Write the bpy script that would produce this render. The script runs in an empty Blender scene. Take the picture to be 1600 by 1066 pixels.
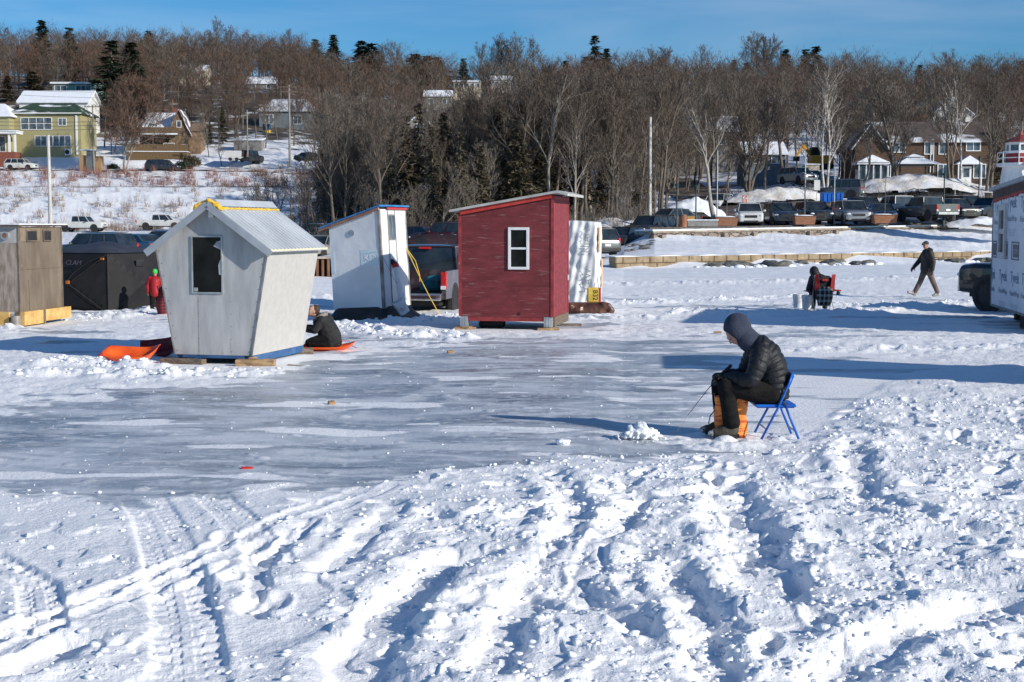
import bpy, math, random
import numpy as np
from mathutils import Vector, Matrix, Quaternion
R = math.radians
random.seed(7)
SC = bpy.context.scene
COL = SC.collection

# ---------------------------------------------------------------- camera, sky, sun, exposure
CAM_H = 2.2
F = 2222.0                      # focal length in pixels of a 1600 px wide picture
PITCH = math.atan(178.0 / F)
cam_data = bpy.data.cameras.new('camera')
cam_data.lens = 50.0; cam_data.sensor_width = 36.0
cam_data.clip_start = 0.1; cam_data.clip_end = 4000
cam = bpy.data.objects.new('camera', cam_data); COL.objects.link(cam)
cam.location = (0, 0, CAM_H); cam.rotation_euler = (R(90) - PITCH, 0, 0)
SC.camera = cam

SUN_EL = R(23); SUN_H = Vector((0.85, -0.53)).normalized()
SUN_AZ = math.atan2(SUN_H.x, SUN_H.y)
world = bpy.data.worlds.new('World'); SC.world = world; world.use_nodes = True
nt = world.node_tree; nt.nodes.clear()
wo = nt.nodes.new('ShaderNodeOutputWorld'); bg = nt.nodes.new('ShaderNodeBackground')
sky = nt.nodes.new('ShaderNodeTexSky'); sky.sky_type = 'NISHITA'; sky.sun_disc = False
sky.sun_elevation = SUN_EL; sky.sun_rotation = SUN_AZ; sky.altitude = 50
sky.air_density = 1.0; sky.dust_density = 0.25; sky.ozone_density = 3.0
bg.inputs['Strength'].default_value = 0.11
# thin cirrus streaks
tc = nt.nodes.new('ShaderNodeTexCoord'); mp = nt.nodes.new('ShaderNodeMapping')
mp.inputs['Scale'].default_value = (1.2, 1.0, 9.0); mp.inputs['Rotation'].default_value = (0, R(9), 0)
nz = nt.nodes.new('ShaderNodeTexNoise'); nz.inputs['Scale'].default_value = 2.2
nz.inputs['Detail'].default_value = 5; nz.inputs['Distortion'].default_value = 0.6
cr = nt.nodes.new('ShaderNodeValToRGB')
cr.color_ramp.elements[0].position = 0.47; cr.color_ramp.elements[0].color = (0, 0, 0, 1)
cr.color_ramp.elements[1].position = 0.85; cr.color_ramp.elements[1].color = (0.42, 0.42, 0.42, 1)
mx = nt.nodes.new('ShaderNodeMix'); mx.data_type = 'RGBA'; mx.blend_type = 'MIX'
mx.inputs[7].default_value = (5.5, 6.2, 7.2, 1)
nt.links.new(tc.outputs['Generated'], mp.inputs[0]); nt.links.new(mp.outputs[0], nz.inputs['Vector'])
nt.links.new(nz.outputs['Fac'], cr.inputs[0]); nt.links.new(cr.outputs[0], mx.inputs[0])
hs = nt.nodes.new('ShaderNodeHueSaturation'); hs.inputs['Saturation'].default_value = 1.12
tint = nt.nodes.new('ShaderNodeMix'); tint.data_type = 'RGBA'; tint.blend_type = 'MULTIPLY'; tint.inputs[0].default_value = 1; tint.inputs[7].default_value = (0.48, 0.70, 0.90, 1)
nt.links.new(sky.outputs[0], tint.inputs[6]); nt.links.new(tint.outputs[2], hs.inputs['Color'])
nt.links.new(hs.outputs[0], mx.inputs[6]); nt.links.new(mx.outputs[2], bg.inputs[0]); nt.links.new(bg.outputs[0], wo.inputs[0])

sun_d = bpy.data.lights.new('sun', 'SUN'); sun_d.energy = 4.6; sun_d.angle = R(0.5); sun_d.color = (1.0, 0.93, 0.82)
sun = bpy.data.objects.new('sun', sun_d); COL.objects.link(sun)
sv = Vector((SUN_H.x * math.cos(SUN_EL), SUN_H.y * math.cos(SUN_EL), math.sin(SUN_EL)))
sun.rotation_euler = sv.to_track_quat('Z', 'Y').to_euler(); sun.location = (30, -20, 40)
SC.view_settings.view_transform = 'Standard'; SC.view_settings.look = 'None'
SC.view_settings.gamma = 1.0; SC.view_settings.exposure = 0.14
SC.view_settings.use_curve_mapping = False

# ---------------------------------------------------------------- pixel -> world helpers (measuring from the photograph)
_cp, _sp = math.cos(PITCH), math.sin(PITCH)
def ray(px, py):
    a = (px - 800) / F; b = (533 - py) / F
    return Vector((a, _cp + b * _sp, -_sp + b * _cp))
def at(px, py, d):              # point seen at pixel (px,py) at depth (world y) d
    r = ray(px, py); t = d / r.y
    return Vector((r.x * t, d, CAM_H + r.z * t))
def gnd(px, py, z=0.0):         # point at pixel on the plane z
    r = ray(px, py); t = (z - CAM_H) / r.z
    return Vector((r.x * t, r.y * t, z))

# ---------------------------------------------------------------- numpy noise
def _h(ix, iy, s):
    ix = ix.astype(np.int64).astype(np.uint64); iy = iy.astype(np.int64).astype(np.uint64)
    h = (ix * np.uint64(374761393) + iy * np.uint64(668265263) + np.uint64(s * 2246822519 + 12345)) & np.uint64(0xffffffff)
    h = ((h ^ (h >> np.uint64(13))) * np.uint64(1274126177)) & np.uint64(0xffffffff)
    h = ((h ^ (h >> np.uint64(15))) * np.uint64(2246822519)) & np.uint64(0xffffffff)
    h = h ^ (h >> np.uint64(16))
    return h.astype(np.float64) / 4294967295.0
def gnoise(x, y, s=0):
    x0 = np.floor(x); y0 = np.floor(y); fx = x - x0; fy = y - y0
    u = fx * fx * fx * (fx * (fx * 6 - 15) + 10); v = fy * fy * fy * (fy * (fy * 6 - 15) + 10)
    out = 0
    for i in (0, 1):
        for j in (0, 1):
            a = _h(x0 + i, y0 + j, s) * 2 * math.pi
            g = np.cos(a) * (fx - i) + np.sin(a) * (fy - j)
            out = out + g * (u if i else 1 - u) * (v if j else 1 - v)
    return out * 1.5
def fbm(x, y, o=4, s=0, g=0.5):
    a = 1.0; t = 0; n = 0
    for k in range(o):
        t = t + a * gnoise(x * 2 ** k + 17.3 * k, y * 2 ** k - 9.1 * k, s + k); n += a; a *= g
    return t / n
def clods(x, y, s, dens=0.6):   # rounded lumps, one per random cell
    x0 = np.floor(x); y0 = np.floor(y); best = np.zeros_like(x)
    for i in (-1, 0, 1):
        for j in (-1, 0, 1):
            cx = x0 + i; cy = y0 + j
            px = cx + _h(cx, cy, s); py = cy + _h(cx, cy, s + 1)
            r = 0.25 + 0.5 * _h(cx, cy, s + 2)
            on = _h(cx, cy, s + 3) < dens
            hh = 0.4 + 0.6 * _h(cx, cy, s + 4)
            d2 = ((x - px) ** 2 + (y - py) ** 2) / (r * r)
            val = np.where(on & (d2 < 1), np.clip(1 - d2, 0, 1) ** .72 * r * hh, 0)
            best = np.maximum(best, val)
    return best
def sstep(a, b, x):
    t = np.clip((x - a) / (b - a), 0, 1); return t * t * (3 - 2 * t)

# ---------------------------------------------------------------- terrain profiles: (depth, height) for several bearings
HILL_L = [(226, 13.3), (260, 20), (300, 30), (380, 42), (450, 49), (520, 51), (2500, 50)]
HILL_C = [(230, 13), (300, 26), (380, 36), (450, 42), (520, 44), (2500, 44)]
HILL_R = [(200, 12), (300, 26), (400, 36), (450, 40), (520, 42), (2500, 42)]
PROF = [
 (-1200, [(0, 0), (150, .3), (170, 1.6), (188, 2.0), (202, 7.8), (205, 8.0), (214, 10.7), (220, 10.9)] + HILL_L),
 (260,  [(0, 0), (150, .3), (170, 1.6), (188, 2.0), (202, 7.8), (205, 8.0), (214, 10.7), (220, 10.9)] + HILL_L),
 (440,  [(0, 0), (110, .2), (150, 1.4), (188, 2.4), (202, 7.8), (206, 8.0), (214, 10.4), (222, 11.5)] + HILL_L),
 (540,  [(0, 0), (66, 0.0), (68, .5), (100, .8), (130, 2.0), (170, 3.5), (202, 7.6), (214, 9.5)] + HILL_C),
 (760,  [(0, 0), (72, .1), (90, .6), (110, 2.0), (150, 4), (200, 8)] + HILL_C),
 (930,  [(0, 0), (76, .1), (90, .7), (104, 2.2), (130, 3), (160, 5), (200, 9)] + HILL_C),
 (955,  [(0, 0), (75, .05), (88, .6), (96, 1.0), (104, 2.2), (130, 3), (160, 5.5), (200, 10)] + HILL_C),
 (975,  [(0, 0), (75.2, .0), (76.4, .55), (86, .75), (96, 1.1), (106, 2.3), (130, 3.2), (160, 6), (200, 11)] + HILL_C),
 (1022, [(0, 0), (76.6, 0), (77.8, .58), (91.8, 1.4), (93.2, 1.85), (100, 2.05), (106, 2.3), (130, 3.5), (160, 6.2), (185, 9)] + HILL_R),
 (1150, [(0, 0), (80, 0), (81.2, .6), (96.8, 1.5), (98.2, 2.0), (105, 2.2), (112, 2.8), (125, 4.1), (140, 5.0), (160, 6.6)] + HILL_R),
 (1300, [(0, 0), (84.4, 0), (85.6, .62), (102.6, 1.6), (104, 2.15), (110, 2.5), (116, 3.2), (119, 3.7), (128, 4.8), (140, 5.9), (150, 6.5)] + HILL_R),
 (1500, [(0, 0), (91.1, 0), (92.3, .65), (111.6, 1.95), (113, 2.4), (118, 3.0), (121, 3.9), (128, 4.9), (140, 6.0), (150, 6.5)] + HILL_R),
 (1700, [(0, 0), (99, 0), (100.2, .7), (123, 2.2), (125, 2.8), (132, 4.5), (140, 6.0), (150, 6.5)] + HILL_R),
 (2800, [(0, 0), (130, 0), (131, .7), (150, 2.5), (170, 6)] + HILL_R)]
PU = np.array([(p[0] - 800) / F for p in PROF])
def hz(x, y):                   # smooth terrain height
    x = np.asarray(x, dtype=float); y = np.maximum(np.asarray(y, dtype=float), 0.01)
    u = x / y; cols = [np.interp(y, [q[0] for q in p[1]], [q[1] for q in p[1]]) for p in PROF]
    u = np.clip(u, PU[0], PU[-1] - 1e-9); k = np.clip(np.searchsorted(PU, u, side='right') - 1, 0, len(PU) - 2)
    st = np.stack(cols); w = (u - PU[k]) / (PU[k + 1] - PU[k])
    if x.ndim == 0: return float(st[k] * (1 - w) + st[k + 1] * w)
    idx = np.arange(k.size)
    st = st.reshape(len(PROF), -1); kk = k.ravel(); ww = w.ravel()
    return (st[kk, idx] * (1 - ww) + st[kk + 1, idx] * ww).reshape(x.shape)
def hs1(x, y): return float(hz(np.array([x]), np.array([y]))[0])
def gat(px, d, dz=0.0):         # terrain point seen in column px at depth d
    x = (px - 800) / F * d
    return Vector((x, d, hs1(x, d) + dz))

# ---------------------------------------------------------------- materials
MATS = {}
def mat(name, c1, c2=None, scale=3.0, rough=0.7, metal=0.0, bump=0.0, bscale=None, stretch=(1, 1, 1), detail=5,
        lo=0.35, hi=0.65, spec=0.4, coat=0.0, c3=None, s3=20.0, t3=(0.6, 0.68), st3=(1, 1, 1), coord='Object', trans=0.0):
    if name in MATS: return MATS[name]
    m = bpy.data.materials.new(name); m.use_nodes = True; n = m.node_tree; b = n.nodes['Principled BSDF']
    b.inputs['Roughness'].default_value = rough; b.inputs['Metallic'].default_value = metal
    b.inputs['Specular IOR Level'].default_value = spec; b.inputs['Coat Weight'].default_value = coat
    b.inputs['Transmission Weight'].default_value = trans
    t = n.nodes.new('ShaderNodeTexCoord'); mpp = n.nodes.new('ShaderNodeMapping'); mpp.inputs['Scale'].default_value = stretch
    n.links.new(t.outputs[coord], mpp.inputs[0])
    no = n.nodes.new('ShaderNodeTexNoise'); no.inputs['Scale'].default_value = scale; no.inputs['Detail'].default_value = detail
    n.links.new(mpp.outputs[0], no.inputs['Vector'])
    r = n.nodes.new('ShaderNodeValToRGB'); r.color_ramp.elements[0].position = lo; r.color_ramp.elements[1].position = hi
    if c2 is None: c2 = tuple(min(1, v * 1.15) for v in c1); c1 = tuple(v * 0.88 for v in c1)
    r.color_ramp.elements[0].color = (*c1, 1); r.color_ramp.elements[1].color = (*c2, 1)
    n.links.new(no.outputs['Fac'], r.inputs[0]); out = r.outputs[0]
    if c3 is not None:
        mp3 = n.nodes.new('ShaderNodeMapping'); mp3.inputs['Scale'].default_value = st3; n.links.new(t.outputs[coord], mp3.inputs[0])
        n3 = n.nodes.new('ShaderNodeTexNoise'); n3.inputs['Scale'].default_value = s3; n3.inputs['Detail'].default_value = 6
        n.links.new(mp3.outputs[0], n3.inputs['Vector'])
        r3 = n.nodes.new('ShaderNodeMapRange'); r3.inputs['From Min'].default_value = t3[0]; r3.inputs['From Max'].default_value = t3[1]
        n.links.new(n3.outputs['Fac'], r3.inputs['Value'])
        m3 = n.nodes.new('ShaderNodeMix'); m3.data_type = 'RGBA'; m3.inputs[7].default_value = (*c3, 1)
        n.links.new(r3.outputs[0], m3.inputs[0]); n.links.new(out, m3.inputs[6]); out = m3.outputs[2]
    n.links.new(out, b.inputs['Base Color'])
    if bump:
        nb = n.nodes.new('ShaderNodeTexNoise'); nb.inputs['Scale'].default_value = bscale or scale * 4; nb.inputs['Detail'].default_value = 4
        n.links.new(mpp.outputs[0], nb.inputs['Vector'])
        bm = n.nodes.new('ShaderNodeBump'); bm.inputs['Strength'].default_value = 1.0; bm.inputs['Distance'].default_value = bump
        n.links.new(nb.outputs['Fac'], bm.inputs['Height']); n.links.new(bm.outputs[0], b.inputs['Normal'])
    MATS[name] = m; return m
def stripes_mat(name, c1, c2, axis, scale, width=0.5, rough=0.8, noise=0.15, bumpd=0.0, extra=None):
    m = bpy.data.materials.new(name); m.use_nodes = True; n = m.node_tree; b = n.nodes['Principled BSDF']
    b.inputs['Roughness'].default_value = rough
    t = n.nodes.new('ShaderNodeTexCoord'); s = n.nodes.new('ShaderNodeSeparateXYZ'); n.links.new(t.outputs['Object'], s.inputs[0])
    def band(ax, sc, w):
        a = n.nodes.new('ShaderNodeMath'); a.operation = 'MULTIPLY'; a.inputs[1].default_value = sc; n.links.new(s.outputs[ax], a.inputs[0])
        f = n.nodes.new('ShaderNodeMath'); f.operation = 'FRACT'; n.links.new(a.outputs[0], f.inputs[0])
        g = n.nodes.new('ShaderNodeMath'); g.operation = 'GREATER_THAN'; g.inputs[1].default_value = w; n.links.new(f.outputs[0], g.inputs[0])
        return g.outputs[0]
    fac = band(axis, scale, width)
    if extra:
        f2 = band(*extra); ad = n.nodes.new('ShaderNodeMath'); ad.operation = 'ADD'; n.links.new(fac, ad.inputs[0]); n.links.new(f2, ad.inputs[1])
        hf = n.nodes.new('ShaderNodeMath'); hf.operation = 'MULTIPLY'; hf.inputs[1].default_value = 0.5; n.links.new(ad.outputs[0], hf.inputs[0]); fac = hf.outputs[0]
    mxx = n.nodes.new('ShaderNodeMix'); mxx.data_type = 'RGBA'; mxx.inputs[6].default_value = (*c1, 1); mxx.inputs[7].default_value = (*c2, 1)
    n.links.new(fac, mxx.inputs[0])
    no = n.nodes.new('ShaderNodeTexNoise'); no.inputs['Scale'].default_value = 9; n.links.new(t.outputs['Object'], no.inputs['Vector'])
    mr = n.nodes.new('ShaderNodeMapRange'); mr.inputs['To Min'].default_value = 1 - noise * 2; mr.inputs['To Max'].default_value = 1 + noise
    n.links.new(no.outputs['Fac'], mr.inputs['Value'])
    ml = n.nodes.new('ShaderNodeMix'); ml.data_type = 'RGBA'; ml.blend_type = 'MULTIPLY'; ml.inputs[0].default_value = 1
    n.links.new(mxx.outputs[2], ml.inputs[6]); n.links.new(mr.outputs[0], ml.inputs[7]); n.links.new(ml.outputs[2], b.inputs['Base Color'])
    if bumpd:
        bm = n.nodes.new('ShaderNodeBump'); bm.inputs['Distance'].default_value = bumpd
        n.links.new(fac, bm.inputs['Height']); n.links.new(bm.outputs[0], b.inputs['Normal'])
    MATS[name] = m; return m

SNOW_C = (0.80, 0.84, 0.90)
M = {}
M['roof_snow'] = mat('roof_snow', (0.74, 0.77, 0.82), (0.82, 0.85, 0.9), 1.5, 0.6, bump=0.05, bscale=3)
M['clump'] = mat('clump_snow', (0.80, 0.83, 0.87), (0.86, 0.88, 0.91), 6, 0.55, bump=0.01, bscale=40)
M['glass'] = mat('dark_glass', (0.006, 0.006, 0.007), (0.018, 0.018, 0.019), 2.5, 0.12, spec=0.22)
M['house_glass'] = mat('house_glass', (0.03, 0.045, 0.06), (0.14, 0.18, 0.22), 1.3, 0.12, spec=0.6)
M['car_glass'] = mat('car_glass', (0.012, 0.017, 0.021), (0.03, 0.04, 0.048), 2.0, 0.06, spec=0.7)
M['tyre'] = mat('tyre', (0.015, 0.015, 0.016), (0.035, 0.034, 0.033), 8, 0.85, bump=0.004, bscale=60)
M['rim'] = mat('rim_metal', (0.32, 0.33, 0.34), (0.5, 0.5, 0.52), 8, 0.35, metal=0.7)
M['chrome'] = mat('chrome', (0.5, 0.5, 0.52), (0.7, 0.7, 0.72), 4, 0.22, metal=0.9)
M['black_trim'] = mat('black_trim', (0.015, 0.015, 0.017), (0.03, 0.03, 0.032), 6, 0.6)
M['red_lens'] = mat('red_lens', (0.35, 0.012, 0.015), (0.55, 0.03, 0.03), 6, 0.2)
M['lamp_lens'] = mat('lamp_lens', (0.55, 0.58, 0.6), (0.8, 0.82, 0.84), 12, 0.12)
M['plate'] = mat('plate_paint', (0.7, 0.72, 0.72), (0.8, 0.8, 0.8), 20, 0.5)
M['wood_raw'] = mat('raw_timber', (0.22, 0.13, 0.07), (0.46, 0.31, 0.17), 5, 0.85, stretch=(1, 6, 6), bump=0.006, bscale=20)
M['wood_old'] = mat('old_timber', (0.10, 0.075, 0.055), (0.23, 0.18, 0.13), 5, 0.9, stretch=(1, 6, 6), bump=0.006, bscale=20)
M['galv'] = mat('galvanised', (0.35, 0.37, 0.39), (0.55, 0.57, 0.58), 7, 0.45, metal=0.5)
M['bark'] = mat('bark', (0.085, 0.07, 0.056), (0.19, 0.16, 0.13), 2.5, 0.95, stretch=(6, 6, 1))
M['bark_pale'] = mat('bark_pale', (0.2, 0.175, 0.15), (0.42, 0.38, 0.33), 2.5, 0.9, stretch=(6, 6, 1))
M['bark_birch'] = mat('bark_birch', (0.32, 0.3, 0.27), (0.65, 0.62, 0.57), 1.5, 0.8, stretch=(1, 1, 3))
M['twig'] = mat('twig', (.078, .058, .046), (.135, .102, .08), 1.5, .9)
M['twig_red'] = mat('twig_red', (.112, .066, .047), (.172, .106, .075), 1.5, .9)
M['twig_grey'] = mat('twig_grey', (.10, .085, .068), (.19, .162, .135), 1.5, .9)
M['needle'] = mat('needles', (0.012, 0.026, 0.014), (0.04, 0.062, 0.03), 0.8, 0.9)
M['needle_olive'] = mat('needles_olive', (.055, .047, .028), (.115, .094, .058), 0.8, 0.9)
M['black_cloth'] = mat('black_cloth', (0.010, 0.010, 0.012), (0.026, 0.026, 0.029), 12, 0.85, bump=0.004, bscale=25)
M['skin'] = mat('skin', (0.42, 0.22, 0.16), (0.55, 0.31, 0.23), 8, 0.55)
M['hair'] = mat('hair', (0.03, 0.018, 0.012), (0.07, 0.04, 0.026), 30, 0.7)

# ---------------------------------------------------------------- mesh builder
class MB:
    def __init__(s): s.v = []; s.f = []; s.mi = []
    def add(s, vs, fs, m=0):
        o = len(s.v); s.v.extend([tuple(p) for p in vs]); s.f.extend([tuple(i + o for i in f) for f in fs]); s.mi.extend([m] * len(fs)); return s
    def hexa(s, p, m=0):        # p: 4 bottom corners ccw, 4 top corners ccw
        return s.add(p, [(3, 2, 1, 0), (4, 5, 6, 7), (0, 1, 5, 4), (1, 2, 6, 5), (2, 3, 7, 6), (3, 0, 4, 7)], m)
    def box(s, c, sz, rz=0.0, m=0, bevel=0.0):
        hx, hy, hzz = sz[0] / 2, sz[1] / 2, sz[2] / 2; ca, sa = math.cos(rz), math.sin(rz)
        P = []
        for z in (-hzz, hzz):
            for x, y in ((-hx, -hy), (hx, -hy), (hx, hy), (-hx, hy)):
                P.append((c[0] + x * ca - y * sa, c[1] + x * sa + y * ca, c[2] + z))
        return s.hexa(P, m)
    def bar(s, a, b, w, h=None, m=0, up=(0, 0, 1)):      # rectangular bar from a to b
        a = Vector(a); b = Vector(b); h = h or w; d = (b - a).normalized(); u = Vector(up)
        if abs(d.dot(u)) > 0.98: u = Vector((0, 1, 0))
        x = d.cross(u).normalized() * (w / 2); y = x.cross(d).normalized() * (h / 2)
        return s.hexa([a - x - y, a + x - y, b + x - y, b - x - y, a - x + y, a + x + y, b + x + y, b - x + y], m)
    def tube(s, pts, rad, n=8, caps=True, m=0, squash=None, rot0=0.0):
        pts = [Vector(p) for p in pts]; N = len(pts)
        if not hasattr(rad, '__len__'): rad = [rad] * N
        o = len(s.v); ref = None
        for i, p in enumerate(pts):
            d = (pts[min(i + 1, N - 1)] - pts[max(i - 1, 0)])
            d = d.normalized() if d.length > 1e-9 else Vector((0, 0, 1))
            if ref is None:
                ref = Vector((0, 0, 1)) if abs(d.z) < 0.9 else Vector((1, 0, 0))
            x = (ref - d * ref.dot(d)); x = x.normalized() if x.length > 1e-6 else d.orthogonal().normalized(); ref = x; y = d.cross(x)
            ra = rad[i]; ra, rb = ra if hasattr(ra, '__len__') else (ra, ra)
            for k in range(n):
                t = 2 * math.pi * k / n + rot0; s.v.append(tuple(p + x * (math.cos(t) * ra) + y * (math.sin(t) * rb)))
        for i in range(N - 1):
            for k in range(n):
                a = o + i * n + k; b = o + i * n + (k + 1) % n
                s.f.append((a, b, b + n, a + n)); s.mi.append(m)
        if caps:
            s.f.append(tuple(o + k for k in range(n))[::-1]); s.f.append(tuple(o + (N - 1) * n + k for k in range(n))); s.mi += [m, m]
        return s
    def capsule(s, a, b, ra, rb=None, n=12):
        rb = ra if rb is None else rb; a = Vector(a); b = Vector(b); d = b - a
        d = d.normalized() if d.length > 1e-9 else Vector((0, 0, 1)); pts = []; rs = []
        for k in range(5):
            t = math.pi / 2 * k / 4; pts.append(a - d * ra * math.cos(t)); rs.append(max(ra * math.sin(t), 1e-4))
        for k in range(5):
            t = math.pi / 2 * k / 4; pts.append(b + d * rb * math.sin(t)); rs.append(max(rb * math.cos(t), 1e-4))
        return s.tube(pts, rs, n)
    def chain(s, pts, rs, n=12):
        for i in range(len(pts) - 1): s.capsule(pts[i], pts[i + 1], rs[i], rs[i + 1], n)
        return s
    def ell(s, c, r, rot=None, nu=16, nv=10, m=0):
        o = len(s.v); c = Vector(c); vs = []; q = rot.to_matrix() if rot is not None else Matrix.Identity(3)
        vs.append(c + q @ Vector((0, 0, -r[2])))
        for j in range(1, nv):
            t = -math.pi / 2 + math.pi * j / nv
            for i in range(nu):
                p = 2 * math.pi * i / nu
                vs.append(c + q @ Vector((math.cos(t) * math.cos(p) * r[0], math.cos(t) * math.sin(p) * r[1], math.sin(t) * r[2])))
        vs.append(c + q @ Vector((0, 0, r[2]))); fs = []
        for i in range(nu): fs.append((0, 1 + (i + 1) % nu, 1 + i))
        for j in range(nv - 2):
            for i in range(nu):
                a = 1 + j * nu + i; b = 1 + j * nu + (i + 1) % nu; fs.append((a, b, b + nu, a + nu))
        L = len(vs) - 1
        for i in range(nu): fs.append((L, L - nu + i, L - nu + (i + 1) % nu))
        return s.add(vs, fs, m)
    def prism(s, poly, off, m=0):       # poly: list of 3D points (planar, ccw seen from outside), off: extrusion vector
        o = Vector(off); n = len(poly); vs = [Vector(p) for p in poly] + [Vector(p) + o for p in poly]
        fs = [tuple(range(n)), tuple(range(2 * n - 1, n - 1, -1))] + [(i, i + n, (i + 1) % n + n, (i + 1) % n) for i in range(n)]
        return s.add(vs, fs, m)
    def disc(s, c, axis, r, th, n=20, m=0):
        a = Vector(axis).normalized(); c = Vector(c); return s.tube([c - a * th / 2, c + a * th / 2], r, n, True, m)
    def build(s, name, mt, parent=None, org=None, smooth=False, sharp=None, bevel=0.0, fixn=True):
        me = bpy.data.meshes.new(name)
        vs = s.v
        if org is not None: vs = [(p[0] - org[0], p[1] - org[1], p[2] - org[2]) for p in vs]
        me.from_pydata(vs, [], s.f)
        for q in (mt if isinstance(mt, (list, tuple)) else [mt]): me.materials.append(q)
        if max(s.mi or [0]) > 0: me.polygons.foreach_set('material_index', s.mi)
        if fixn and len(s.f) < 60000:
            import bmesh
            bm = bmesh.new(); bm.from_mesh(me); bmesh.ops.recalc_face_normals(bm, faces=bm.faces); bm.to_mesh(me); bm.free()
        if smooth:
            me.polygons.foreach_set('use_smooth', [True] * len(me.polygons))
            if sharp: me.set_sharp_from_angle(angle=R(sharp))
        me.update()
        o = bpy.data.objects.new(name, me); COL.objects.link(o)
        if parent is not None: o.parent = parent
        elif org is not None: o.location = org
        if bevel > 0:
            bv = o.modifiers.new('bevel', 'BEVEL'); bv.width = bevel; bv.segments = 2; bv.limit_method = 'ANGLE'
        return o
def remesh_build(mb, name, mt, parent=None, org=None, voxel=0.012, smooth=2, fac=0.5):
    o = mb.build(name, mt, None, None)
    r = o.modifiers.new('r', 'REMESH'); r.mode = 'VOXEL'; r.voxel_size = voxel; r.use_smooth_shade = True
    if smooth: sm = o.modifiers.new('s', 'SMOOTH'); sm.iterations = smooth; sm.factor = fac
    dg = bpy.context.evaluated_depsgraph_get(); me = bpy.data.meshes.new_from_object(o.evaluated_get(dg))
    o.modifiers.clear(); o.data = me; me.materials.clear(); me.materials.append(mt)
    if org is not None: me.transform(Matrix.Translation(-Vector(org)))
    me.polygons.foreach_set('use_smooth', [True] * len(me.polygons))
    if parent is not None: o.parent = parent
    elif org is not None: o.location = org
    return o
def npmesh(name, V, faces_flat, nper, mt, smooth=False):
    me = bpy.data.meshes.new(name); nf = len(faces_flat) // nper
    me.vertices.add(len(V)); me.vertices.foreach_set('co', np.ascontiguousarray(V, dtype=np.float32).ravel())
    me.loops.add(len(faces_flat)); me.loops.foreach_set('vertex_index', np.ascontiguousarray(faces_flat, dtype=np.int32))
    me.polygons.add(nf); me.polygons.foreach_set('loop_start', np.arange(0, nf * nper, nper, dtype=np.int32))
    me.polygons.foreach_set('loop_total', np.full(nf, nper, dtype=np.int32))
    me.polygons.foreach_set('use_smooth', np.full(nf, smooth)); me.update(calc_edges=True); me.validate()
    for q in (mt if isinstance(mt, (list, tuple)) else [mt]): me.materials.append(q)
    o = bpy.data.objects.new(name, me); COL.objects.link(o); return o

def tag(o, label=None, cat=None, group=None, kind=None):
    if label: o['label'] = label
    if cat: o['category'] = cat
    if group: o['group'] = group
    if kind: o['kind'] = kind
    return o
def thing(name, loc, label, cat, rz=0.0, group=None):
    o = bpy.data.objects.new(name, None); COL.objects.link(o); o.location = loc; o.rotation_euler = (0, 0, rz)
    o.empty_display_size = 0.2
    return tag(o, label, cat, group)
def dup(root, loc=None, rz=None, scale=None, label=None, group=None):
    def cp(o, par):
        c = o.copy(); COL.objects.link(c)
        if par is not None: c.parent = par
        for ch in [q for q in KIDS.get(o.name, [])]: cp(ch, c)
        return c
    if root.name not in KIDS: index_kids(root)
    r = cp(root, None)
    if loc is not None: r.location = loc
    if rz is not None: r.rotation_euler = (0, 0, rz)
    if scale is not None: r.scale = scale
    if label: r['label'] = label
    if group: r['group'] = group
    return r
KIDS = {}
def index_kids(o):
    KIDS[o.name] = list(o.children)
    for c in o.children: index_kids(c)
def textmesh(body, size, name, mt, parent, mw, extrude=0.0015, sx=1.0):   # lettering as thin solid mesh, mw: matrix placing its xy plane
    cu = bpy.data.curves.new(name, 'FONT'); cu.body = body; cu.size = size; cu.extrude = extrude; cu.align_x = 'CENTER'; cu.resolution_u = 3
    t = bpy.data.objects.new(name, cu); COL.objects.link(t)
    me = bpy.data.meshes.new_from_object(t.evaluated_get(bpy.context.evaluated_depsgraph_get())); bpy.data.objects.remove(t)
    me.transform(Matrix.Diagonal((sx, 1, 1, 1))); me.transform(mw); me.materials.clear(); me.materials.append(mt)
    o = bpy.data.objects.new(name, me); COL.objects.link(o); o.parent = parent; return o
# ---------------------------------------------------------------- frozen lake and shore: one height field
def curve_d(pts):               # pixel boundary -> depth as a function of bearing u
    us = [(p[0] - 800) / F for p in pts]; ds = [gnd(p[0], p[1]).y for p in pts]
    return us, ds
NEAR_B = curve_d([(-600, 770), (0, 778), (230, 785), (400, 772), (560, 762), (700, 742), (860, 722), (1000, 716), (1100, 714), (1200, 712), (1270, 690), (1330, 640), (1400, 596), (1500, 572), (1600, 556), (2200, 540)])
FAR_B = curve_d([(-600, 655), (0, 645), (120, 630), (250, 608), (430, 590), (520, 562), (620, 548), (760, 538), (900, 530), (1100, 528), (1250, 545), (1400, 556), (1600, 572), (2200, 585)])
def seg_dist(x, y, pts):        # distance to a polyline, position along it, signed side
    best = np.full(x.shape, 1e9); al = np.zeros_like(x); sd = np.zeros_like(x); L = 0
    for a, b in zip(pts[:-1], pts[1:]):
        dx, dy = b[0] - a[0], b[1] - a[1]; l = math.hypot(dx, dy)
        t = np.clip(((x - a[0]) * dx + (y - a[1]) * dy) / (l * l), 0, 1)
        qx = x - (a[0] + t * dx); qy = y - (a[1] + t * dy); d = np.hypot(qx, qy); m = d < best
        best = np.where(m, d, best); al = np.where(m, L + t * l, al); sd = np.where(m, np.sign(dx * qy - dy * qx) * d, sd); L += l
    return best, al, sd, L
def PX(*pts): return [tuple(gnd(p[0], p[1])[:2]) for p in pts]
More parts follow.
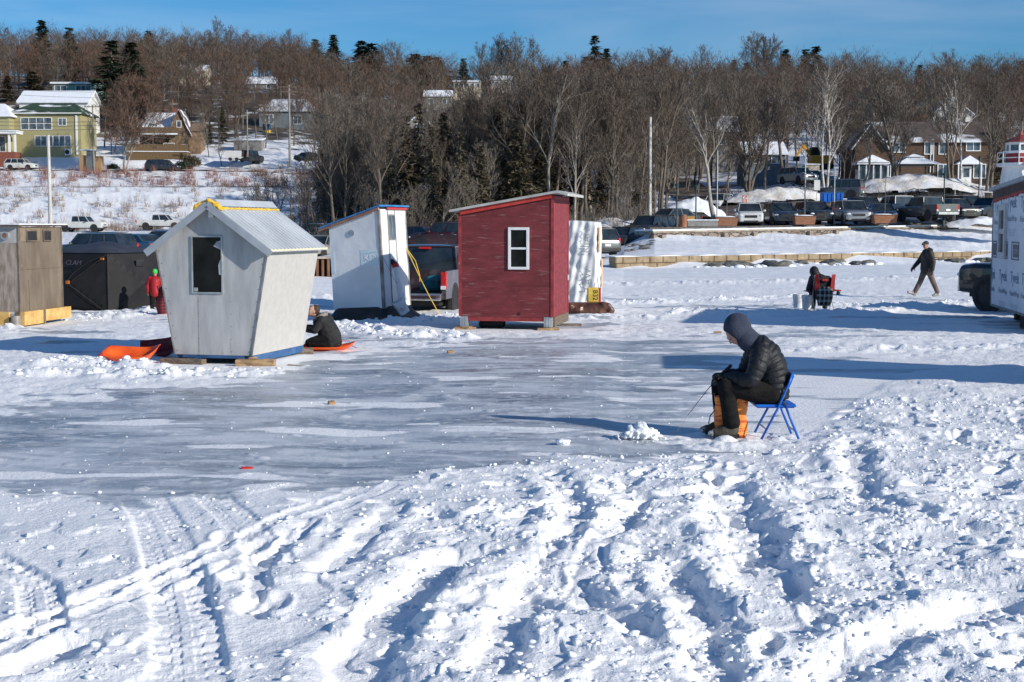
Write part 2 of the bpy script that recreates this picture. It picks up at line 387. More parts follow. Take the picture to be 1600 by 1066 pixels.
TROUGHS = [ # pixel polyline, half width, depth, rim
 (PX((716, 884), (660, 925), (610, 965), (570, 1030), (555, 1090)), .20, .13, .05),
 (PX((1140, 765), (1155, 830), (1195, 890), (1225, 945)), .26, .15, .06),
 (PX((398, 855), (402, 910), (400, 975)), .09, .08, .02),
 (PX((480, 828), (455, 850), (430, 872)), .10, .09, .04),
 (PX((30, 1062), (75, 1035), (112, 1022)), .16, .11, .05),
 (PX((860, 740), (905, 800), (880, 870), (800, 985), (760, 1066)), .15, .08, .05),
 (PX((1010, 800), (940, 850), (900, 935), (1010, 1000)), .13, .09, .05),
 (PX((1330, 700), (1360, 790), (1480, 830), (1600, 850)), .16, .08, .04),
 (PX((1560, 960), (1420, 1000), (1300, 1066)), .18, .10, .06),
 (PX((620, 800), (560, 855), (500, 905)), .12, .07, .04),
 (PX((1050, 900), (1100, 985), (1120, 1066)), .14, .09, .05),
 (PX((1240, 720), (1290, 745), (1400, 760), (1560, 765)), .15, .06, .04)]
RIDGES = [
 (PX((900, 765), (800, 800), (730, 838), (655, 862), (640, 880)), .20, .09),
 (PX((1500, 935), (1400, 970), (1330, 1010), (1250, 1030)), .22, .09),
 (PX((1090, 790), (1080, 860), (1010, 930), (1050, 960)), .20, .08),
 (PX((1200, 770), (1255, 850), (1330, 870), (1400, 930)), .20, .07),
 (PX((150, 1066), (200, 1040), (240, 1030)), .16, .10),
 (PX((820, 900), (900, 880), (960, 850)), .16, .07),
 (PX((600, 1066), (660, 1000), (720, 960), (760, 900)), .20, .08),
 (PX((1000, 740), (1060, 750), (1150, 735)), .2, .06)]
TYRES = [PX((600, 752), (470, 806), (330, 872), (180, 935), (20, 1000), (-200, 1090)), PX((610, 762), (480, 818), (345, 884), (195, 950), (40, 1015), (-180, 1110))]
TREADS = [(PX((215, 770), (250, 830), (272, 900), (290, 980), (300, 1100)), .20), (PX((330, 780), (410, 860), (430, 890)), .16), (PX((-20, 880), (60, 925), (70, 1000)), .14),
          (PX((-60, 735), (120, 715), (250, 722), (420, 745)), .22)]
PLOUGH = [ # bumpy banks of loose snow further out on the lake: polyline, half width, height
 (PX((-60, 590), (120, 588), (250, 592), (400, 588)), .45, .04), (PX((60, 572), (150, 574), (240, 580)), .3, .05),
 (PX((1050, 692), (1140, 694), (1280, 680)), .42, .0), (PX((-60, 528), (60, 505), (140, 503), (240, 492)), .8, .10),
 (PX((520, 508), (600, 522), (720, 532)), .6, .09), (PX((560, 500), (640, 504), (716, 496)), .6, .07),
 (PX((1060, 490), (1170, 492), (1290, 492), (1400, 484)), .6, .12), (PX((900, 478), (1100, 470), (1300, 462)), .5, .05),
 (PX((1280, 480), (1440, 478), (1600, 470)), .8, .08), (PX((900, 500), (1000, 496)), .7, .03),
 (PX((1250, 548), (1420, 546), (1640, 542)), .5, .04), (PX((480, 470), (560, 466), (700, 470)), 1.0, .08), (PX((900, 445), (1200, 440), (1600, 432)), 1.5, .10)]
PADS = [(-4.55, 23.7, 1.15, 1.5), (.15, 31.2, 1.5, 1.45), (-11.5, 31.7, 1.6, 1.4), (-3.2, 34.3, 1.1, .9), (11.4, 31.5, .8, 2.8)]
_rng = random.Random(11); FOOT = []
def near_edge(u): return np.interp(u, NEAR_B[0], NEAR_B[1])
def walk(pts, step=.62, n=1):
    for a, b in zip(pts[:-1], pts[1:]):
        l = math.hypot(b[0] - a[0], b[1] - a[1]); k = int(l / step) + 1
        for i in range(k):
            t = i / k; an = math.atan2(b[1] - a[1], b[0] - a[0]); s = 1 if i % 2 else -1
            FOOT.append((a[0] + (b[0] - a[0]) * t - math.sin(an) * .12 * s + _rng.uniform(-.04, .04), a[1] + (b[1] - a[1]) * t + math.cos(an) * .12 * s, an + _rng.uniform(-.2, .2), _rng.uniform(.03, .065)))
for _ in range(32):
    x0 = _rng.uniform(-1.5, 6); y0 = _rng.uniform(6.5, 15); an = _rng.uniform(0, math.pi); l = _rng.uniform(1.5, 5)
    walk([(x0, y0), (x0 + math.cos(an) * l, y0 + math.sin(an) * l)])
walk(PX((385, 850), (395, 1000))); walk(PX((1100, 690), (1150, 770), (1230, 950), (1250, 1066))); walk(PX((1600, 700), (1250, 690)))

def lake_height(x, y):
    u = x / y
    jit = fbm(x * .9, y * .9, 4, 5) * 1.1 + fbm(x * 4, y * 4, 2, 9) * .25
    dn = near_edge(u); df = np.interp(u, FAR_B[0], FAR_B[1])
    near = sstep(0.55, -0.85, y - dn + jit * 1.0)                 # 1 on the foreground snow
    far = sstep(-0.8, 0.9, y - df + jit * 2.2)
    icy = np.clip(1 - near - far, 0, 1)
    patch = fbm(x * .22, y * .5, 4, 33)
    icy = icy * (1 - .75 * sstep(.14, .34, fbm(x * .38, y * .95, 5, 36)))
    icy = icy * (1 - sstep(.07, .19, u + .10 * jit) * (.74 + .5 * gnoise(x * .8, y * 1.4, 34)).clip(0, 1))
    icy = np.maximum(icy, far * sstep(.12, .30, patch) * sstep(52, 40, y) * .75)
    rough = sstep(-.19, .02, u + (y - 8) * .006) * near * (.5 + .5 * sstep(17, 10.5, y))           # trampled right hand part
    h = near * .035
    big = fbm(x * .8, y * .8, 4, 1); mid = fbm(x * 3.1, y * 3.1, 4, 2)
    h += near * (.04 + .02 * rough) * big + (near * (.009 + .012 * rough)) * mid
    c1 = clods(x * 2.6, y * 2.6, 40, .5) / 2.6; c2 = clods(x * 6.5 + 3, y * 6.5, 50, .55) / 6.5; c3 = clods(x * 15, y * 15 + 7, 60, .6) / 15; c4 = clods(x * 34, y * 34 + 3, 66, .5) / 34
    wx = x + .10 * gnoise(x * 2, y * 2, 71); wy = y + .10 * gnoise(x * 2 + 5, y * 2, 72)
    c0 = clods(wx * 1.6, wy * 1.6 + 4, 45, .45) / 1.6
    fine = sstep(34, 12, y); patchy = sstep(-.25, .3, fbm(x * .9 + 30, y * .9, 3, 88)); patchy = .25 + .75 * patchy
    h += near * (rough * patchy * (.07 * c0 + .12 * c1 + .17 * c2 + .19 * c3) + (.10 + .9 * rough) * .13 * c4)
    h += near * (1 - rough) * (.09 * c2 * patchy + .14 * c3 * patchy)
    # plates with crisp edges: terraces of wind crust
    cr = fbm(wx * 1.1 + 60, wy * 1.1, 4, 97); h += near * (.022 * sstep(.02, .045, cr) + .02 * sstep(.2, .22, cr) * rough - .02 * sstep(-.2, -.23, cr) * rough)
    # icy part: almost flat with scraped relief
    h += icy * (.006 * fbm(x * 1.5, y * 2.4, 3, 13) + .003 * fbm(x * 12, y * 12, 2, 14) + .10 * clods(x * 9, y * 9, 80, .05) / 9 * 3)
    h += far * (.035 * fbm(x * .7, y * .7, 4, 21) + .02 * fbm(x * 2.5, y * 2.5, 3, 22)) * sstep(90, 60, y)
    farc = far * sstep(60, 40, y)
    h += farc * (.12 * c1 + .22 * c2 + .2 * c3) * (.35 + .65 * patchy)
    x_all, y_all = x, y; rowy = y[:, 0]; H0, I0, A0 = h, icy, (x, y, near, mid, c0, c1, c2, c3, patchy)
    def window(pts, mg):
        ys = [p[1] for p in pts]; r0 = np.searchsorted(rowy, min(ys) - mg); r1 = max(r0 + 1, np.searchsorted(rowy, max(ys) + mg))
        return (slice(r0, r1), H0[r0:r1], I0[r0:r1]) + tuple(q[r0:r1] for q in A0)
    for pts, hw, hh in PLOUGH:
        sl, h, icy, x, y, near, mid, c0, c1, c2, c3, patchy = window(pts, hw * 2 + .5)
        d, al, sd, L = seg_dist(x, y, pts); w = sstep(hw * 1.5, hw * .2, d + .3 * gnoise(x * 1.7, y * 1.7, 90))
        h += w * (hh * (.45 + .9 * mid) + .28 * c1 + .35 * c2 + .3 * c3 + .1 * c0)
        icy *= (1 - w)
    pad = np.ones_like(H0)
    for (cx, cy, rx, ry) in PADS:
        r0 = np.searchsorted(rowy, cy - ry - 1); r1 = np.searchsorted(rowy, cy + ry + 1)
        dd = np.maximum(np.abs(x_all[r0:r1] - cx) / rx, np.abs(y_all[r0:r1] - cy) / ry); pad[r0:r1] = np.minimum(pad[r0:r1], sstep(.92, 1.25, dd))
    H0 *= (.12 + .88 * pad); H0 -= .02 * (1 - pad)
    for pts, hw, dep, rim in TROUGHS:
        sl, h, icy, x, y, near, mid, c0, c1, c2, c3, patchy = window(pts, hw * 3 + .5)
        d, al, sd, L = seg_dist(x + .05 * gnoise(x * 5, y * 5, 91), y + .05 * gnoise(x * 5, y * 5, 92), pts); d = d + .35 * hw * gnoise(x * 2.5, y * 2.5, 93)
        h -= near * dep * .6 * sstep(hw * 1.05, hw * .45, d); h += near * rim * .6 * np.exp(-((d - hw * 1.5) / (hw * .5)) ** 2) * (.6 + 1.2 * np.abs(mid))
    for pts, hw, hh in RIDGES:
        sl, h, icy, x, y, near, mid, c0, c1, c2, c3, patchy = window(pts, hw * 3 + .4)
        d, al, sd, L = seg_dist(x, y, pts); d = d + .5 * hw * gnoise(x * 2.2, y * 2.2, 94); h += near * hh * .33 * np.exp(-(d / hw) ** 2) * (.8 + .6 * mid)
    for pts in TYRES:
        sl, h, icy, x, y, near, mid, c0, c1, c2, c3, patchy = window(pts, .4)
        d, al, sd, L = seg_dist(x, y, pts); w = sstep(.085, .06, d)
        h -= near * w * (.026 + .008 * np.sin(al * 70)); h += near * .011 * np.exp(-((d - .11) / .03) ** 2)
    for pts, hw in TREADS:
        sl, h, icy, x, y, near, mid, c0, c1, c2, c3, patchy = window(pts, .6)
        d, al, sd, L = seg_dist(x, y, pts); br = .45 + .55 * sstep(-.35, .1, fbm(x * 1.3, y * 1.3, 2, 95)); w = sstep(hw, hw * .8, d) * br
        h -= near * w * (.020 + .015 * sstep(-.2, .2, np.sin(al * 42 + np.sign(sd) * .9 + 2 * (np.abs(sd) > hw * .4))) * (np.abs(sd) > .03)); h += near * br * .008 * np.exp(-((d - hw * 1.1) / .04) ** 2)
    nr = A0[2]; amp = .92 * (.30 + .70 * sstep(-.6, 3.0, near_edge(x_all / y_all) - y_all)); H0 *= 1 - nr * (1 - amp)
    return H0, I0, nr, rough
DR = [4.3]
while DR[-1] < 1600:
    d = DR[-1]; DR.append(d * (1.0027 if d < 17 else 1.0034 if d < 46 else 1.009 if d < 240 else 1.02))
DR = np.array(DR); NU = 1250
uu = np.concatenate([np.linspace(-.62, -.42, 60, endpoint=False), np.linspace(-.42, .42, NU), np.linspace(.42, .7, 80)[1:]]); NU = len(uu)
X = DR[:, None] * uu[None, :]; Y = np.repeat(DR[:, None], NU, 1)
nl = int(np.searchsorted(DR, 62)); H = hz(X, Y); ICE = np.zeros_like(X); NEAR = np.zeros_like(X)
hh, ic, ne, ro = lake_height(X[:nl], Y[:nl])
for fx, fy, fa, fd in FOOT:     # boot prints
    r0 = np.searchsorted(DR, fy - .35); r1 = min(nl, np.searchsorted(DR, fy + .35))
    if r0 >= r1: continue
    k0 = np.searchsorted(uu, (fx - .4) / fy); k1 = np.searchsorted(uu, (fx + .4) / fy)
    if k0 >= k1: continue
    sx = X[r0:r1, k0:k1] - fx; sy = Y[r0:r1, k0:k1] - fy
    a = (sx * math.cos(fa) + sy * math.sin(fa)) / .16; b = (-sx * math.sin(fa) + sy * math.cos(fa)) / .065
    q = np.sqrt(a * a + b * b); hh[r0:r1, k0:k1] += ne[r0:r1, k0:k1] * (-fd * sstep(1.35, .55, q) + .012 * np.exp(-((q - 1.5) / .3) ** 2))
for _ in range(2):           # settle the crumbs a little
    hh[1:-1, 1:-1] = .5 * hh[1:-1, 1:-1] + .125 * (hh[:-2, 1:-1] + hh[2:, 1:-1] + hh[1:-1, :-2] + hh[1:-1, 2:])
H[:nl] += hh; ICE[:nl] = ic; NEAR[:nl] = ne
Hf, Xf, Yf = H[nl:], X[nl:], Y[nl:]
nb = int(np.searchsorted(DR, 128)) - nl; ker = np.hanning(61); ker /= ker.sum()
for r in range(nb, Hf.shape[0]):
    w = min(1.0, (r - nb) / 12); Hf[r] = Hf[r] * (1 - w) + w * np.convolve(np.pad(Hf[r], 30, mode='edge'), ker, mode='valid')
am = sstep(75, 110, Yf)
Hf += .03 * fbm(Xf * .5, Yf * .5, 4, 23) + am * (.22 * fbm(Xf * .25, Yf * .25, 4, 24) + .10 * fbm(Xf * 1.1, Yf * 1.1, 3, 25) * sstep(300, 150, Yf))
ICE = np.clip(ICE, 0, 1)
def ground_h(x, y):             # height of the built ground (with its relief)
    r = np.clip(np.searchsorted(DR, y) - 1, 0, len(DR) - 2); c = np.clip(np.searchsorted(uu, x / y) - 1, 0, NU - 2)
    return float(max(H[r, c], H[r + 1, c], H[r, c + 1], H[r + 1, c + 1]))
def grid_obj(name, r0, r1, mt):
    n = r1 - r0; V = np.stack([X[r0:r1], Y[r0:r1], H[r0:r1]], -1).reshape(-1, 3)
    i = np.arange(n - 1)[:, None] * NU + np.arange(NU - 1)[None, :]
    Fc = np.stack([i, i + 1, i + 1 + NU, i + NU], -1).reshape(-1)
    o = npmesh(name, V, Fc, 4, mt, True)
    for nm, arr in (('ice', ICE), ('fore', NEAR)):
        at_ = o.data.attributes.new(nm, 'FLOAT', 'POINT'); at_.data.foreach_set('value', arr[r0:r1].reshape(-1).astype(np.float32))
    return o
def lake_material():
    m = bpy.data.materials.new('lake_snow_and_ice'); m.use_nodes = True; n = m.node_tree; b = n.nodes['Principled BSDF']; L = n.links.new
    t = n.nodes.new('ShaderNodeTexCoord')
    def noise(sc, st=(1, 1, 1), det=5, dist=0.0):
        mp_ = n.nodes.new('ShaderNodeMapping'); mp_.inputs['Scale'].default_value = st; L(t.outputs['Object'], mp_.inputs[0])
        q = n.nodes.new('ShaderNodeTexNoise'); q.inputs['Scale'].default_value = sc; q.inputs['Detail'].default_value = det; q.inputs['Distortion'].default_value = dist
        L(mp_.outputs[0], q.inputs['Vector']); return q.outputs['Fac']
    def rng(src, a, b_, c=0.0, d=1.0):
        q = n.nodes.new('ShaderNodeMapRange'); q.inputs['From Min'].default_value = a; q.inputs['From Max'].default_value = b_; q.inputs['To Min'].default_value = c; q.inputs['To Max'].default_value = d
        L(src, q.inputs['Value']); return q.outputs[0]
    def mixc(f, a, b_):
        q = n.nodes.new('ShaderNodeMix'); q.data_type = 'RGBA'
        if hasattr(f, 'is_linked') or not isinstance(f, float): L(f, q.inputs[0])
        for k, v in ((6, a), (7, b_)):
            if isinstance(v, tuple): q.inputs[k].default_value = (*v, 1)
            else: L(v, q.inputs[k])
        return q.outputs[2]
    def mth(op, a, b_):
        q = n.nodes.new('ShaderNodeMath'); q.operation = op
        for k, v in ((0, a), (1, b_)):
            if isinstance(v, float): q.inputs[k].default_value = v
            else: L(v, q.inputs[k])
        return q.outputs[0]
    ai = n.nodes.new('ShaderNodeAttribute'); ai.attribute_name = 'ice'
    snow = mixc(rng(noise(1.3), .35, .65), (.82, .83, .85), (.89, .895, .90))
    icec = mixc(rng(noise(.7, (.6, 1.3, 1), 6, .8), .35, .65), (.165, .20, .235), (.43, .47, .51))
    icec = mixc(rng(noise(.45, (.6, 1.6, 1), 4, .5), .60, .72), icec, (.27, .245, .25))       # brownish patches: reflection of the red shack painted into the ice colour
    frost = mth('MAXIMUM', rng(noise(1.3, (.55, 1.15, 1), 9, 1.4), .45, .62), rng(noise(9, (.6, 1.2, 1), 7, .6), .53, .64))
    icec = mixc(mth('MULTIPLY', frost, .72), icec, (.66, .69, .74))
    speck = rng(noise(38, (1, 1, 1), 3), .66, .70)
    icec = mixc(speck, icec, (.84, .86, .89))
    edge = rng(mth('ADD', ai.outputs['Fac'], mth('MULTIPLY', mth('SUBTRACT', noise(1.6, (.5, 1.2, 1), 9, .9), .5), 2.1)), .42, .62)
    L(mixc(edge, snow, icec), b.inputs['Base Color'])
    gl = mth('MULTIPLY', edge, mth('SUBTRACT', 1.0, frost))
    L(rng(gl, 0.0, 1.0, .62, .33), b.inputs['Roughness'])
    b.inputs['Specular IOR Level'].default_value = .45
    bh = mth('ADD', mth('MULTIPLY', noise(24, (1, 1, 1), 5), .6), mth('MULTIPLY', noise(90, (1, 1, 1), 3), .25))
    bp = n.nodes.new('ShaderNodeBump'); bp.inputs['Distance'].default_value = .022; L(rng(edge, 0.0, 1.0, .9, .35), bp.inputs['Strength'])
    L(bh, bp.inputs['Height']); L(bp.outputs[0], b.inputs['Normal'])
    return m
def hill_material():
    m = mat('hillside_snow', (.70, .73, .78), (.82, .84, .87), .6, .7, bump=.06, bscale=1.3, c3=(.09, .07, .05), s3=.35, t3=(.5, .62))
    # litter share rises on the wooded slope: noise threshold driven by depth attribute
    n = m.node_tree; a = n.nodes.new('ShaderNodeAttribute'); a.attribute_name = 'fore'
    for q in n.nodes:
        if q.type == 'MAP_RANGE':
            ad = n.nodes.new('ShaderNodeMath'); ad.operation = 'ADD'; src = q.inputs['Value'].links[0].from_socket
            n.links.new(src, ad.inputs[0]); n.links.new(a.outputs['Fac'], ad.inputs[1]); n.links.new(ad.outputs[0], q.inputs['Value'])
    return m
# leaf litter attribute on the far part (stored in the same attribute slot)
UF = X[nl:] / Y[nl:]
NEAR[nl:] = sstep(225, 255, Yf) * .16 - .12 + .13 * sstep(92, 108, Yf) * sstep(-.13, -.09, UF) * sstep(.09, .06, UF) + .10 * sstep(.2, .16, UF) * sstep(.06, .1, UF) * sstep(145, 165, Yf) - .4 * (Yf < 90) + .14 * sstep(236, 262, Yf) * (UF < -.1) - .35 * (UF > .08) * (Yf < 125)
tag(grid_obj('frozen_lake', 0, nl + 1, lake_material()), kind='structure')
tag(grid_obj('hillside', nl, len(DR), hill_material()), kind='structure')

# loose lumps of snow lying on the foreground and on the ploughed banks
def ico(sub=1):
    import bmesh
    bm = bmesh.new(); bmesh.ops.create_icosphere(bm, subdivisions=sub, radius=1.0); bm.verts.ensure_lookup_table()
    V = np.array([v.co[:] for v in bm.verts]); Fc = np.array([[v.index for v in f.verts] for f in bm.faces]); bm.free(); return V, Fc
IV, IF = ico(2); rs = np.random.RandomState(5)
PRO = []
for k in range(8):
    v = IV.copy(); ax = rs.normal(size=(3, 3))
    dsp = 1 + .22 * np.sin(v @ ax[0] * 2.3 + k) + .16 * np.sin(v @ ax[1] * 4.1) + .08 * np.sin(v @ ax[2] * 8)
    PRO.append(v * dsp[:, None] * np.array([1, rs.uniform(.6, 1), rs.uniform(.45, .8)]))
def lumps(name, pts, mt):       # pts: (x, y, z, size)
    Vs = []; Fs = []; o = 0
    for x, y, z, s in pts:
        v = PRO[rs.randint(8)]; a = rs.uniform(0, 6.28); c, si = math.cos(a), math.sin(a)
        w = np.stack([v[:, 0] * c - v[:, 1] * si, v[:, 0] * si + v[:, 1] * c, v[:, 2]], 1) * s + (x, y, z)
        Vs.append(w); Fs.append(IF + o); o += len(v)
    return npmesh(name, np.concatenate(Vs), np.concatenate(Fs).ravel(), 3, mt, True)
PT = []
while len(PT) < 5200:
    y = 6.2 + 12 * rs.rand() ** 1.3; x = rs.uniform(-.45, .5) * y
    dn = float(np.interp(x / y, *NEAR_B))
    if y > dn + .25: continue
    rgh = float(sstep(-.19, .02, x / y)); cl = float(gnoise(np.array([x * 1.2]), np.array([y * 1.2]), 300)[0])
    if rs.rand() > (.22 + .78 * rgh) * (.35 + 1.3 * max(0, cl)): continue
    s = .007 + .022 * rs.rand() ** 2.5 + (.035 * rs.rand() if rs.rand() < .02 * rgh else 0)
    PT.append((x, y, ground_h(x, y) + s * .15, s))
for pts, hw, hh_ in PLOUGH[:2] + PLOUGH[3:9]:
    for _ in range(75):
        k = rs.randint(len(pts) - 1); t = rs.rand(); x = pts[k][0] * (1 - t) + pts[k + 1][0] * t + rs.normal() * hw * .6; y = pts[k][1] * (1 - t) + pts[k + 1][1] * t + rs.normal() * hw * .6
        s = .02 + .045 * rs.rand() ** 3; PT.append((x, y, ground_h(x, y) + s * .1, s))
tag(lumps('snow_lumps', PT, M['clump']), 'loose lumps of trampled snow scattered over the foreground and the banks', 'snow', kind='stuff')
PI_ = []
while len(PI_) < 650:
    y = rs.uniform(11, 27); x = rs.uniform(-.42, .42) * y; s = .004 + .012 * rs.rand() ** 3
    PI_.append((x, y, ground_h(x, y) + s * .2, s))
tag(lumps('ice_crumbs', PI_, M['clump']), 'crumbs of ice and snow scattered over the grey ice', 'ice', kind='stuff')
# slush pile at the fishing hole and a snowball beside it
c = gnd(1000, 688); PL = []
for _ in range(420):
    a = rs.uniform(0, 6.28); q = min(abs(rs.normal()) * .5, .95); x = c.x + math.cos(a) * .30 * q * 1.2; y = c.y + math.sin(a) * .22 * q
    hgt = max(0, .17 * (1 - q)) ; PL.append((x, y, hs1(x, y) + hgt * (.2 + .8 * rs.rand()), (.014 + .05 * rs.rand() ** 2.2) * (1.2 - min(q, 1))))
o = lumps('snow_pile', [(p[0] - c.x, p[1] - c.y, p[2], p[3]) for p in PL], mat('slush', (.72, .74, .76), (.86, .87, .88), 5, .5, bump=.01, bscale=30)); o.location = (c.x, c.y, 0)
tag(o, 'knobbly heap of scooped slush on the ice beside the fishing hole', 'snow pile')
rmd = o.modifiers.new('r', 'REMESH'); rmd.mode = 'VOXEL'; rmd.voxel_size = .009; rmd.use_smooth_shade = True
rme = bpy.data.meshes.new_from_object(o.evaluated_get(bpy.context.evaluated_depsgraph_get())); o.modifiers.clear(); o.data = rme
c = gnd(879, 698); o = lumps('snowball', [(0, 0, .05, .075), (.03, .01, .045, .06)], M['clump']); o.location = c
tag(o, 'single rounded lump of snow lying on the ice left of the slush heap', 'snowball')
# ================================================================ fishing shacks
class Fr:                       # local frame: a along the front (left to right), b into depth
    def __init__(s, o, e1): s.o = Vector((o[0], o[1], 0)); s.e1 = Vector((e1[0], e1[1], 0)).normalized(); s.e2 = Vector((-s.e1.y, s.e1.x, 0)); s.T = Matrix.Identity(3)
    def P(s, a, b, z):
        q = s.T @ Vector((a, b, z)); return s.o + s.e1 * q.x + s.e2 * q.y + Vector((0, 0, q.z))
    def cub(s, mb, a0, a1, b0, b1, z0, z1, m=0):
        return mb.hexa([s.P(a0, b0, z0), s.P(a1, b0, z0), s.P(a1, b1, z0), s.P(a0, b1, z0), s.P(a0, b0, z1), s.P(a1, b0, z1), s.P(a1, b1, z1), s.P(a0, b1, z1)], m)
    def mw(s, a, b, z, side='front'):     # matrix placing text in the front (normal -e2) or side wall (normal +e1 / -e1)
        if side == 'front': X, N = s.T @ Vector((1, 0, 0)), s.T @ Vector((0, -1, 0))
        elif side == 'right': X, N = s.T @ Vector((0, 1, 0)), s.T @ Vector((1, 0, 0))
        else: X, N = s.T @ Vector((0, -1, 0)), s.T @ Vector((-1, 0, 0))
        g = lambda q: s.e1 * q.x + s.e2 * q.y + Vector((0, 0, q.z))
        Xw, Nw = g(X), g(N); Yw = Nw.cross(Xw); p = s.P(a, b, z)
        return Matrix(((Xw.x, Yw.x, Nw.x, p.x), (Xw.y, Yw.y, Nw.y, p.y), (Xw.z, Yw.z, Nw.z, p.z), (0, 0, 0, 1)))
def org_m(mw, org): return Matrix.Translation(-Vector(org)) @ mw
def window(fr, root, org, a0, a1, z0, z1, b, fmat, gmat, fw=.04, mull=0, proud=.03, side='front', sill=False, vm=0, label=None):
    f = MB(); g = MB()
    def cub(mb, u0, u1, v0, v1, n0, n1):
        if side == 'front': fr.cub(mb, u0, u1, b - n1, b - n0, v0, v1)
        elif side == 'right': fr.cub(mb, b + n0, b + n1, u0, u1, v0, v1)
        else: fr.cub(mb, b - n1, b - n0, u0, u1, v0, v1)
    cub(f, a0 - fw, a1 + fw, z1, z1 + fw, .001, proud); cub(f, a0 - fw, a1 + fw, z0 - fw, z0, .001, proud + (.02 if sill else 0))
    cub(f, a0 - fw, a0, z0, z1, .001, proud); cub(f, a1, a1 + fw, z0, z1, .001, proud)
    for k in range(mull): zc = z0 + (z1 - z0) * (k + 1) / (mull + 1); cub(f, a0, a1, zc - fw * .4, zc + fw * .4, .001, proud * .8)
    for k in range(vm): ac = a0 + (a1 - a0) * (k + 1) / (vm + 1); cub(f, ac - fw * .4, ac + fw * .4, z0, z1, .002, proud * .85)
    cub(g, a0, a1, z0, z1, .0005, .008)
    w = f.build('window', fmat, root, org); 
    if label: w['label'] = label
    g.build('pane', gmat, w, org); return w

M['grey_ply'] = mat('grey_painted_plywood', (.36, .365, .37), (.49, .49, .485), 2.0, .75, stretch=(3, 3, .6), bump=.003, bscale=30, c3=(.31, .295, .275), s3=3.5, t3=(.56, .78), st3=(3, 3, .5))
M['osb'] = mat('painted_osb', (.43, .42, .40), (.475, .465, .445), 9, .8, bump=.003, bscale=26, c3=(.36, .34, .30), s3=30, t3=(.66, .78))
M['metal_roof'] = mat('roof_metal', (.48, .51, .54), (.62, .65, .68), 1.5, .38, metal=.25)
M['foam_y'] = mat('yellow_foam', (.60, .33, .02), (.85, .55, .06), 12, .8, bump=.02, bscale=25)
M['blue_paint'] = mat('blue_paint', (.025, .08, .20), (.05, .13, .29), 5, .5)
M['white_wrap'] = mat('white_board', (.62, .64, .66), (.76, .77, .78), 1.2, .6, bump=.014, bscale=3)
M['red_ply'] = mat('red_weathered_plywood', (.115, .017, .021), (.20, .034, .04), 2.2, .75, stretch=(1, 1, 3.5), bump=.005, bscale=14, c3=(.27, .15, .145), s3=3.0, t3=(.60, .78), st3=(1, 1, 9), lo=.3, hi=.7)
M['red_osb'] = mat('red_painted_osb', (.16, .022, .03), (.27, .045, .055), 14, .75, bump=.014, bscale=30, c3=(.06, .01, .014), s3=26, t3=(.62, .68))
M['red_trim'] = mat('red_trim', (.40, .03, .025), (.52, .06, .045), 6, .6)
M['white_paint'] = mat('white_paint', (.70, .71, .71), (.80, .80, .80), 6, .5)
M['felt_edge'] = mat('roof_felt_edge', (.36, .36, .35), (.5, .5, .48), 5, .8)
M['brown_ply'] = mat('brown_plywood', (.118, .092, .067), (.195, .155, .115), 3.5, .85, stretch=(1, 1, .35), bump=.004, bscale=25, c3=(.26, .21, .16), s3=9, t3=(.66, .78))
M['weather_ply'] = mat('weathered_plywood', (.20, .16, .13), (.36, .31, .27), 7, .9, stretch=(1.5, 1.5, .4), bump=.006, bscale=25)
M['foam_tan'] = mat('tan_foam_board', (.50, .30, .09), (.66, .44, .17), 5, .8, c3=(.3, .18, .07), s3=9, t3=(.62, .75))

# ---- grey shack
org = Vector((-4.75, 22.55, 0)); fr = Fr((-5.40, 22.72), (.97, -.24))
t = thing('ice_fishing_shack', org, 'pale grey shack flaring wider towards its ribbed metal roof with yellow foam on the ridge', 'fishing shack')
W, D = 1.32, 2.15; zb = .17; ze = 1.86; za = 2.55; fl = .30
cA = lambda z: (z - zb) / (ze - zb) * fl
# front wall (pentagon) and back wall
wall = MB()
pent = [(0, zb), (W, zb), (W + fl, ze), (W / 2, za), (-fl, ze)]
wall.prism([fr.P(a, 0, z) for a, z in pent], fr.e2 * .03)
w1 = wall.build('wall', M['grey_ply'], t, org)
wall = MB(); wall.prism([fr.P(a, D, z) for a, z in pent], -fr.e2 * .03); wall.build('wall', M['grey_ply'], t, org)
side = MB()
side.hexa([fr.P(W - .02, .032, zb), fr.P(W + .004, .032, zb), fr.P(W + .004, D - .032, zb), fr.P(W - .02, D - .032, zb), fr.P(W + fl - .02, .032, ze), fr.P(W + fl + .004, .032, ze), fr.P(W + fl + .004, D - .032, ze), fr.P(W + fl - .02, D - .032, ze)])
side.build('side_wall', M['osb'], t, org); side = MB()
side.hexa([fr.P(0, .032, zb), fr.P(.02, .032, zb), fr.P(.02, D - .032, zb), fr.P(0, D - .032, zb), fr.P(-fl, .032, ze), fr.P(-fl + .02, .032, ze), fr.P(-fl + .02, D - .032, ze), fr.P(-fl, D - .032, ze)])
side.build('side_wall', M['osb'], t, org)
tr = MB()       # galvanised corner strips, panel joints, screw heads
tr.bar(fr.P(W + .004, -.004, zb), fr.P(W + fl + .004, -.004, ze), .02, .02); tr.build('corner_strip', mat('corner_metal', (.10, .10, .11), (.22, .22, .23), 6, .6), t, org); tr = MB(); tr.bar(fr.P(-.004, -.004, zb), fr.P(-fl - .004, -.004, ze), .02, .02)
tr.build('corner_strip', mat('corner_metal', (.10, .10, .11), (.22, .22, .23), 6, .6), t, org)
sc = MB()
for k in range(9):
    z = zb + .06 + k * (ze - zb - .1) / 8
    for a in (cA(z) * -1 + .05, W + cA(z) - .05): sc.disc(fr.P(a, -.003, z), fr.e2, .007, .006, 6)
    if k < 5: sc.disc(fr.P(.42, -.003, z), fr.e2, .006, .006, 6); sc.disc(fr.P(.98, -.003, z), fr.e2, .006, .006, 6)
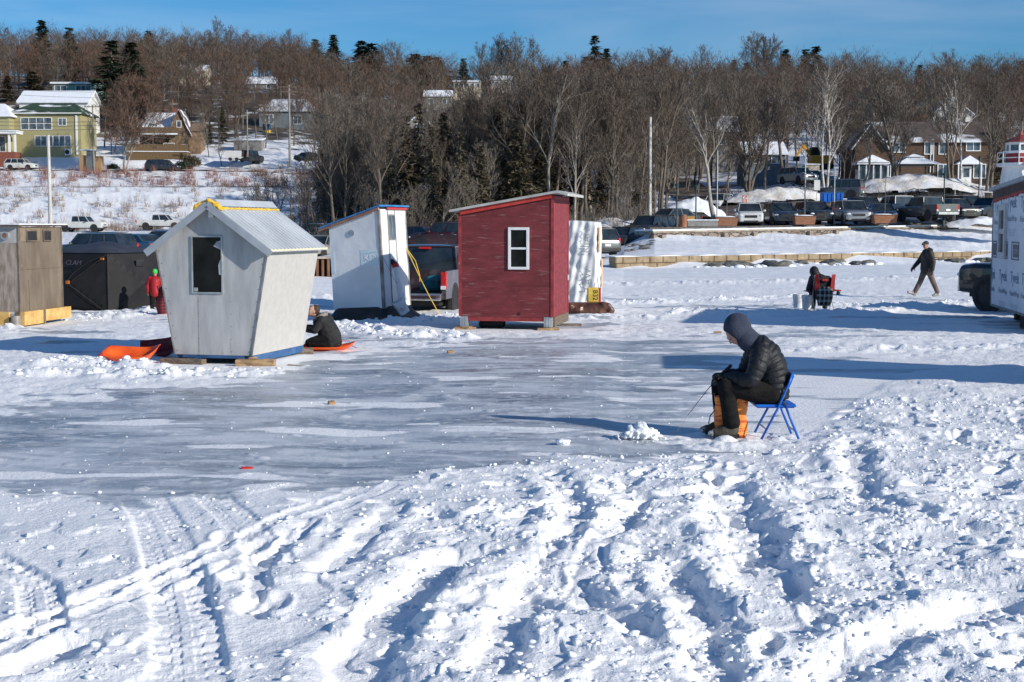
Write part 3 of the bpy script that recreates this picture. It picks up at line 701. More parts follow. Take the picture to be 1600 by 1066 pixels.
sc.build('screws', mat('rusty_screw', (.08, .05, .04), (.15, .09, .06), 20, .8), t, org)
jn = MB(); jn.bar(fr.P(.42, -.001, zb), fr.P(.42, -.001, 1.1), .006, .004); jn.bar(fr.P(W + .045, .05, .52), fr.P(W + .05, D - .05, .52), .006, .006)
jn.build('panel_joint', mat('joint', (.2, .19, .18), (.3, .29, .28), 20, .9), t, org)
# roof: two ribbed sheets
def slope(mb, sgn, ov=.14, th=.02, ribs=True):
    x0 = W / 2; xe = W / 2 + sgn * (W / 2 + fl + .11); zt = za + .03; sl = (za - ze) / (W / 2 + fl); zee = zt - sl * (W / 2 + fl + .11)
    A, B, C_, D_ = fr.P(x0, -ov, zt), fr.P(xe, -ov, zee), fr.P(xe, D + ov, zee), fr.P(x0, D + ov, zt)
    up = Vector((0, 0, th)); mb.hexa([A, B, C_, D_, A + up, B + up, C_ + up, D_ + up])
    if ribs:
        n = 17
        for k in range(n):
            b = -ov + .04 + k * (D + 2 * ov - .08) / (n - 1)
            mb.bar(fr.P(x0, b, zt + th + .008), fr.P(xe, b, zee + th + .008), .035, .018)
rf = MB(); slope(rf, 1); slope(rf, -1); roof = rf.build('roof', M['metal_roof'], t, org)
cp = MB(); cp.hexa([fr.P(W / 2 - .15, .05, za - .02), fr.P(W / 2 + .15, .05, za - .02), fr.P(W / 2 + .15, D + .15, za - .02), fr.P(W / 2 - .15, D + .15, za - .02), fr.P(W / 2 - .05, .05, za + .09), fr.P(W / 2 + .05, .05, za + .09), fr.P(W / 2 + .05, D + .15, za + .09), fr.P(W / 2 - .05, D + .15, za + .09)])
cp.build('ridge_cap', M['metal_roof'], roof, org)
fa = MB(); x0 = W / 2
sl = (za - ze) / (W / 2 + fl)
for s in (1, -1):
    xe = W / 2 + s * (W / 2 + fl + .11); zee = za + .01 - sl * (W / 2 + fl + .11)
    fa.bar(fr.P(x0, -.15, za + .0), fr.P(xe, -.15, zee - .01), .022, .11)
fa.build('fascia', mat('fascia_grey', (.30, .33, .37), (.38, .41, .45), 4, .5), roof, org)
fo = MB(); rr = random.Random(3)
for k in range(34):
    s = rr.choice((-1, 1)); q = rr.random() ** 1.2 * .24; fo.ell(fr.P(W / 2 + s * q, -.14 + rr.random() * .10, za + .065 - q * .62 + rr.uniform(-.01, .03)), (.03 + rr.random() * .025, .04, .02 + rr.random() * .02), nu=8, nv=6)
for k in range(80):
    b = .0 + k * .029; fo.ell(fr.P(W / 2 + .17 + rr.uniform(-.01, .012), b, za - .055 + rr.uniform(-.006, .006)), (.02 + rr.random() * .012,) * 3, nu=7, nv=5)
remesh_build(fo, 'sealing_foam', M['foam_y'], roof, org, .018, 3)
f2 = MB(); xe = W / 2 + (W / 2 + fl + .11); zee = za + .03 - sl * (W / 2 + fl + .11)
for k in range(17): f2.ell(fr.P(xe - .01, -.1 + k * (D + .2) / 16, zee + .03), (.025, .035, .02), nu=7, nv=5)
f2.capsule(fr.P(xe - .01, -.12, zee + .022), fr.P(xe - .01, D + .12, zee + .022), .018); remesh_build(f2, 'eave_foam', mat('pale_foam', (.62, .58, .42), (.72, .68, .52), 12, .8), roof, org, .010, 1)
window(fr, t, org, .34, .83, 1.17, 2.04, 0, M['galv'], M['glass'], .022, 0, .02)
pp = MB(); pp.prism([fr.P(.83, -.011, 1.99), fr.P(.83, -.011, 1.84), fr.P(.70, -.011, 1.90), fr.P(.76, -.011, 1.97)], -fr.e2 * .004); pp.prism([fr.P(.83, -.011, 1.72), fr.P(.83, -.011, 1.44), fr.P(.79, -.011, 1.45), fr.P(.78, -.011, 1.6)], -fr.e2 * .004)
pp.prism([fr.P(.35, -.011, 1.18), fr.P(.42, -.011, 1.18), fr.P(.42, -.011, 1.24), fr.P(.35, -.011, 1.24)], -fr.e2 * .004)
pp.build('paper', mat('pale_paper', (.25, .28, .3), (.4, .43, .45), 6, .7), t, org)
vt = MB(); fr.cub(vt, W / 2 - .02, W / 2 + .06, -.05, -.001, za - .2, za - .1); vt.build('vent', M['white_paint'], t, org)
sk = MB(); fr.cub(sk, .02, .12, .03, D + .0, .07, zb); fr.cub(sk, W - .12, W - .001, .03, D, .05, zb - .003); fr.cub(sk, .13, W - .13, .0, .05, .12, zb - .002)
sk.build('skid', M['blue_paint'], t, org)
def timber(name, label, a, b, w, h, mt=None, group=None, cat='timber'):
    a = Vector(a); b = Vector(b); m_ = MB(); c = (a + b) / 2; n = 7; d = (b - a); u = Vector((0, 0, 1)); x = d.cross(u).normalized(); rq = random.Random(int(a.x * 97 + a.y * 31))
    rows = []
    for k in range(n + 1):
        p = a + d * (k / n); r = []
        for sx_, sz_ in ((-1, -1), (1, -1), (1, 1), (-1, 1)): r.append(p + x * sx_ * (w / 2) * rq.uniform(.92, 1.04) + u * sz_ * (h / 2) * rq.uniform(.9, 1.05))
        rows.append(r)
    vs = [q for r in rows for q in r]; fs = [(0, 3, 2, 1)[::1], tuple(n * 4 + i for i in range(4))]
    for k in range(n):
        for i in range(4): fs.append((k * 4 + i, k * 4 + (i + 1) % 4, k * 4 + 4 + (i + 1) % 4, k * 4 + 4 + i))
    m_.add(vs, fs); o = m_.build(name, mt or M['wood_raw'], None, c, bevel=.006); return tag(o, label, cat, group)
timber('timber_block', 'short sawn beam under the front right corner of the grey shack', fr.P(W - .18, -.18, .06), fr.P(W + .42, -.06, .065), .16, .14)
timber('timber_block', 'grey weathered beam under the front left corner of the grey shack', fr.P(-.20, -.06, .055), fr.P(.55, -.1, .055), .15, .11, M['wood_old'])
timber('timber_block', 'brown beam end under the back right corner of the grey shack', fr.P(W - .25, D - .1, .04), fr.P(W + .12, D + .12, .06), .16, .12, M['wood_old'])
timber('wood_scrap', 'small chip of pale wood on top of the front right beam', fr.P(W + .02, -.16, .15), fr.P(W + .14, -.10, .155), .05, .03)

# ---- red shack
org = Vector((-.1, 30.2, 0)); fr = Fr((-1.13, 30.42), (.975, -.2))
t = thing('ice_fishing_shack', org, 'weathered dark red plywood shack with one white framed window and a slanting roof', 'fishing shack')
W, D = 2.04, 1.95; zb = .30; zl = 2.52; zr = 2.87
wl = MB(); wl.prism([fr.P(0, 0, zb), fr.P(W, 0, zb), fr.P(W, 0, zr), fr.P(0, 0, zl)], fr.e2 * .03); wl.build('wall', M['red_ply'], t, org); wl = MB(); wl.prism([fr.P(0, D, zb), fr.P(W, D, zb), fr.P(W, D, zr), fr.P(0, D, zl)], -fr.e2 * .03); wl.build('wall', M['red_ply'], t, org)
wl = MB(); fr.cub(wl, 0, .03, .032, D - .032, zb, zl - .01); wl.build('side_wall', M['red_ply'], t, org)
dw = MB(); fr.cub(dw, W - .03, W, .032, D - .032, zb, zr - .01); dw.build('side_wall', M['red_osb'], t, org)
tr = MB(); fr.cub(tr, -.012, .05, -.014, -.001, zb, zl - .02); fr.cub(tr, W - .05, W + .012, -.014, -.001, zb, zr - .02); fr.cub(tr, W + .001, W + .014, 0.0, .06, zb, zr - .02); fr.cub(tr, W + .001, W + .014, D - .06, D, zb, zr - .02)
fr.cub(tr, W + .001, W + .014, .062, D - .062, zr - .09, zr - .02); fr.cub(tr, W + .002, W + .006, .062, D - .062, 1.60, 1.615)
fr.cub(tr, .18, W - .18, .01, .04, .2, zb - .003); tr.build('trim', mat('red_board', (.20, .025, .03), (.34, .05, .05), 5, .7, c3=(.42, .33, .3), s3=12, t3=(.68, .75)), t, org)
rf = MB(); ov = .19; g = (zr - zl) / W
A = [fr.P(-ov, -.1, zl - g * ov + .03), fr.P(W + .1, -.1, zr + g * .1 + .03), fr.P(W + .1, D + .15, zr + g * .1 + .03), fr.P(-ov, D + .15, zl - g * ov + .03)]
rf.hexa(A + [p + Vector((0, 0, .05)) for p in A])
B = [fr.P(W + .1, -.1, zr + g * .1 + .028), fr.P(W + .32, -.1, zr - .02), fr.P(W + .32, D + .15, zr - .02), fr.P(W + .1, D + .15, zr + g * .1 + .028)]
rf.hexa(B + [p + Vector((0, 0, .052)) for p in B]); roof = rf.build('roof', M['felt_edge'], t, org)
fc = MB(); fc.hexa([fr.P(.04, -.045, zl - .06), fr.P(W - .02, -.045, zr - .06), fr.P(W - .02, -.018, zr - .06), fr.P(.04, -.018, zl - .06), fr.P(.04, -.045, zl + .03), fr.P(W - .02, -.045, zr + .03), fr.P(W - .02, -.018, zr + .03), fr.P(.04, -.018, zl + .03)])
fc.build('fascia', M['red_trim'], t, org)
window(fr, t, org, 1.13, 1.47, 1.36, 2.14, 0, M['white_paint'], M['glass'], .055, 1, .035)
for a in (.02, W - .2):
    pb = MB(); fr.cub(pb, a, a + .17, .0, .15, .08, zb - .004); fr.cub(pb, a + .05, a + .06, -.006, 0, .08, zb - .004); fr.cub(pb, a + .11, a + .12, -.006, 0, .08, zb - .004); pb.build('corner_post', M['galv'], t, org)
rl = MB(); fr.cub(rl, W - .03, W + .01, .16, D, .10, zb - .004); rl.build('skid', M['wood_old'], t, org)
la = MB(); fr.cub(la, W + .015, W + .04, D - .16, D - .12, 1.02, 1.14); la.build('latch', M['white_paint'], t, org)
kn = MB(); kn.disc(fr.P(1.3, -.004, .36), fr.e2, .035, .008, 10); kn.build('knot', mat('knot', (.03, .01, .01), (.06, .02, .02), 9, .9), t, org)
for k, (a, b, lb) in enumerate(((.02, .0, 'stack of two pale boards under the left corner post of the red shack'), (W - .2, .0, 'pale board under the right corner post of the red shack'), (W + .05, D - .5, 'darker board under the back right corner of the red shack'))):
    p = fr.P(a - .12, b + .05, .0)
    timber('timber_board', lb, fr.P(a - .14, b + .02, .035), fr.P(a + .32, b + .1, .04), .24, .055 if k != 1 else .07, M['wood_raw'] if k < 2 else M['wood_old'])
timber('timber_board', 'upper pale board of the stack under the left corner post of the red shack', fr.P(-.08, .04, .068), fr.P(.25, .0, .07), .2, .02)
jk = MB(); jk.chain([fr.P(.42, .5, .1), fr.P(.78, .55, .12)], [.11, .12], 12); o = remesh_build(jk, 'rubber_bag', M['black_trim'], None, fr.P(.6, .5, 0), .02, 2); tag(o, 'black lump of rubber lying under the red shack', 'bag')

# ---- white shack, leaning a little
org = Vector((-3.35, 33.8, 0)); fr = Fr((-4.22, 33.72), (.93, -.37)); fr.T = Matrix.Rotation(R(-3.2), 3, 'Y')
t = thing('ice_fishing_shack', org, 'leaning white board shack with a blue edged roof and a black tarp skirt', 'fishing shack')
W, D = 1.34, 1.42; zb = .24; zl = 2.2; zr = 2.56
wl = MB(); wl.prism([fr.P(0, 0, zb), fr.P(W, 0, zb), fr.P(W, 0, zr), fr.P(0, 0, zl)], fr.e2 * .03); wl.build('wall', M['white_wrap'], t, org); wl = MB(); wl.prism([fr.P(0, D, zb), fr.P(W, D, zb), fr.P(W, D, zr), fr.P(0, D, zl)], -fr.e2 * .03); wl.build('wall', M['white_wrap'], t, org)
wl = MB(); fr.cub(wl, 0, .03, .032, D - .032, zb, zl - .02); wl.build('side_wall', M['white_wrap'], t, org); wl = MB(); fr.cub(wl, W - .03, W, .032, D - .032, zb, zr - .01)
wl.build('wall', M['white_wrap'], t, org)
tp = MB(); fr.cub(tp, W - .05, W + .012, -.012, -.001, zb - .02, zr - .02); fr.cub(tp, W + .001, W + .014, .0, .06, zb - .02, zr - .02)
tp.build('corner_trim', mat('dark_tape', (.10, .09, .09), (.34, .31, .30), 3.5, .7, stretch=(1, 1, .8)), t, org)
st_ = MB()
for b in (.42, .45 + .35): fr.cub(st_, W + .001, W + .012, b, b + .03, zb, zr - .03 if b > .7 else zr - .03)
fr.cub(st_, W + .001, W + .012, D - .04, D, zb, zr - .03); st_.build('batten', mat('grey_batten', (.2, .19, .18), (.36, .34, .33), 5, .8), t, org)
window(fr, t, org, .47, .78, 1.85, zr - .16, W, mat('grey_frame', (.18, .18, .18), (.3, .3, .3), 8, .7), M['house_glass'], .03, 0, .02, side='right', vm=1)
rf = MB(); g = (zr - zl) / W
for (a0, a1, z0, z1, b0, b1, mm) in ((-.25, W + .06, zl - g * .25, zr + g * .06, -.08, D + .1, 0), ):
    A = [fr.P(a0, b0, z0 + .035), fr.P(a1, b0, z1 + .035), fr.P(a1, b1, z1 + .035), fr.P(a0, b1, z0 + .035)]; rf.hexa(A + [p + Vector((0, 0, .035)) for p in A], 0)
roof = rf.build('roof', mat('blue_roof_edge', (.02, .16, .42), (.05, .28, .6), 5, .5), t, org)
bf = MB(); A = [fr.P(-.24, -.07, zl - g * .24 - .03), fr.P(W + .02, -.07, zr - .03), fr.P(W + .02, -.035, zr - .03), fr.P(-.24, -.035, zl - g * .24 - .03)]; bf.hexa(A + [p + Vector((0, 0, .06)) for p in A]); bf.build('fascia', mat('brown_fascia', (.22, .09, .06), (.36, .18, .12), 3, .8), roof, org)
rd = MB(); fr.cub(rd, W + .02, W + .05, .35, D, zr - .02, zr + .03); rd.build('red_edge', M['red_trim'], roof, org)
ve = MB(); ve.disc(fr.P(.60, -.012, 2.03), fr.e2, .075, .02, 20); ve.build('round_vent', mat('blue_grey_vent', (.24, .28, .33), (.32, .36, .42), 9, .6), t, org)
pf = mat('faint_blue_print', (.56, .66, .71), (.64, .72, .76), 3, .7)
pl = MB(); fr.cub(pl, .80, W - .06, -.005, -.001, 1.25, 1.62); pl.build('print_panel', pf, t, org); pl = MB(); fr.cub(pl, .002, .10, -.005, -.001, 1.10, 1.62); pl.build('print_panel', pf, t, org)
textmesh('KEN', .20, 'lettering', mat('faint_white_print', (.70, .75, .78), (.76, .79, .8), 3, .7), t, org_m(fr.mw(1.08, -.009, 1.36), org), sx=1.0)
rbt = MB(); rbt.bar(fr.P(.88, -.008, 1.53), fr.P(1.26, -.008, 1.57), .012, .004); rbt.build('print_line', MATS['faint_white_print'], t, org)
# tarp skirt lying over the snow round the foot
sk = MB(); ring = []; rr = random.Random(8)
per = [(0, 0), (.35, 0), (.7, 0), (1.0, 0), (W, 0), (W, .5), (W, 1.0), (W, D), (.6, D), (0, D), (0, .9), (0, .4)]
out = [(-.18, -.32), (.35, -.38), (.7, -.34), (1.1, -.40), (W + .35, -.42), (W + .55, .3), (W + .62, 1.0), (W + .4, D + .2), (.6, D + .3), (-.2, D + .2), (-.3, .9), (-.25, .4)]
N = len(per); lv = 6
for k in range(lv):
    f = k / (lv - 1)
    for i in range(N):
        a = per[i][0] * (1 - f) + out[i][0] * f; b = per[i][1] * (1 - f) + out[i][1] * f
        z = (zb + .06) * (1 - f) ** 1.3 + .015 + (rr.uniform(-.035, .05) if 0 < k < lv - 1 else 0) - .05 * (k == lv - 1)
        p = fr.o + fr.e1 * a + fr.e2 * b; q = fr.P(a, b, zb + .04) if k == 0 else Vector((p.x, p.y, z)); ring.append(q + (Vector((0, 0, 0)) if k else (fr.e1 * (a - W / 2) + fr.e2 * (b - D / 2)) * .012))
fs = [(k * N + i, k * N + (i + 1) % N, (k + 1) * N + (i + 1) % N, (k + 1) * N + i) for k in range(lv - 1) for i in range(N)]
sk.add(ring, fs); o = sk.build('tarp_skirt', mat('black_tarp', (.012, .012, .013), (.045, .038, .034), 3, .55, bump=.03, bscale=6), t, org, smooth=True)
so = o.modifiers.new('sol', 'SOLIDIFY'); so.thickness = .012; ss = o.modifiers.new('sub', 'SUBSURF'); ss.levels = 2; ss.render_levels = 2
# pipe and bucket
pg = thing('drain_pipe', fr.P(W + .25, .35, 0), 'white plastic pipe with a red collar leaning against the white shack', 'pipe'); og = pg.location.copy()
p0 = fr.P(W + .10, .52, 1.20); p1 = fr.P(W + .30, .40, .12)
MB().tube([p1, p0], .062, 16).build('pipe', M['white_paint'], pg, og, smooth=True, sharp=40)
MB().tube([p0 + (p0 - p1) * -.03, p0 + (p0 - p1) * .05], .075, 16).build('collar', mat('red_plastic', (.5, .02, .012), (.62, .04, .02), 6, .4), pg, og, smooth=True, sharp=40)
MB().tube([p0 + (p0 - p1) * .045, p0 + (p0 - p1) * .08 + fr.e1 * -.1 + Vector((0, 0, .03))], [.055, .07], 12).build('outlet', M['black_trim'], pg, og)
def bucket(name, loc, label, r=.15, h=.37, tilt=None, mt=None, group=None, logo=None):
    t_ = thing(name, loc, label, 'bucket', 0, group); mt = mt or mat('white_bucket', (.66, .67, .68), (.76, .77, .78), 5, .4)
    b = MB(); n = 28; prof = [(.82, 0), (.84, .02), (.96, .8), (1.0, .83), (.98, .86), (1.03, .9), (1.03, .94), (1.0, .97), (1.03, 1.0), (.96, 1.0), (.93, .95), (.8, .06), (0, .05)]
    o_ = []
    for (q, z) in prof:
        for k in range(n): o_.append((math.cos(k * 2 * math.pi / n) * q * r, math.sin(k * 2 * math.pi / n) * q * r, z * h))
    fs_ = [(j * n + k, j * n + (k + 1) % n, (j + 1) * n + (k + 1) % n, (j + 1) * n + k) for j in range(len(prof) - 1) for k in range(n)] + [tuple(range(n))[::-1]]
    b.add(o_, fs_); b.build('tub', mt, t_, None, smooth=True, sharp=35)
    hd = MB(); pts = [(math.cos(a) * r * 1.06, math.sin(a) * .02 - .0, h * .88 - abs(math.sin(a)) * r * 1.1) for a in [math.pi * k / 12 for k in range(13)]]
    pts = [(p[0], -r * 1.03 * math.sin(math.pi * i / 12), p[2]) for i, p in enumerate(pts)]
    hd.tube(pts, .004, 6); hd.build('handle', M['galv'], t_, None)
    if tilt: t_.rotation_euler = tilt
    return t_
b = bucket('bucket', fr.P(W + .42, .22, .10), 'white bucket tipped on the black tarp at the foot of the white pipe', .15, .34, (R(14), R(-28), 0))
bp = MB(); bp.bar((-.03, -.152, .2), (.02, -.150, .10), .03, .006); bp.build('red_smear', M['red_trim'], b, None)
rp = MB(); a0 = fr.P(W + .02, D - .1, 1.62); a1 = gnd(689, 496); pts = [a0.lerp(a1, k / 12) - Vector((0, 0, .12 * math.sin(math.pi * k / 12) * .5)) for k in range(13)]
rp.tube(pts, .011, 6); rp.tube([a0, a0.lerp(a1, .2) + Vector((.05, 0, .03)), a0.lerp(a1, .38)], .01, 6); rp.tube([a0.lerp(a1, .38), a0.lerp(a1, .42) + Vector((-.03, 0, -.1))], .01, 6)
tag(rp.build('rope', mat('yellow_rope', (.6, .38, .04), (.75, .52, .1), 20, .8), None, a1), 'yellow guy rope from the white shack down to the snow', 'rope')
rp = MB(); rp.tube([fr.P(W + .02, .05, 1.42), fr.P(W + .2, .2, .9), gnd(652, 494)], .004, 5)
rp.build('thin_line', M['black_trim'], t, org)

# ---- brown plywood shack at the left edge
org = Vector((-11.3, 31.5, 0)); fr = Fr((-10.60, 30.6), (.99, -.14))
t = thing('ice_fishing_shack', org, 'brown plywood shack with two tiny windows standing on tan foam boards', 'fishing shack')
W, D = 2.3, 2.05; zb, zt = .38, 2.20
wl = MB(); fr.cub(wl, -.03, 0, 0.03, D, zb, zt); wl.build('wall', M['brown_ply'], t, org)
wl = MB(); fr.cub(wl, -W, -.001, 0, .028, zb, zt - .34); fr.cub(wl, -W, -.03, D - .03, D, zb, zt - .01); fr.cub(wl, -W, -W + .03, .03, D - .04, zb, zt); wl.build('front_wall', M['weather_ply'], t, org)
wl = MB(); fr.cub(wl, -W, -.001, 0, .028, zt - .338, zt + .02); wl.build('upper_panel', mat('pale_panel', (.32, .32, .33), (.46, .46, .46), 4, .6), t, org)
up = MB(); fr.cub(up, .001, .012, .06, 1.0, zt - .31, zt - .02); up.build('patch_panel', mat('tan_ply', (.17, .135, .095), (.24, .195, .14), 4, .85), t, org)
tp = MB(); fr.cub(tp, .001, .01, .42, .43, zb, 1.05); fr.cub(tp, .001, .01, 0.03, D, 1.28, 1.285); fr.cub(tp, -.012, .014, -.012, .03, zb - .02, zt); fr.cub(tp, .001, .016, D - .03, D, zb, zt); tp.build('batten', mat('dark_batten', (.12, .09, .065), (.2, .15, .11), 6, .9), t, org)
for b0, b1 in ((.36, .80), (1.15, 1.48)): window(fr, t, org, b0, b1, zt - .29, zt - .09, .012, MATS['dark_batten'], M['glass'], .025, 0, .02, side='right')
rf = MB(); fr.cub(rf, -W - .1, .07, -.12, D + .1, zt + .02, zt + .05); fr.cub(rf, -W - .1, .09, -.13, D + .12, zt + .051, zt + .075, 1); rf.build('roof', [mat('dark_roof_edge', (.05, .035, .03), (.13, .09, .07), 4, .8), M['roof_snow']], t, org)
vv = MB(); vv.tube([fr.P(-.28, -.001, zt - .18), fr.P(-.28, -.06, zt - .18)], .09, 20); vv.build('round_vent', M['galv'], t, org, smooth=True, sharp=40); vv = MB(); vv.tube([fr.P(-.28, -.06, zt - .18), fr.P(-.28, -.065, zt - .18)], .055, 16); vv.build('vent_hole', mat('rusty_hole', (.12, .06, .04), (.2, .1, .07), 9, .8), t, org)
bs = MB()
fr.cub(bs, -.02, .10, .0, .88, .08, zb - .004); fr.cub(bs, -.02, .10, .98, D + .2, .12, zb - .004); fr.cub(bs, -W, -.22, -.08, .02, .08, zb - .004); bs.build('foam_base', M['foam_tan'], t, org)
bs = MB(); fr.cub(bs, -.01, .11, .885, .975, .06, zb - .004); bs.build('base_post', M['wood_old'], t, org)
bs = MB(); bs.tube([fr.P(-.05, -.10, .0), fr.P(-.05, -.10, .30)], .10, 18); bs.build('metal_foot', mat('dull_can', (.26, .23, .21), (.4, .37, .34), 7, .5, metal=.4), t, org, smooth=True, sharp=40)
bs = MB(); fr.cub(bs, -.1, .02, -.06, .02, .30, zb + .0); bs.build('corner_block', M['wood_old'], t, org)

# ---- white tarp wrapped shack behind the red one
org = Vector((2.0, 37.6, 0)); fr = Fr((1.10, 37.2), (.985, -.17))
t = thing('tarp_covered_shack', org, 'shack wrapped in crinkled white tarp standing half hidden behind the red shack', 'fishing shack')
W, D, zb, zt = 1.08, 1.5, .25, 2.33
tb = MB(); nx, nzv = 40, 46; rr = random.Random(2)
def wrinkle(s_, z): return .035 * math.sin(s_ * 9 + 2.2 * z) * math.sin(z * 2.1 + s_) + .02 * math.sin(s_ * 23 - z * 6) + .014 * math.sin(z * 17 + s_ * 5)
loop = []
per = [(0, 0), (W, 0), (W, D), (0, D), (0, 0)]; vs = []
for j in range(nzv + 1):
    z = zb + (zt - zb) * j / nzv
    for (p, q) in zip(per[:-1], per[1:]):
        for i in range(nx):
            f = i / nx; a = p[0] + (q[0] - p[0]) * f; b = p[1] + (q[1] - p[1]) * f; s_ = a * 1.3 + b * 1.7
            n_ = Vector((q[1] - p[1], -(q[0] - p[0]))).normalized(); w_ = wrinkle(s_, z) * math.sin(math.pi * f) ** .5
            rd_ = 1 - .06 * max(0, (z - zt + .12) / .12) ** 2; vs.append(fr.P((a - W / 2) * rd_ + W / 2 + n_.x * w_, (b - D / 2) * rd_ + D / 2 + n_.y * w_, z + .04 * math.sin(math.pi * a / W) * (j == nzv)))
n4 = nx * 4; fs = [(j * n4 + i, j * n4 + (i + 1) % n4, (j + 1) * n4 + (i + 1) % n4, (j + 1) * n4 + i) for j in range(nzv) for i in range(n4)] + [tuple(nzv * n4 + i for i in range(n4))]
tb.add(vs, fs); tb.build('tarp', mat('white_tarp', (.56, .58, .60), (.72, .73, .74), 2, .5, bump=.012, bscale=8), t, org, smooth=True)
om = mat('orange_print', (.60, .36, .18), (.70, .48, .3), 20, .7); gm = mat('grey_print', (.22, .25, .27), (.4, .42, .44), 20, .7)
Z90 = Matrix.Rotation(R(90), 4, 'Z')
pp = MB(); fr.cub(pp, W + .05, W + .055, .3, .7, 1.55, 2.2); pp.build('print_panel', om, t, org); pp = MB(); fr.cub(pp, W + .05, W + .055, 1.0, 1.35, .6, 1.35); pp.build('print_panel', om, t, org)
textmesh('NIAN', .26, 'lettering', gm, t, org_m(fr.mw(W - .13, -.07, 1.85) @ Z90, org)); textmesh('LAW', .26, 'lettering', gm, t, org_m(fr.mw(W - .10, -.07, .85) @ Z90, org))
textmesh('PLASTIC', .16, 'lettering', MATS['white_paint'], t, org_m(fr.mw(W + .058, .55, 1.9, 'right') @ Z90, org))
cb = MB(); cb.tube([fr.P(W + .05, 0, .9), fr.P(W + .12, -.1, .5), fr.P(W + .2, -.2, .1), fr.P(W + .55, -.5, .02)], .006, 5); cb.build('cord', M['black_trim'], t, org)
# yellow box + brown tarp bundle
c = Vector((2.05, 35.9, 0)); t = thing('yellow_sack', c + Vector((0, 0, .30)), 'yellow sack with a red edge standing on the brown tarp bundle', 'sack')
b = MB(); b.box((0, 0, .19), (.30, .14, .38)); bo = b.build('sack_body', mat('yellow_print', (.55, .38, .05), (.68, .5, .1), 8, .6), t, None, bevel=.03)
b = MB(); b.box((.165, 0, .19), (.06, .142, .37)); b.build('red_edge', mat('crimson_print', (.4, .02, .05), (.5, .06, .1), 8, .6), t, None, bevel=.01)
textmesh('B32', .17, 'lettering', M['black_trim'], t, Matrix.Translation((.0, -.074, .19)) @ Matrix.Rotation(R(90), 4, 'X') @ Matrix.Rotation(R(-90), 4, 'Z'), sx=1.0)
b = MB(); rr = random.Random(4)
for k in range(26): 
    x = rr.uniform(-.75, .42); b.capsule((x, rr.uniform(-.12, .2), rr.uniform(.08, .24)), (x + rr.uniform(.15, .5) * (1 if x < .1 else .4), rr.uniform(-.15, .2), rr.uniform(.07, .22)), rr.uniform(.06, .11), rr.uniform(.05, .1), 8)
b.capsule((-.8, 0, .16), (.3, 0, .16), .17, .17); b.chain([(.3, -.1, .3), (.45, -.12, .25), (.55, -.1, .12), (.45, -.15, .04)], [.06, .07, .07, .05])
o = remesh_build(b, 'tarp_bundle', mat('brown_tarp', (.055, .022, .015), (.14, .065, .045), 5, .3, bump=.02, bscale=12), None, Vector((0, 0, 0)), .022, 2); o.location = c + Vector((-.1, -.35, 0))
tag(o, 'shiny dark brown tarp rolled up on the snow beside the red shack', 'tarp')

# ---- black pop-up tent
C0 = gnd(170, 491); fr = Fr((C0.x, C0.y), (.89, -.45)); org = C0.copy()
t = thing('popup_tent', org, 'black pop-up fishing tent with orange tags between the brown and the grey shack', 'tent')
S = 2.1; zc = 1.52
base = [(-S, 0), (0, 0), (0, S), (-S, S)]
M['tent'] = mat('tent_fabric', (.008, .008, .009), (.015, .014, .015), 2.5, .75, bump=.03, bscale=2.2); M['tent_hi'] = mat('tent_fabric_lighter', (.022, .02, .02), (.032, .029, .029), 2.5, .75, bump=.02, bscale=3)
w = MB(); vs = []
def wallpt(i, f): p, q = base[i], base[(i + 1) % 4]; return (p[0] + (q[0] - p[0]) * f, p[1] + (q[1] - p[1]) * f)
mid = S / 2
for i in range(4):
    p, q = base[i], base[(i + 1) % 4]; nrm = Vector((q[1] - p[1], -(q[0] - p[0]))).normalized(); n = 12
    grid = []
    for j in range(n + 1):
        for k in range(n + 1):
            f, g = k / n, j / n; bul = .30 * min(1 - abs(2 * f - 1), 1 - abs(2 * g - 1)); tp_ = 1 - .04 * g
            a = p[0] + (q[0] - p[0]) * f; b = p[1] + (q[1] - p[1]) * f; a = (a + mid) * tp_ - mid; b = (b - mid) * tp_ + mid
            sag = -.07 * (1 - abs(2 * f - 1)) * (g > .99); grid.append(fr.P(a + nrm.x * bul, b + nrm.y * bul, g * zc + sag * 0))
    w.add(grid, [(j * (n + 1) + k, j * (n + 1) + k + 1, (j + 1) * (n + 1) + k + 1, (j + 1) * (n + 1) + k) for j in range(n) for k in range(n)])
w.build('wall', M['tent'], t, org)
rf = MB(); n = 12; grid = []
for j in range(n + 1):
    for k in range(n + 1):
        f, g = k / n, j / n; z = zc + .02 + .30 * min(1 - abs(2 * f - 1), 1 - abs(2 * g - 1)) ** 0.8; grid.append(fr.P(-S * .98 + S * .96 * f, S * .02 + S * .96 * g, z))
rf.add(grid, [(j * (n + 1) + k, j * (n + 1) + k + 1, (j + 1) * (n + 1) + k + 1, (j + 1) * (n + 1) + k) for j in range(n) for k in range(n)]); rf.build('roof', mat('tent_roof', (.028, .03, .042), (.045, .048, .062), 2.5, .6), t, org, smooth=True)
zp = MB()
def tw(a, z, o_=.012): f = 1 + a / S; g = z / zc; bul = .30 * min(1 - abs(2 * f - 1), 1 - abs(2 * g - 1)); return fr.P(a, -bul - o_, z)
arc = [tw(-.15 - .95 * math.sin(math.pi * k / 16) ** .8, zc * (.96 - .92 * k / 16)) for k in range(17)]
zp.tube(arc, .014, 6); zp.tube([tw(-.02, .02), tw(-1.05, .76)], .012, 6); zp.tube([tw(-.04, 1.5), tw(-1.05, .76)], .012, 6); zp.tube([fr.P(.005, -.005, 0.02), fr.P(-.04, .04, zc)], .018, 6)
zp.build('zip', M['tent_hi'], t, org)
og_ = mat('orange_tag', (.85, .16, .01), (.95, .24, .02), 8, .5)
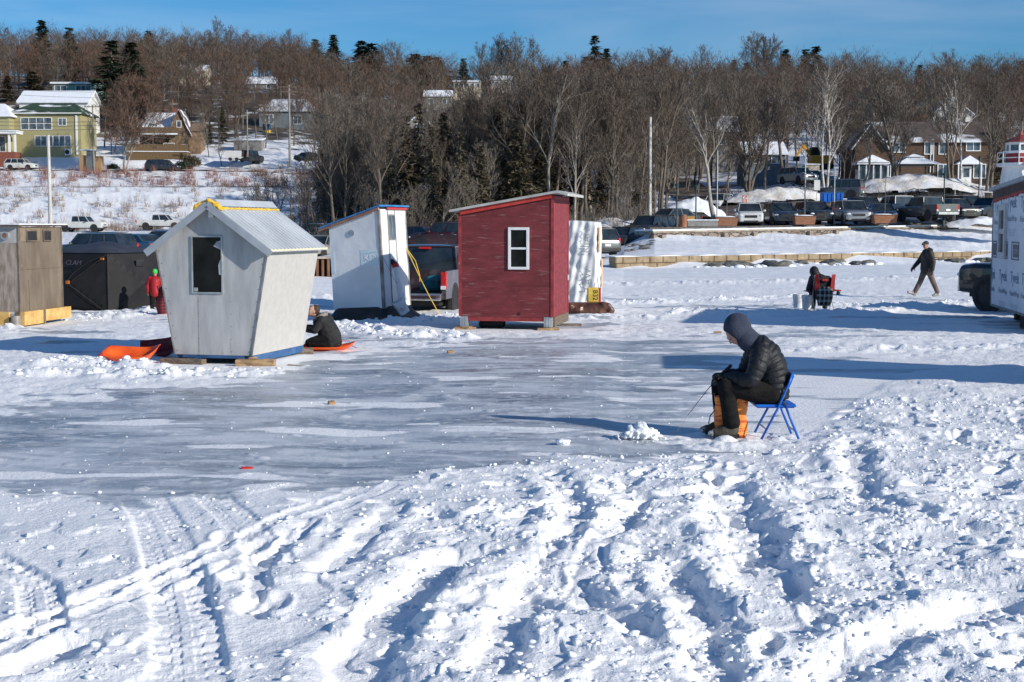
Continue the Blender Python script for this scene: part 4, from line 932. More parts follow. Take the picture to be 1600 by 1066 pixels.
for (a, z) in ((-1.06, .80), (-.12, 1.40)):
    b = MB(); p = tw(a, z, .03); b.bar(p - fr.e1 * .055, p + fr.e1 * .055, .02, .08 if a < -1 else .05); b.build('tag', og_, t, org)
textmesh('CLAM', .17, 'lettering', mat('tent_lettering', (.09, .085, .10), (.16, .15, .18), 6, .7), t, org_m(Matrix.Translation(tw(-1.0, 1.24, .05)) @ fr.mw(0, 0, 0).to_3x3().to_4x4() @ Matrix.Rotation(R(-14), 4, 'X'), org), sx=1.2)
b = MB(); b.bar(fr.P(.13, .9, 1.28), fr.P(.13, 1.2, 1.28), .02, .16); b.build('vent_window', M['black_trim'], t, org)

# ---- house-wrapped shack at the right edge
zt0, zt1 = 3.02, 3.2; A0 = Vector((11.46, 34.0, 0)); A1 = Vector((10.60, 28.8, 0)); dv = (A1 - A0); L_ = dv.length
fr = Fr((A0.x, A0.y), dv / L_)          # a runs towards the camera along the visible wall; e2 points away to the right (+x)
if fr.e2.x < 0: fr.e2 = -fr.e2
org = A0.copy(); t = thing('ice_fishing_shack', org, 'long shack in white house wrap with blue lettering at the right edge of the picture', 'fishing shack')
zb = .33; W2 = 2.4
wl = MB(); wl.hexa([fr.P(0, 0, zb), fr.P(L_, 0, zb), fr.P(L_, W2, zb), fr.P(0, W2, zb), fr.P(0, 0, zt0), fr.P(L_, 0, zt1), fr.P(L_, W2, zt1), fr.P(0, W2, zt0)])
wl.build('wall', mat('house_wrap', (.62, .65, .69), (.72, .74, .77), 1.4, .55, bump=.012, bscale=4), t, org)
tr = MB(); g = (zt1 - zt0) / L_
tr.hexa([fr.P(-.02, -.02, zt0 - .16), fr.P(L_ + .02, -.02, zt1 - .16), fr.P(L_ + .02, -.002, zt1 - .16), fr.P(-.02, -.002, zt0 - .16), fr.P(-.02, -.02, zt0 + .02), fr.P(L_ + .02, -.02, zt1 + .02), fr.P(L_ + .02, -.002, zt1 + .02), fr.P(-.02, -.002, zt0 + .02)])
tr.build('top_strip', mat('dark_brown_felt', (.05, .03, .025), (.11, .07, .055), 6, .85), t, org)
rr = random.Random(6); ed = MB(); a = 0
while a < L_:
    w_ = rr.uniform(.08, .2); h_ = rr.uniform(.04, .10); z = zt0 + g * a - .16; fr.cub(ed, a, min(a + w_, L_), -.021, -.003, z - h_, z - .002); a += w_
ed.build('torn_red_edge', mat('torn_red', (.28, .03, .025), (.42, .06, .04), 8, .8), t, org)
rf = MB(); P4 = [fr.P(-.12, -.1, zt0 + .02), fr.P(L_ + .15, -.1, zt1 + .02), fr.P(L_ + .15, W2 + .1, zt1 + .02), fr.P(-.12, W2 + .1, zt0 + .02)]; rf.hexa(P4 + [p + Vector((0, 0, .09)) for p in P4]); rf.build('roof', mat('grey_roof_edge', (.30, .31, .33), (.40, .41, .43), 5, .6), t, org)
cs = MB(); fr.cub(cs, -.02, .03, -.015, -.001, zb, zt0 - .17); fr.cub(cs, 0, L_, -.015, -.001, zb - .0, zb + .05); fr.cub(cs, -.015, 0, 0, W2, zb, zt0 - .1); cs.build('corner_trim', mat('grey_wood_trim', (.20, .19, .19), (.30, .28, .28), 6, .8), t, org)
window(fr, t, org, 1.15, 1.75, 1.63, 2.58, 0, mat('greyish_frame', (.50, .48, .46), (.62, .6, .58), 8, .6), mat('brown_glass', (.05, .04, .045), (.09, .075, .075), 2, .2), .14, 1, .06)
bm_ = mat('wrap_blue_print', (.12, .19, .30), (.16, .24, .36), 5, .7); gp = mat('wrap_grey_print', (.30, .34, .40), (.38, .42, .48), 5, .7); bb = mat('wrap_brown_label', (.15, .13, .13), (.2, .17, .17), 5, .7)
def MWl(a, z):  # text on the visible wall: reading direction runs towards the camera, normal towards -x
    Xw = fr.e1; Nw = -fr.e2; Yw = Nw.cross(Xw); p = fr.P(a, -.004, z)
    return Matrix(((Xw.x, Yw.x, Nw.x, p.x), (Xw.y, Yw.y, Nw.y, p.y), (Xw.z, Yw.z, Nw.z, p.z), (0, 0, 0, 1)))
for (a, z, s) in ((.75, 2.55, .38), (2.45, 2.62, .38), (.25, .98, .36), (1.55, .98, .36), (3.0, .98, .36), (4.3, .98, .36), (4.0, 2.6, .38)):
    textmesh('Tyvek', s, 'lettering', bm_, t, org_m(MWl(a, z), org), sx=1.15 if a > .3 else .5)
    textmesh('HomeWrap', s * .5, 'lettering', gp, t, org_m(MWl(a, z - .29), org), sx=1.25 if a > .3 else .5)
for (a, z) in ((.75, 2.1), (2.5, 2.15), (1.55, .5), (3.0, .5), (4.2, 2.15)):
    sm = MB()
    for k in range(5): w_ = .45 - .05 * k + .06 * (k % 2); fr.cub(sm, a - w_, a + w_, -.006, -.003, z - k * .035, z - k * .035 + .009)
    sm.build('fine_print', gp, t, org)
for (a0, a1) in ((.12, .62), (.90, 2.05), (2.55, 3.4), (4.1, 4.9)):
    lb = MB(); z = 1.68
    fr.cub(lb, a0, a1, -.009, -.0035, z - .2, z - .17); fr.cub(lb, a0, a1, -.009, -.0035, z + .17, z + .2); fr.cub(lb, a0, a0 + .04, -.009, -.0035, z - .17, z + .17); fr.cub(lb, a1 - .04, a1, -.009, -.0035, z - .17, z + .17); fr.cub(lb, a0 + .2 * (a1 - a0), a1 - .06, -.008, -.0035, z - .14, z + .14)
    lb.build('brown_label', bb, t, org)
textmesh('EXTREME', .15, 'lettering', gp, t, org_m(Matrix.Translation(-fr.e2 * .006) @ MWl(3.05, 1.62), org))
timber('timber_block', 'dark beam propping up the house-wrapped shack at the right edge', (11.15, 31.0, .16), (12.6, 30.9, .16), .42, .33, mat('dark_beam', (.035, .025, .022), (.07, .05, .045), 6, .9))
timber('timber_block', 'dark beam under the far end of the house-wrapped shack', (11.9, 33.6, .16), (13.0, 33.4, .16), .3, .33, MATS['dark_beam'])
timber('timber_block', 'dark beam under the near end of the house-wrapped shack', (10.9, 29.1, .16), (12.6, 28.9, .16), .3, .33, MATS['dark_beam'])

# ---- plywood shack just outside the right edge: it throws the long shadow across the ice
fr = Fr((8.35, 18.6), (1, -.1)); org = Vector((9.4, 19.3, 0)); t = thing('ice_fishing_shack', org, 'tall plywood shack standing on the ice to the right of the seated man', 'fishing shack')
wl = MB(); wl.prism([fr.P(0, 0, .2), fr.P(2.2, 0, .2), fr.P(2.2, 0, 2.9), fr.P(1.1, 0, 3.15), fr.P(0, 0, 2.9)], fr.e2 * 1.9); wl.build('wall', M['brown_ply'], t, org)
rf = MB()
for a0, a1, z0, z1 in ((-.15, 1.1, 2.88, 3.17), (1.1, 2.35, 3.17, 2.88)):
    P4 = [fr.P(a0, -.1, z0), fr.P(a1, -.1, z1), fr.P(a1, 2.0, z1), fr.P(a0, 2.0, z0)]; rf.hexa(P4 + [p + Vector((0, 0, .05)) for p in P4])
rf.build('roof', M['metal_roof'], t, org); window(fr, t, org, .8, 1.4, 1.4, 2.1, 0, M['white_paint'], M['glass'], .05)
sk = MB(); fr.cub(sk, .1, .3, .02, 1.88, .0, .198); fr.cub(sk, 1.9, 2.1, .02, 1.88, .0, .198); sk.build('skid', M['wood_old'], t, org)

# ---- sleds and litter
def sled(name, loc, label, L=1.0, W=.5, rz=0, mt=None, h=.16, tilt=(0, 0)):
    n, m_ = 22, 14; vs = []; 
    for i in range(n + 1):
        f = i / n * 2 - 1
        for j in range(m_ + 1):
            g = j / m_ * 2 - 1; r = (abs(f) ** 3.2 + abs(g) ** 3.2); z = h * min(1.0, r) ** 2.2; k = 1 - .10 * max(0, f) ** 2
            z += .07 * max(0, f) ** 3 + .010 * math.cos(g * 9) * (r < .8); vs.append((f * L / 2, g * W / 2 * k, z))
    b = MB(); b.add(vs, [(i * (m_ + 1) + j, (i + 1) * (m_ + 1) + j, (i + 1) * (m_ + 1) + j + 1, i * (m_ + 1) + j + 1) for i in range(n) for j in range(m_)])
    o = b.build(name, mt, None, None, smooth=True); o.location = loc; o.rotation_euler = (tilt[0], tilt[1], rz); so = o.modifiers.new('s', 'SOLIDIFY'); so.thickness = .008
    return tag(o, label, 'sled')
om_ = mat('orange_plastic', (.72, .10, .01), (.88, .17, .02), 5, .35); M['orange_plastic'] = om_
c = gnd(204, 571); sled('plastic_sled', c + Vector((.0, .0, .10)), 'bright orange plastic sled lying in the snow left of the grey shack', .88, .5, R(-6), mat('red_orange_plastic', (.55, .05, .012), (.85, .13, .02), 3, .3), .12, (R(15), R(2)))
c = gnd(246, 561); sled('plastic_sled', c + Vector((.02, .1, .10)), 'dark red plastic sled beside the orange one at the grey shack', .62, .45, R(8), mat('wine_plastic', (.13, .008, .014), (.2, .015, .025), 3, .35), .12, (R(34), R(-6)))
c = gnd(512, 549); sled('plastic_sled', c + Vector((-.02, .05, .02)), 'orange plastic sled under the kneeling person', 1.0, .46, R(-4), mat('orange_red_plastic', (.70, .07, .015), (.85, .12, .02), 3, .35), .07, (R(3), 0))
cd = MB(); p = gnd(530, 545); cd.tube([p + Vector((0, 0, .05)), p + Vector((.05, .1, .13)), p + Vector((.17, .12, .14)), p + Vector((.2, 0, .06)), p + Vector((.32, -.02, .02))], .006, 5)
tag(cd.build('sled_rope', mat('red_cord', (.45, .05, .06), (.6, .1, .1), 9, .7), None, p), 'thin red pull cord looped at the end of the orange sled by the kneeling person', 'rope')
def lump_at(name, px, py, size, mt, label, cat, rz=0):
    c = gnd(px, py); b = MB(); b.box((0, 0, size[2] / 2), size); b.box((size[0] * .15, -.004, size[2] * 1.05), (size[0] * .5, size[1] * .7, size[2] * .3)); o = b.build(name, mt, None, None, bevel=min(size) * .2); o.location = c + Vector((0, 0, .004)); o.rotation_euler = (R(6), R(4), rz); return tag(o, label, cat)
lump_at('plastic_lure', 386, 736, (.11, .05, .03), MATS['red_plastic'], 'tiny red plastic piece on the grey ice near the foreground snow', 'litter', .2)
lump_at('wood_scrap', 518, 633, (.09, .06, .045), M['wood_raw'], 'small brown wood cube on the ice right of the grey shack', 'wood scrap', .4)
lump_at('wood_scrap', 704, 554, (.12, .08, .06), M['wood_raw'], 'small pale wood block on the ice below the red shack', 'wood scrap', .2)
lump_at('bark_piece', 265, 712, (.10, .04, .02), M['black_trim'], 'small black scrap on the ice below the grey shack', 'litter', .1)
lump_at('stick', 466, 573, (.34, .04, .02), M['wood_old'], 'flat dark stick on the ice right of the front right beam', 'stick', .03)
# tip-up lying on the snow in the middle
c = gnd(1120, 523); t = thing('tip_up', c, 'small wooden fishing tip-up with a white wire loop left of the seated man', 'fishing gear')
b = MB(); b.box((.02, 0, .05), (.14, .06, .035)); b.build('block', M['wood_raw'], t, None)
b = MB(); b.tube([(-.06, 0, .05), (-.2, 0, .1), (-.33, .02, .08), (-.38, 0, .0)], .005, 5); b.tube([(-.06, .0, .05), (-.2, -.05, .03), (-.36, -.05, .02)], .005, 5); b.build('wire', M['white_paint'], t, None)
# ================================================================ vehicles
_cm = {}
def paint(name, c, metal=.3):
    if name not in _cm: _cm[name] = mat(name, tuple(v * .85 for v in c), c, 1.2, .3, metal=metal, coat=.6, c3=tuple(v * .6 + .08 for v in c), s3=2.2, t3=(.58, .72))
    return _cm[name]
SPEC = {  # L, halfwidth, height, belt, hood, front-base, windscreen base x, roof front x, roof rear x, rear base x, rear deck height, wheel r, wheelbase
 'sedan':   (4.7, .91, 1.45, .95, .88, 1.10, .45, -.95, -1.75, 1.02, .33, 2.75),
 'suv':     (4.65, .94, 1.70, 1.08, 1.05, 1.15, .60, -1.85, -2.25, 1.08, .37, 2.70),
 'minivan': (5.0, .98, 1.76, 1.08, 1.00, 1.55, .85, -2.05, -2.42, 1.08, .35, 3.0),
 'pickup':  (5.8, .99, 1.90, 1.22, 1.20, 1.30, .75, -.75, -1.05, 1.22, .42, 3.6),
 'jeep':    (4.2, .90, 1.85, 1.15, 1.12, .75, .60, -1.95, -2.05, 1.15, .42, 2.6)}
def car(label, loc, fwd, kind, col, group=None, cat=None, snow=False, open_gate=False, name=None, zrot=0.0):
    L, w, H_, belt, hood, wb, rfx, rrx, rbx, deck, r, base = SPEC[kind]
    rz = math.atan2(fwd[1], fwd[0])
    t = thing(name or {'sedan': 'parked_car', 'suv': 'parked_car', 'minivan': 'minivan', 'pickup': 'pickup_truck', 'jeep': 'parked_car'}[kind], loc, label, cat or {'pickup': 'pickup truck', 'minivan': 'minivan'}.get(kind, 'car'), rz, group)
    if zrot: t.rotation_euler = (0, zrot, rz)
    xf, xr = L / 2, -L / 2; zl = .28 if kind != 'pickup' else .42
    def ring(x, hw, z0, z1, tum=.90):
        hgt = z1 - z0; half = [(hw * .80, z0), (hw * .96, z0 + .04), (hw * 1.0, z0 + hgt * .28), (hw * 1.0, z0 + hgt * .55), (hw * .985, z1 - hgt * .16), (hw * tum, z1 - .03), (hw * tum * .88, z1)]
        return [Vector((x, -a, z)) for a, z in half] + [Vector((x, a, z)) for a, z in reversed(half)]
    cabend = rbx if kind != 'pickup' else -.98
    st = []
    if kind == 'pickup':
        st = [(xf, .86, zl + .10, hood - .22), (xf - .10, .96, zl + .02, hood - .06), (xf - .5, 1, zl, hood - .01), (wb, 1, zl, belt - .02), (rfx, 1, zl, belt), (-.98, 1, zl, belt)]
        body = MB()
    else:
        st = [(xf, .80, zl + .12, hood - .28), (xf - .08, .92, zl + .02, hood - .14), (xf - .35, .985, zl, hood - .04), (wb - .1, 1, zl, hood + .03), (wb - .35, 1, zl, belt - .01), (0, 1, zl, belt), (rrx + .1, 1, zl, belt), (min(rbx + .12, rrx), .99, zl, deck), (xr + .15, .97, zl + .02, deck - .02), (xr + .03, .92, zl + .08, deck - .12), (xr, .84, zl + .14, deck - .22)]
        body = MB()
    n = 14
    def loft(mb, st, tum=.9):
        o = len(mb.v); vs = []
        for s_ in st: vs += ring(s_[0], s_[1] * w, s_[2], s_[3], tum)
        fs = [(j * n + i, j * n + (i + 1) % n, (j + 1) * n + (i + 1) % n, (j + 1) * n + i) for j in range(len(st) - 1) for i in range(n)]
        fs += [tuple(range(n)), tuple((len(st) - 1) * n + i for i in range(n))[::-1]]
        mb.add(vs, fs)
    loft(body, st)
    if kind == 'pickup':
        bz0, bz1 = .62, 1.25
        for s_ in (-1, 1):
            body.box((-1.0 - (xr + 1.0) * -.5 if 0 else (xr - .98) / 2, s_ * (w - .06), (zl + bz1) / 2 + .05), (abs(xr + .98) - .02, .12, bz1 - zl - .1))
        body.box(((xr - .98) / 2, 0, bz0 - .04), (abs(xr + .98), 2 * w - .14, .08))
        if not open_gate: body.box((xr + .05, 0, (bz0 + bz1) / 2 + .02), (.09, 2 * w - .03, bz1 - bz0 + .05))
        else: body.box((xr - .28, 0, bz0 - .02), (.56, 2 * w - .26, .07))
    bo = body.build('body', col, t, None, smooth=True, sharp=32, bevel=.03 if kind == 'pickup' else 0.0)
    # greenhouse
    tw = .74 if kind in ('sedan', 'suv') else .80
    zr_ = H_ - .05; g = MB(); bw = w * .90
    bx0, bx1 = (rbx, wb) if kind != 'pickup' else (-.96, wb)
    rx0, rx1 = (rrx, rfx) if kind != 'pickup' else (-.86, rfx)
    if kind == 'pickup': rx0 = -.84
    nb = 6
    def P8(z0, z1, e=0.0):
        return [Vector((bx0 - e, -bw - e, z0)), Vector((bx1 + e, -bw - e, z0)), Vector((bx1 + e, bw + e, z0)), Vector((bx0 - e, bw + e, z0)), Vector((rx0 - e, -w * tw - e, z1)), Vector((rx1 + e, -w * tw - e, z1)), Vector((rx1 + e, w * tw + e, z1)), Vector((rx0 - e, w * tw + e, z1))]
    Q = P8(belt - .06, zr_); g.hexa(Q); g.build('windows', M['car_glass'], t, None, bevel=.02)
    rf = MB(); m_ = 8
    for j in range(m_ + 1):
        for i in range(m_ + 1):
            f, q = i / m_, j / m_; x = rx0 - .03 + (rx1 - rx0 + .06) * f; y = (-1 + 2 * q) * (w * tw + .02); rf.v.append((x, y, zr_ - .0 + .055 * (1 - (2 * q - 1) ** 4) * (1 - .75 * (2 * f - 1) ** 4)))
    for j in range(m_):
        for i in range(m_): a = j * (m_ + 1) + i; rf.f.append((a, a + 1, a + m_ + 2, a + m_ + 1)); rf.mi.append(0)
    k0 = len(rf.v); rf.v += [(p[0], p[1], zr_ - .03) for p in rf.v[:k0]]
    for j in range(m_):
        for i in range(m_): a = k0 + j * (m_ + 1) + i; rf.f.append((a, a + m_ + 1, a + m_ + 2, a + 1)); rf.mi.append(0)
    edge = [i for i in range(m_ + 1)] + [j * (m_ + 1) + m_ for j in range(1, m_ + 1)] + [m_ * (m_ + 1) + i for i in range(m_ - 1, -1, -1)] + [j * (m_ + 1) for j in range(m_ - 1, 0, -1)]
    for a, b in zip(edge, edge[1:] + edge[:1]): rf.f.append((a, a + k0, b + k0, b)); rf.mi.append(0)
    roof = rf.build('roof', M['roof_snow'] if snow else col, t, None, smooth=True, sharp=50)
    for s_ in (-1, 1):
        def sp(f, z):  # point on the side glass surface
            h = (z - Q[0].z) / (Q[4].z - Q[0].z); xb = Q[0].x + (Q[1].x - Q[0].x) * f; xt = Q[4].x + (Q[5].x - Q[4].x) * f; return Vector((xb + (xt - xb) * h, s_ * (bw + (w * tw - bw) * h + .005), z))
        for f in ((0, 1) if kind == 'pickup' else (0, .30, .62, 1) if kind != 'sedan' else (0, .48, 1)):
            wd = .075 if f in (0, 1) else .055; MB().bar(sp(f, belt - .05), sp(f, zr_), wd, .03, up=(0, s_, 0)).build('pillar', col, t, None)
        if kind == 'pickup': MB().bar(sp(.46, belt - .05), sp(.46, zr_), .07, .03, up=(0, s_, 0)).build('pillar', col, t, None)
    if kind in ('suv', 'minivan'):
        rr_ = MB()
        for s_ in (-1, 1): rr_ = MB(); rr_.bar((rx0 + .15, s_ * (w * tw - .05), H_ + .02), (rx1 - .15, s_ * (w * tw - .05), H_ + .02), .03, .03); rr_.build('roof_rail', M['black_trim'], t, None)
    # wheels
    for sx_ in (-1, 1):
        cx = sx_ * base / 2 + (.05 if kind != 'pickup' else .1)
        for s_ in (-1, 1):
            ar = MB(); ar.tube([(cx, s_ * (w * 1.0 - .10), r + .02), (cx, s_ * (w * 1.0 + .004), r + .02)], r * 1.13, 22); ar.build('wheel_arch', M['black_trim'], t, None)
            tt = MB(); y0, y1 = s_ * (w - .20), s_ * (w + .012); o_ = len(tt.v)
            prof = [(r * .62, y0), (r * .93, y0), (r, y0 + (y1 - y0) * .15), (r, y0 + (y1 - y0) * .85), (r * .93, y1), (r * .66, y1), (r * .62, y1 - s_ * .03)]
            nn = 24
            for (q, y) in prof:
                for k in range(nn): tt.v.append((cx + math.cos(k * 2 * math.pi / nn) * q, y, r + math.sin(k * 2 * math.pi / nn) * q))
            for j in range(len(prof) - 1):
                for k in range(nn): tt.f.append((j * nn + k, j * nn + (k + 1) % nn, (j + 1) * nn + (k + 1) % nn, (j + 1) * nn + k)); tt.mi.append(0)
            wh = tt.build('wheel', M['tyre'], t, None, smooth=True, sharp=40)
            rm = MB(); rm.tube([(cx, s_ * (w - .16), r), (cx, s_ * (w - .03), r)], r * .63, 20)
            for k in range(5):
                a = k * 2 * math.pi / 5; rm.bar((cx, s_ * (w - .012), r), (cx + math.cos(a) * r * .6, s_ * (w - .012), r + math.sin(a) * r * .6), .07, .02, up=(0, 1, 0))
            rm.build('rim', M['rim'], wh, None)
    # face: grille, bumper, lamps; tail
    zc = hood
    b = MB(); b.box((xf - .01, 0, zl + (hood - zl) * .50), (.07, w * .95, (hood - zl) * .24)); b.build('grille', M['black_trim'] if kind != 'pickup' else M['chrome'], t, None, bevel=.02)
    b = MB(); b.box((xf - .0, 0, zl + .13), (.10, w * 1.65, .16)); b.build('bumper', M['chrome'] if kind == 'pickup' else col, t, None, bevel=.03)
    b = MB(); b.box((xf + .035, 0, zl + .06), (.05, w * 1.1, .08)); b.build('air_intake', M['black_trim'], t, None, bevel=.01)
    for s_ in (-1, 1):
        b = MB(); b.ell((xf - .06, s_ * w * .76, zl + (hood - zl) * .60), (.11, .18, .075), nu=14, nv=8); b.build('headlight', M['lamp_lens'], t, None, smooth=True)
        zt_ = (deck - .22) if kind in ('sedan',) else (deck - .12)
        b = MB(); 
        if kind == 'pickup': b.box((xr + .05, s_ * (w - .07), 1.0), (.12, .16, .44))
        else: b.box((xr + .10, s_ * w * .82, zt_), (.16, .22 if kind == 'sedan' else .16, .14 if kind == 'sedan' else .26))
        tlt = b.build('tail_light', M['red_lens'], t, None, bevel=.03)
        if kind == 'pickup': b = MB(); b.box((xr + .048, s_ * (w - .07), .82), (.125, .13, .09)); b.build('reversing_lamp', M['lamp_lens'], tlt, None)
        b = MB(); b.ell((wb - .28, s_ * (w + .12), belt + .02), (.09, .13, .09), nu=12, nv=8); b.tube([(wb - .28, s_ * w * .93, belt - .03), (wb - .28, s_ * (w + .1), belt - .01)], .025, 6); b.build('mirror', M['black_trim'] if kind == 'pickup' else col, t, None, smooth=True)
        b = MB(); b.box((.05, s_ * (w + .002), belt - .18), (.16, .02, .03)); b.build('door_handle', M['chrome'], t, None); b = MB(); b.box((-.85 if kind != 'pickup' else -.55, s_ * (w + .002), belt - .18), (.16, .02, .03)); b.build('door_handle', M['chrome'], t, None)
    b = MB(); b.box((xr - .02, 0, zl + .16), (.14, w * 1.75, .18)); b.build('rear_bumper', M['chrome'] if kind == 'pickup' else M['black_trim'], t, None, bevel=.03)
    if not open_gate: b = MB(); b.box((xr - (.006 if kind != 'pickup' else .0) - .0, 0, zl + .42), (.03, .36, .14)); b.build('licence_plate', M['plate'], t, None)
    ub = MB(); ub.box((0, 0, zl - .02), (L * .9, w * 1.5, .12)); ub.build('underbody', M['black_trim'], t, None)
    return t
def carpx(label, px, py, d, fwd, kind, col, **k):   # wheels on the ground seen at (px,py), depth d
    p = at(px, py, d); return car(label, p, fwd, kind, col, **k)
c_white = paint('paint_white', (.66, .66, .64), .0); c_black = paint('paint_black', (.02, .021, .024), .3); c_navy = paint('paint_navy', (.022, .03, .048)); c_grey = paint('paint_grey', (.13, .135, .14), .5)
c_silver = paint('paint_silver', (.34, .35, .36), .6); c_maroon = paint('paint_maroon', (.055, .012, .016), .3); c_dgreen = paint('paint_dark_green', (.018, .028, .032), .3); c_blue = paint('paint_blue', (.03, .10, .18), .3); c_champ = paint('paint_champagne', (.42, .39, .33), .5)
LOT = 'cars parked in the lot above the stone wall'
S_ = (0, -1)
# near vehicles
t = carpx('dark maroon pickup with its tailgate down, between the white and the red shack', 676, 489, 39.2, (.16, .987), 'pickup', paint('paint_plum', (.045, .022, .028), .15), open_gate=True)
b = MB(); b.box((-.92, 0, 1.80), (.06, .34, .06)); b.build('brake_lamp', M['red_lens'], t, None, bevel=.01)
tl = t.location; b = MB(); b.capsule((0, 0, .12), (.3, .1, .16), .16, .19); b.capsule((.1, 0, .3), (.32, .0, .32), .10, .12); bagp = tl + Vector((-.05, -2.36, .70)); o = remesh_build(b, 'teal_bag', mat('teal_cloth', (.01, .10, .12), (.03, .2, .23), 6, .6), None, Vector((0, 0, 0)), .03, 2); o.location = bagp; tag(o, 'teal cloth bag lying in the open bed of the dark maroon pickup', 'bag')
p = gnd(1521, 487); car('dark green pickup poking out to the left of the house-wrapped shack', Vector((p.x + 2.28, 36.2, 0)), (-.62, .78), 'pickup', c_dgreen).scale = (.99, .99, 1.06)
# left behind tent
carpx('dark grey SUV behind the black tent seen from the rear left', 150, 411, 80, (-.93, .36), 'suv', paint('paint_slate', (.07, .085, .10), .4), snow=False)
carpx('blue car half hidden behind the left edge of the grey shack', 214, 402, 88, (-.8, .6), 'sedan', c_blue)
carpx('dark car peeking over the left roof edge of the grey shack', 258, 394, 96, (-.85, .5), 'sedan', c_black)
carpx('white pickup carrying a dark load at the foot of the left snowy bank', 128, 362, 172, (.97, -.1), 'pickup', c_white)
carpx('white pickup parked side on below the snowy bank left of the grey roof', 252, 359, 178, (.99, .0), 'pickup', c_white)
carpx('silver car above the brown timber crib wall beside the white shack', 503, 404, 88, (-.35, -.94), 'sedan', c_champ)
carpx('small dark red car behind the roof of the maroon pickup', 652, 388, 92, (-.7, .5), 'sedan', c_maroon)
carpx('dark red SUV between the maroon pickup and the red shack', 700, 389, 90, (-.9, .3), 'suv', c_maroon)
# on the upper road at the left
carpx('white station wagon parked below the yellow house', 33, 266, 214, (.995, -.05), 'suv', c_white)
carpx('dark minivan parked on the road below the brown shingle house', 254, 268, 214, (1, 0), 'minivan', paint('paint_dark_blue_grey', (.035, .04, .055), .3))
carpx('dark jeep beside the white box trailer on the road', 393, 254, 222, (.5, .86), 'jeep', c_black)
carpx('dark car parked among the trees on the upper road', 484, 253, 218, (.9, -.4), 'sedan', c_black)
# ramp and lot
carpx('black car at the foot of the boat ramp', 977, 388, 95, (-.55, -.83), 'sedan', c_black)
carpx('dark car parked half way up the boat ramp', 1017, 375, 99, (-.6, -.8), 'suv', c_black)
carpx('grey and dark car parked at the top of the boat ramp by the barrel', 1049, 357, 103, (-.78, -.62), 'sedan', c_grey)
carpx('grey car showing its tail at the right edge of the white tarp shack', 921, 401, 84, (-.4, .9), 'suv', c_grey)
carpx('white car coming down the road behind the tree', 1122, 332, 128, (-.42, -.9), 'suv', c_white)
for lb, px, py, d, f, kd, c in (
 ('white SUV parked nose out, first in the row above the stone wall', 1170, 353, 105, (-.10, -1), 'suv', c_white),
 ('dark blue SUV parked nose out next to the white SUV', 1218, 352, 106, (.02, -1), 'suv', c_navy),
 ('black SUV parked nose out behind the second brown planter', 1270, 350, 107, (.08, -1), 'suv', c_black),
 ('silver grey minivan parked nose out, left of the third brown planter', 1327, 350, 106, (.04, -1), 'minivan', c_silver),
 ('dark SUV in the second row behind the silver grey minivan', 1351, 341, 114, (.12, -1), 'suv', c_black),
 ('dark car behind the third brown planter', 1376, 348, 108, (-.1, -1), 'sedan', c_navy),
 ('white pickup showing its tailgate behind the third brown planter', 1402, 343, 114, (-.35, 1), 'pickup', c_white),
 ('charcoal pickup parked tail out in the middle of the lot', 1447, 346, 110, (-.30, 1), 'pickup', c_grey),
 ('black SUV parked nose out right of the charcoal pickup', 1490, 344, 112, (.32, -1), 'suv', c_black),
 ('dark car in the second row between the charcoal pickup and black SUV', 1508, 337, 119, (.3, -1), 'suv', c_maroon),
 ('dark blue car at the right end of the row beside the house-wrapped shack', 1546, 342, 114, (-.75, -.6), 'suv', c_navy)):
    carpx(lb, px, py, d, f, kd, c, group=LOT)
carpx('grey jeep parked on the snowy slope beside the blue container', 1311, 313, 126, (-.9, .45), 'jeep', c_grey)
carpx('pale car parked in front of the small shed up the slope', 1246, 288, 142, (.4, -.9), 'suv', c_silver)
carpx('snow dusted car at the foot of the excavator', 1272, 289, 143, (.9, -.4), 'sedan', c_blue, snow=True)

# ================================================================ walls, lot furniture
wall_a, wall_b = Vector((5.45, 75.0, 0)), Vector((36, 96.2, 0)); dw = (wall_b - wall_a); Lw = dw.length; dw.normalize(); nw = Vector((dw.y, -dw.x, 0))
M['block'] = mat('split_block', (.23, .17, .105), (.36, .28, .185), 1.4, .9, bump=.03, bscale=9, c3=(.13, .095, .06), s3=2.5, t3=(.58, .72))
t = thing('block_wall', wall_a, 'low tan retaining wall of large split blocks along the lake shore', 'wall')
rr = random.Random(9)
for course in (0, 1):
    mb = MB(); s = -.45 * course; z0 = -.08 + .36 * course + .004
    while s < Lw:
        L0 = .93; a = max(s + .012, 0); bb_ = min(s + L0 - .012, Lw)
        if bb_ - a > .1:
            p = wall_a + dw * a + nw * (.06 if course == 0 else .0); q = wall_a + dw * bb_ + nw * (.06 if course == 0 else 0); bk = -nw * .55; j = rr.uniform(-.015, .015)
            f0 = nw * .045; z1 = z0 + .35
            mb.add([p + Vector((0, 0, z0)), q + Vector((0, 0, z0)), q + bk + Vector((0, 0, z0)), p + bk + Vector((0, 0, z0)), p + Vector((0, 0, z1)), q + Vector((0, 0, z1)), q + bk + Vector((0, 0, z1)), p + bk + Vector((0, 0, z1)),
                    p + f0 + dw * .05 + Vector((0, 0, z0 + .04)), q + f0 - dw * .05 + Vector((0, 0, z0 + .04)), q + f0 - dw * .05 + Vector((0, 0, z1 - .04)), p + f0 + dw * .05 + Vector((0, 0, z1 - .04))],
                   [(4, 5, 6, 7), (1, 2, 6, 5), (2, 3, 7, 6), (3, 0, 4, 7), (0, 1, 9, 8), (1, 5, 10, 9), (5, 4, 11, 10), (4, 0, 8, 11), (8, 9, 10, 11), (0, 3, 2, 1)])
        s += L0
    mb.build('block_course', M['block'], t, wall_a)
sc_ = MB(); n = 60
pts = []
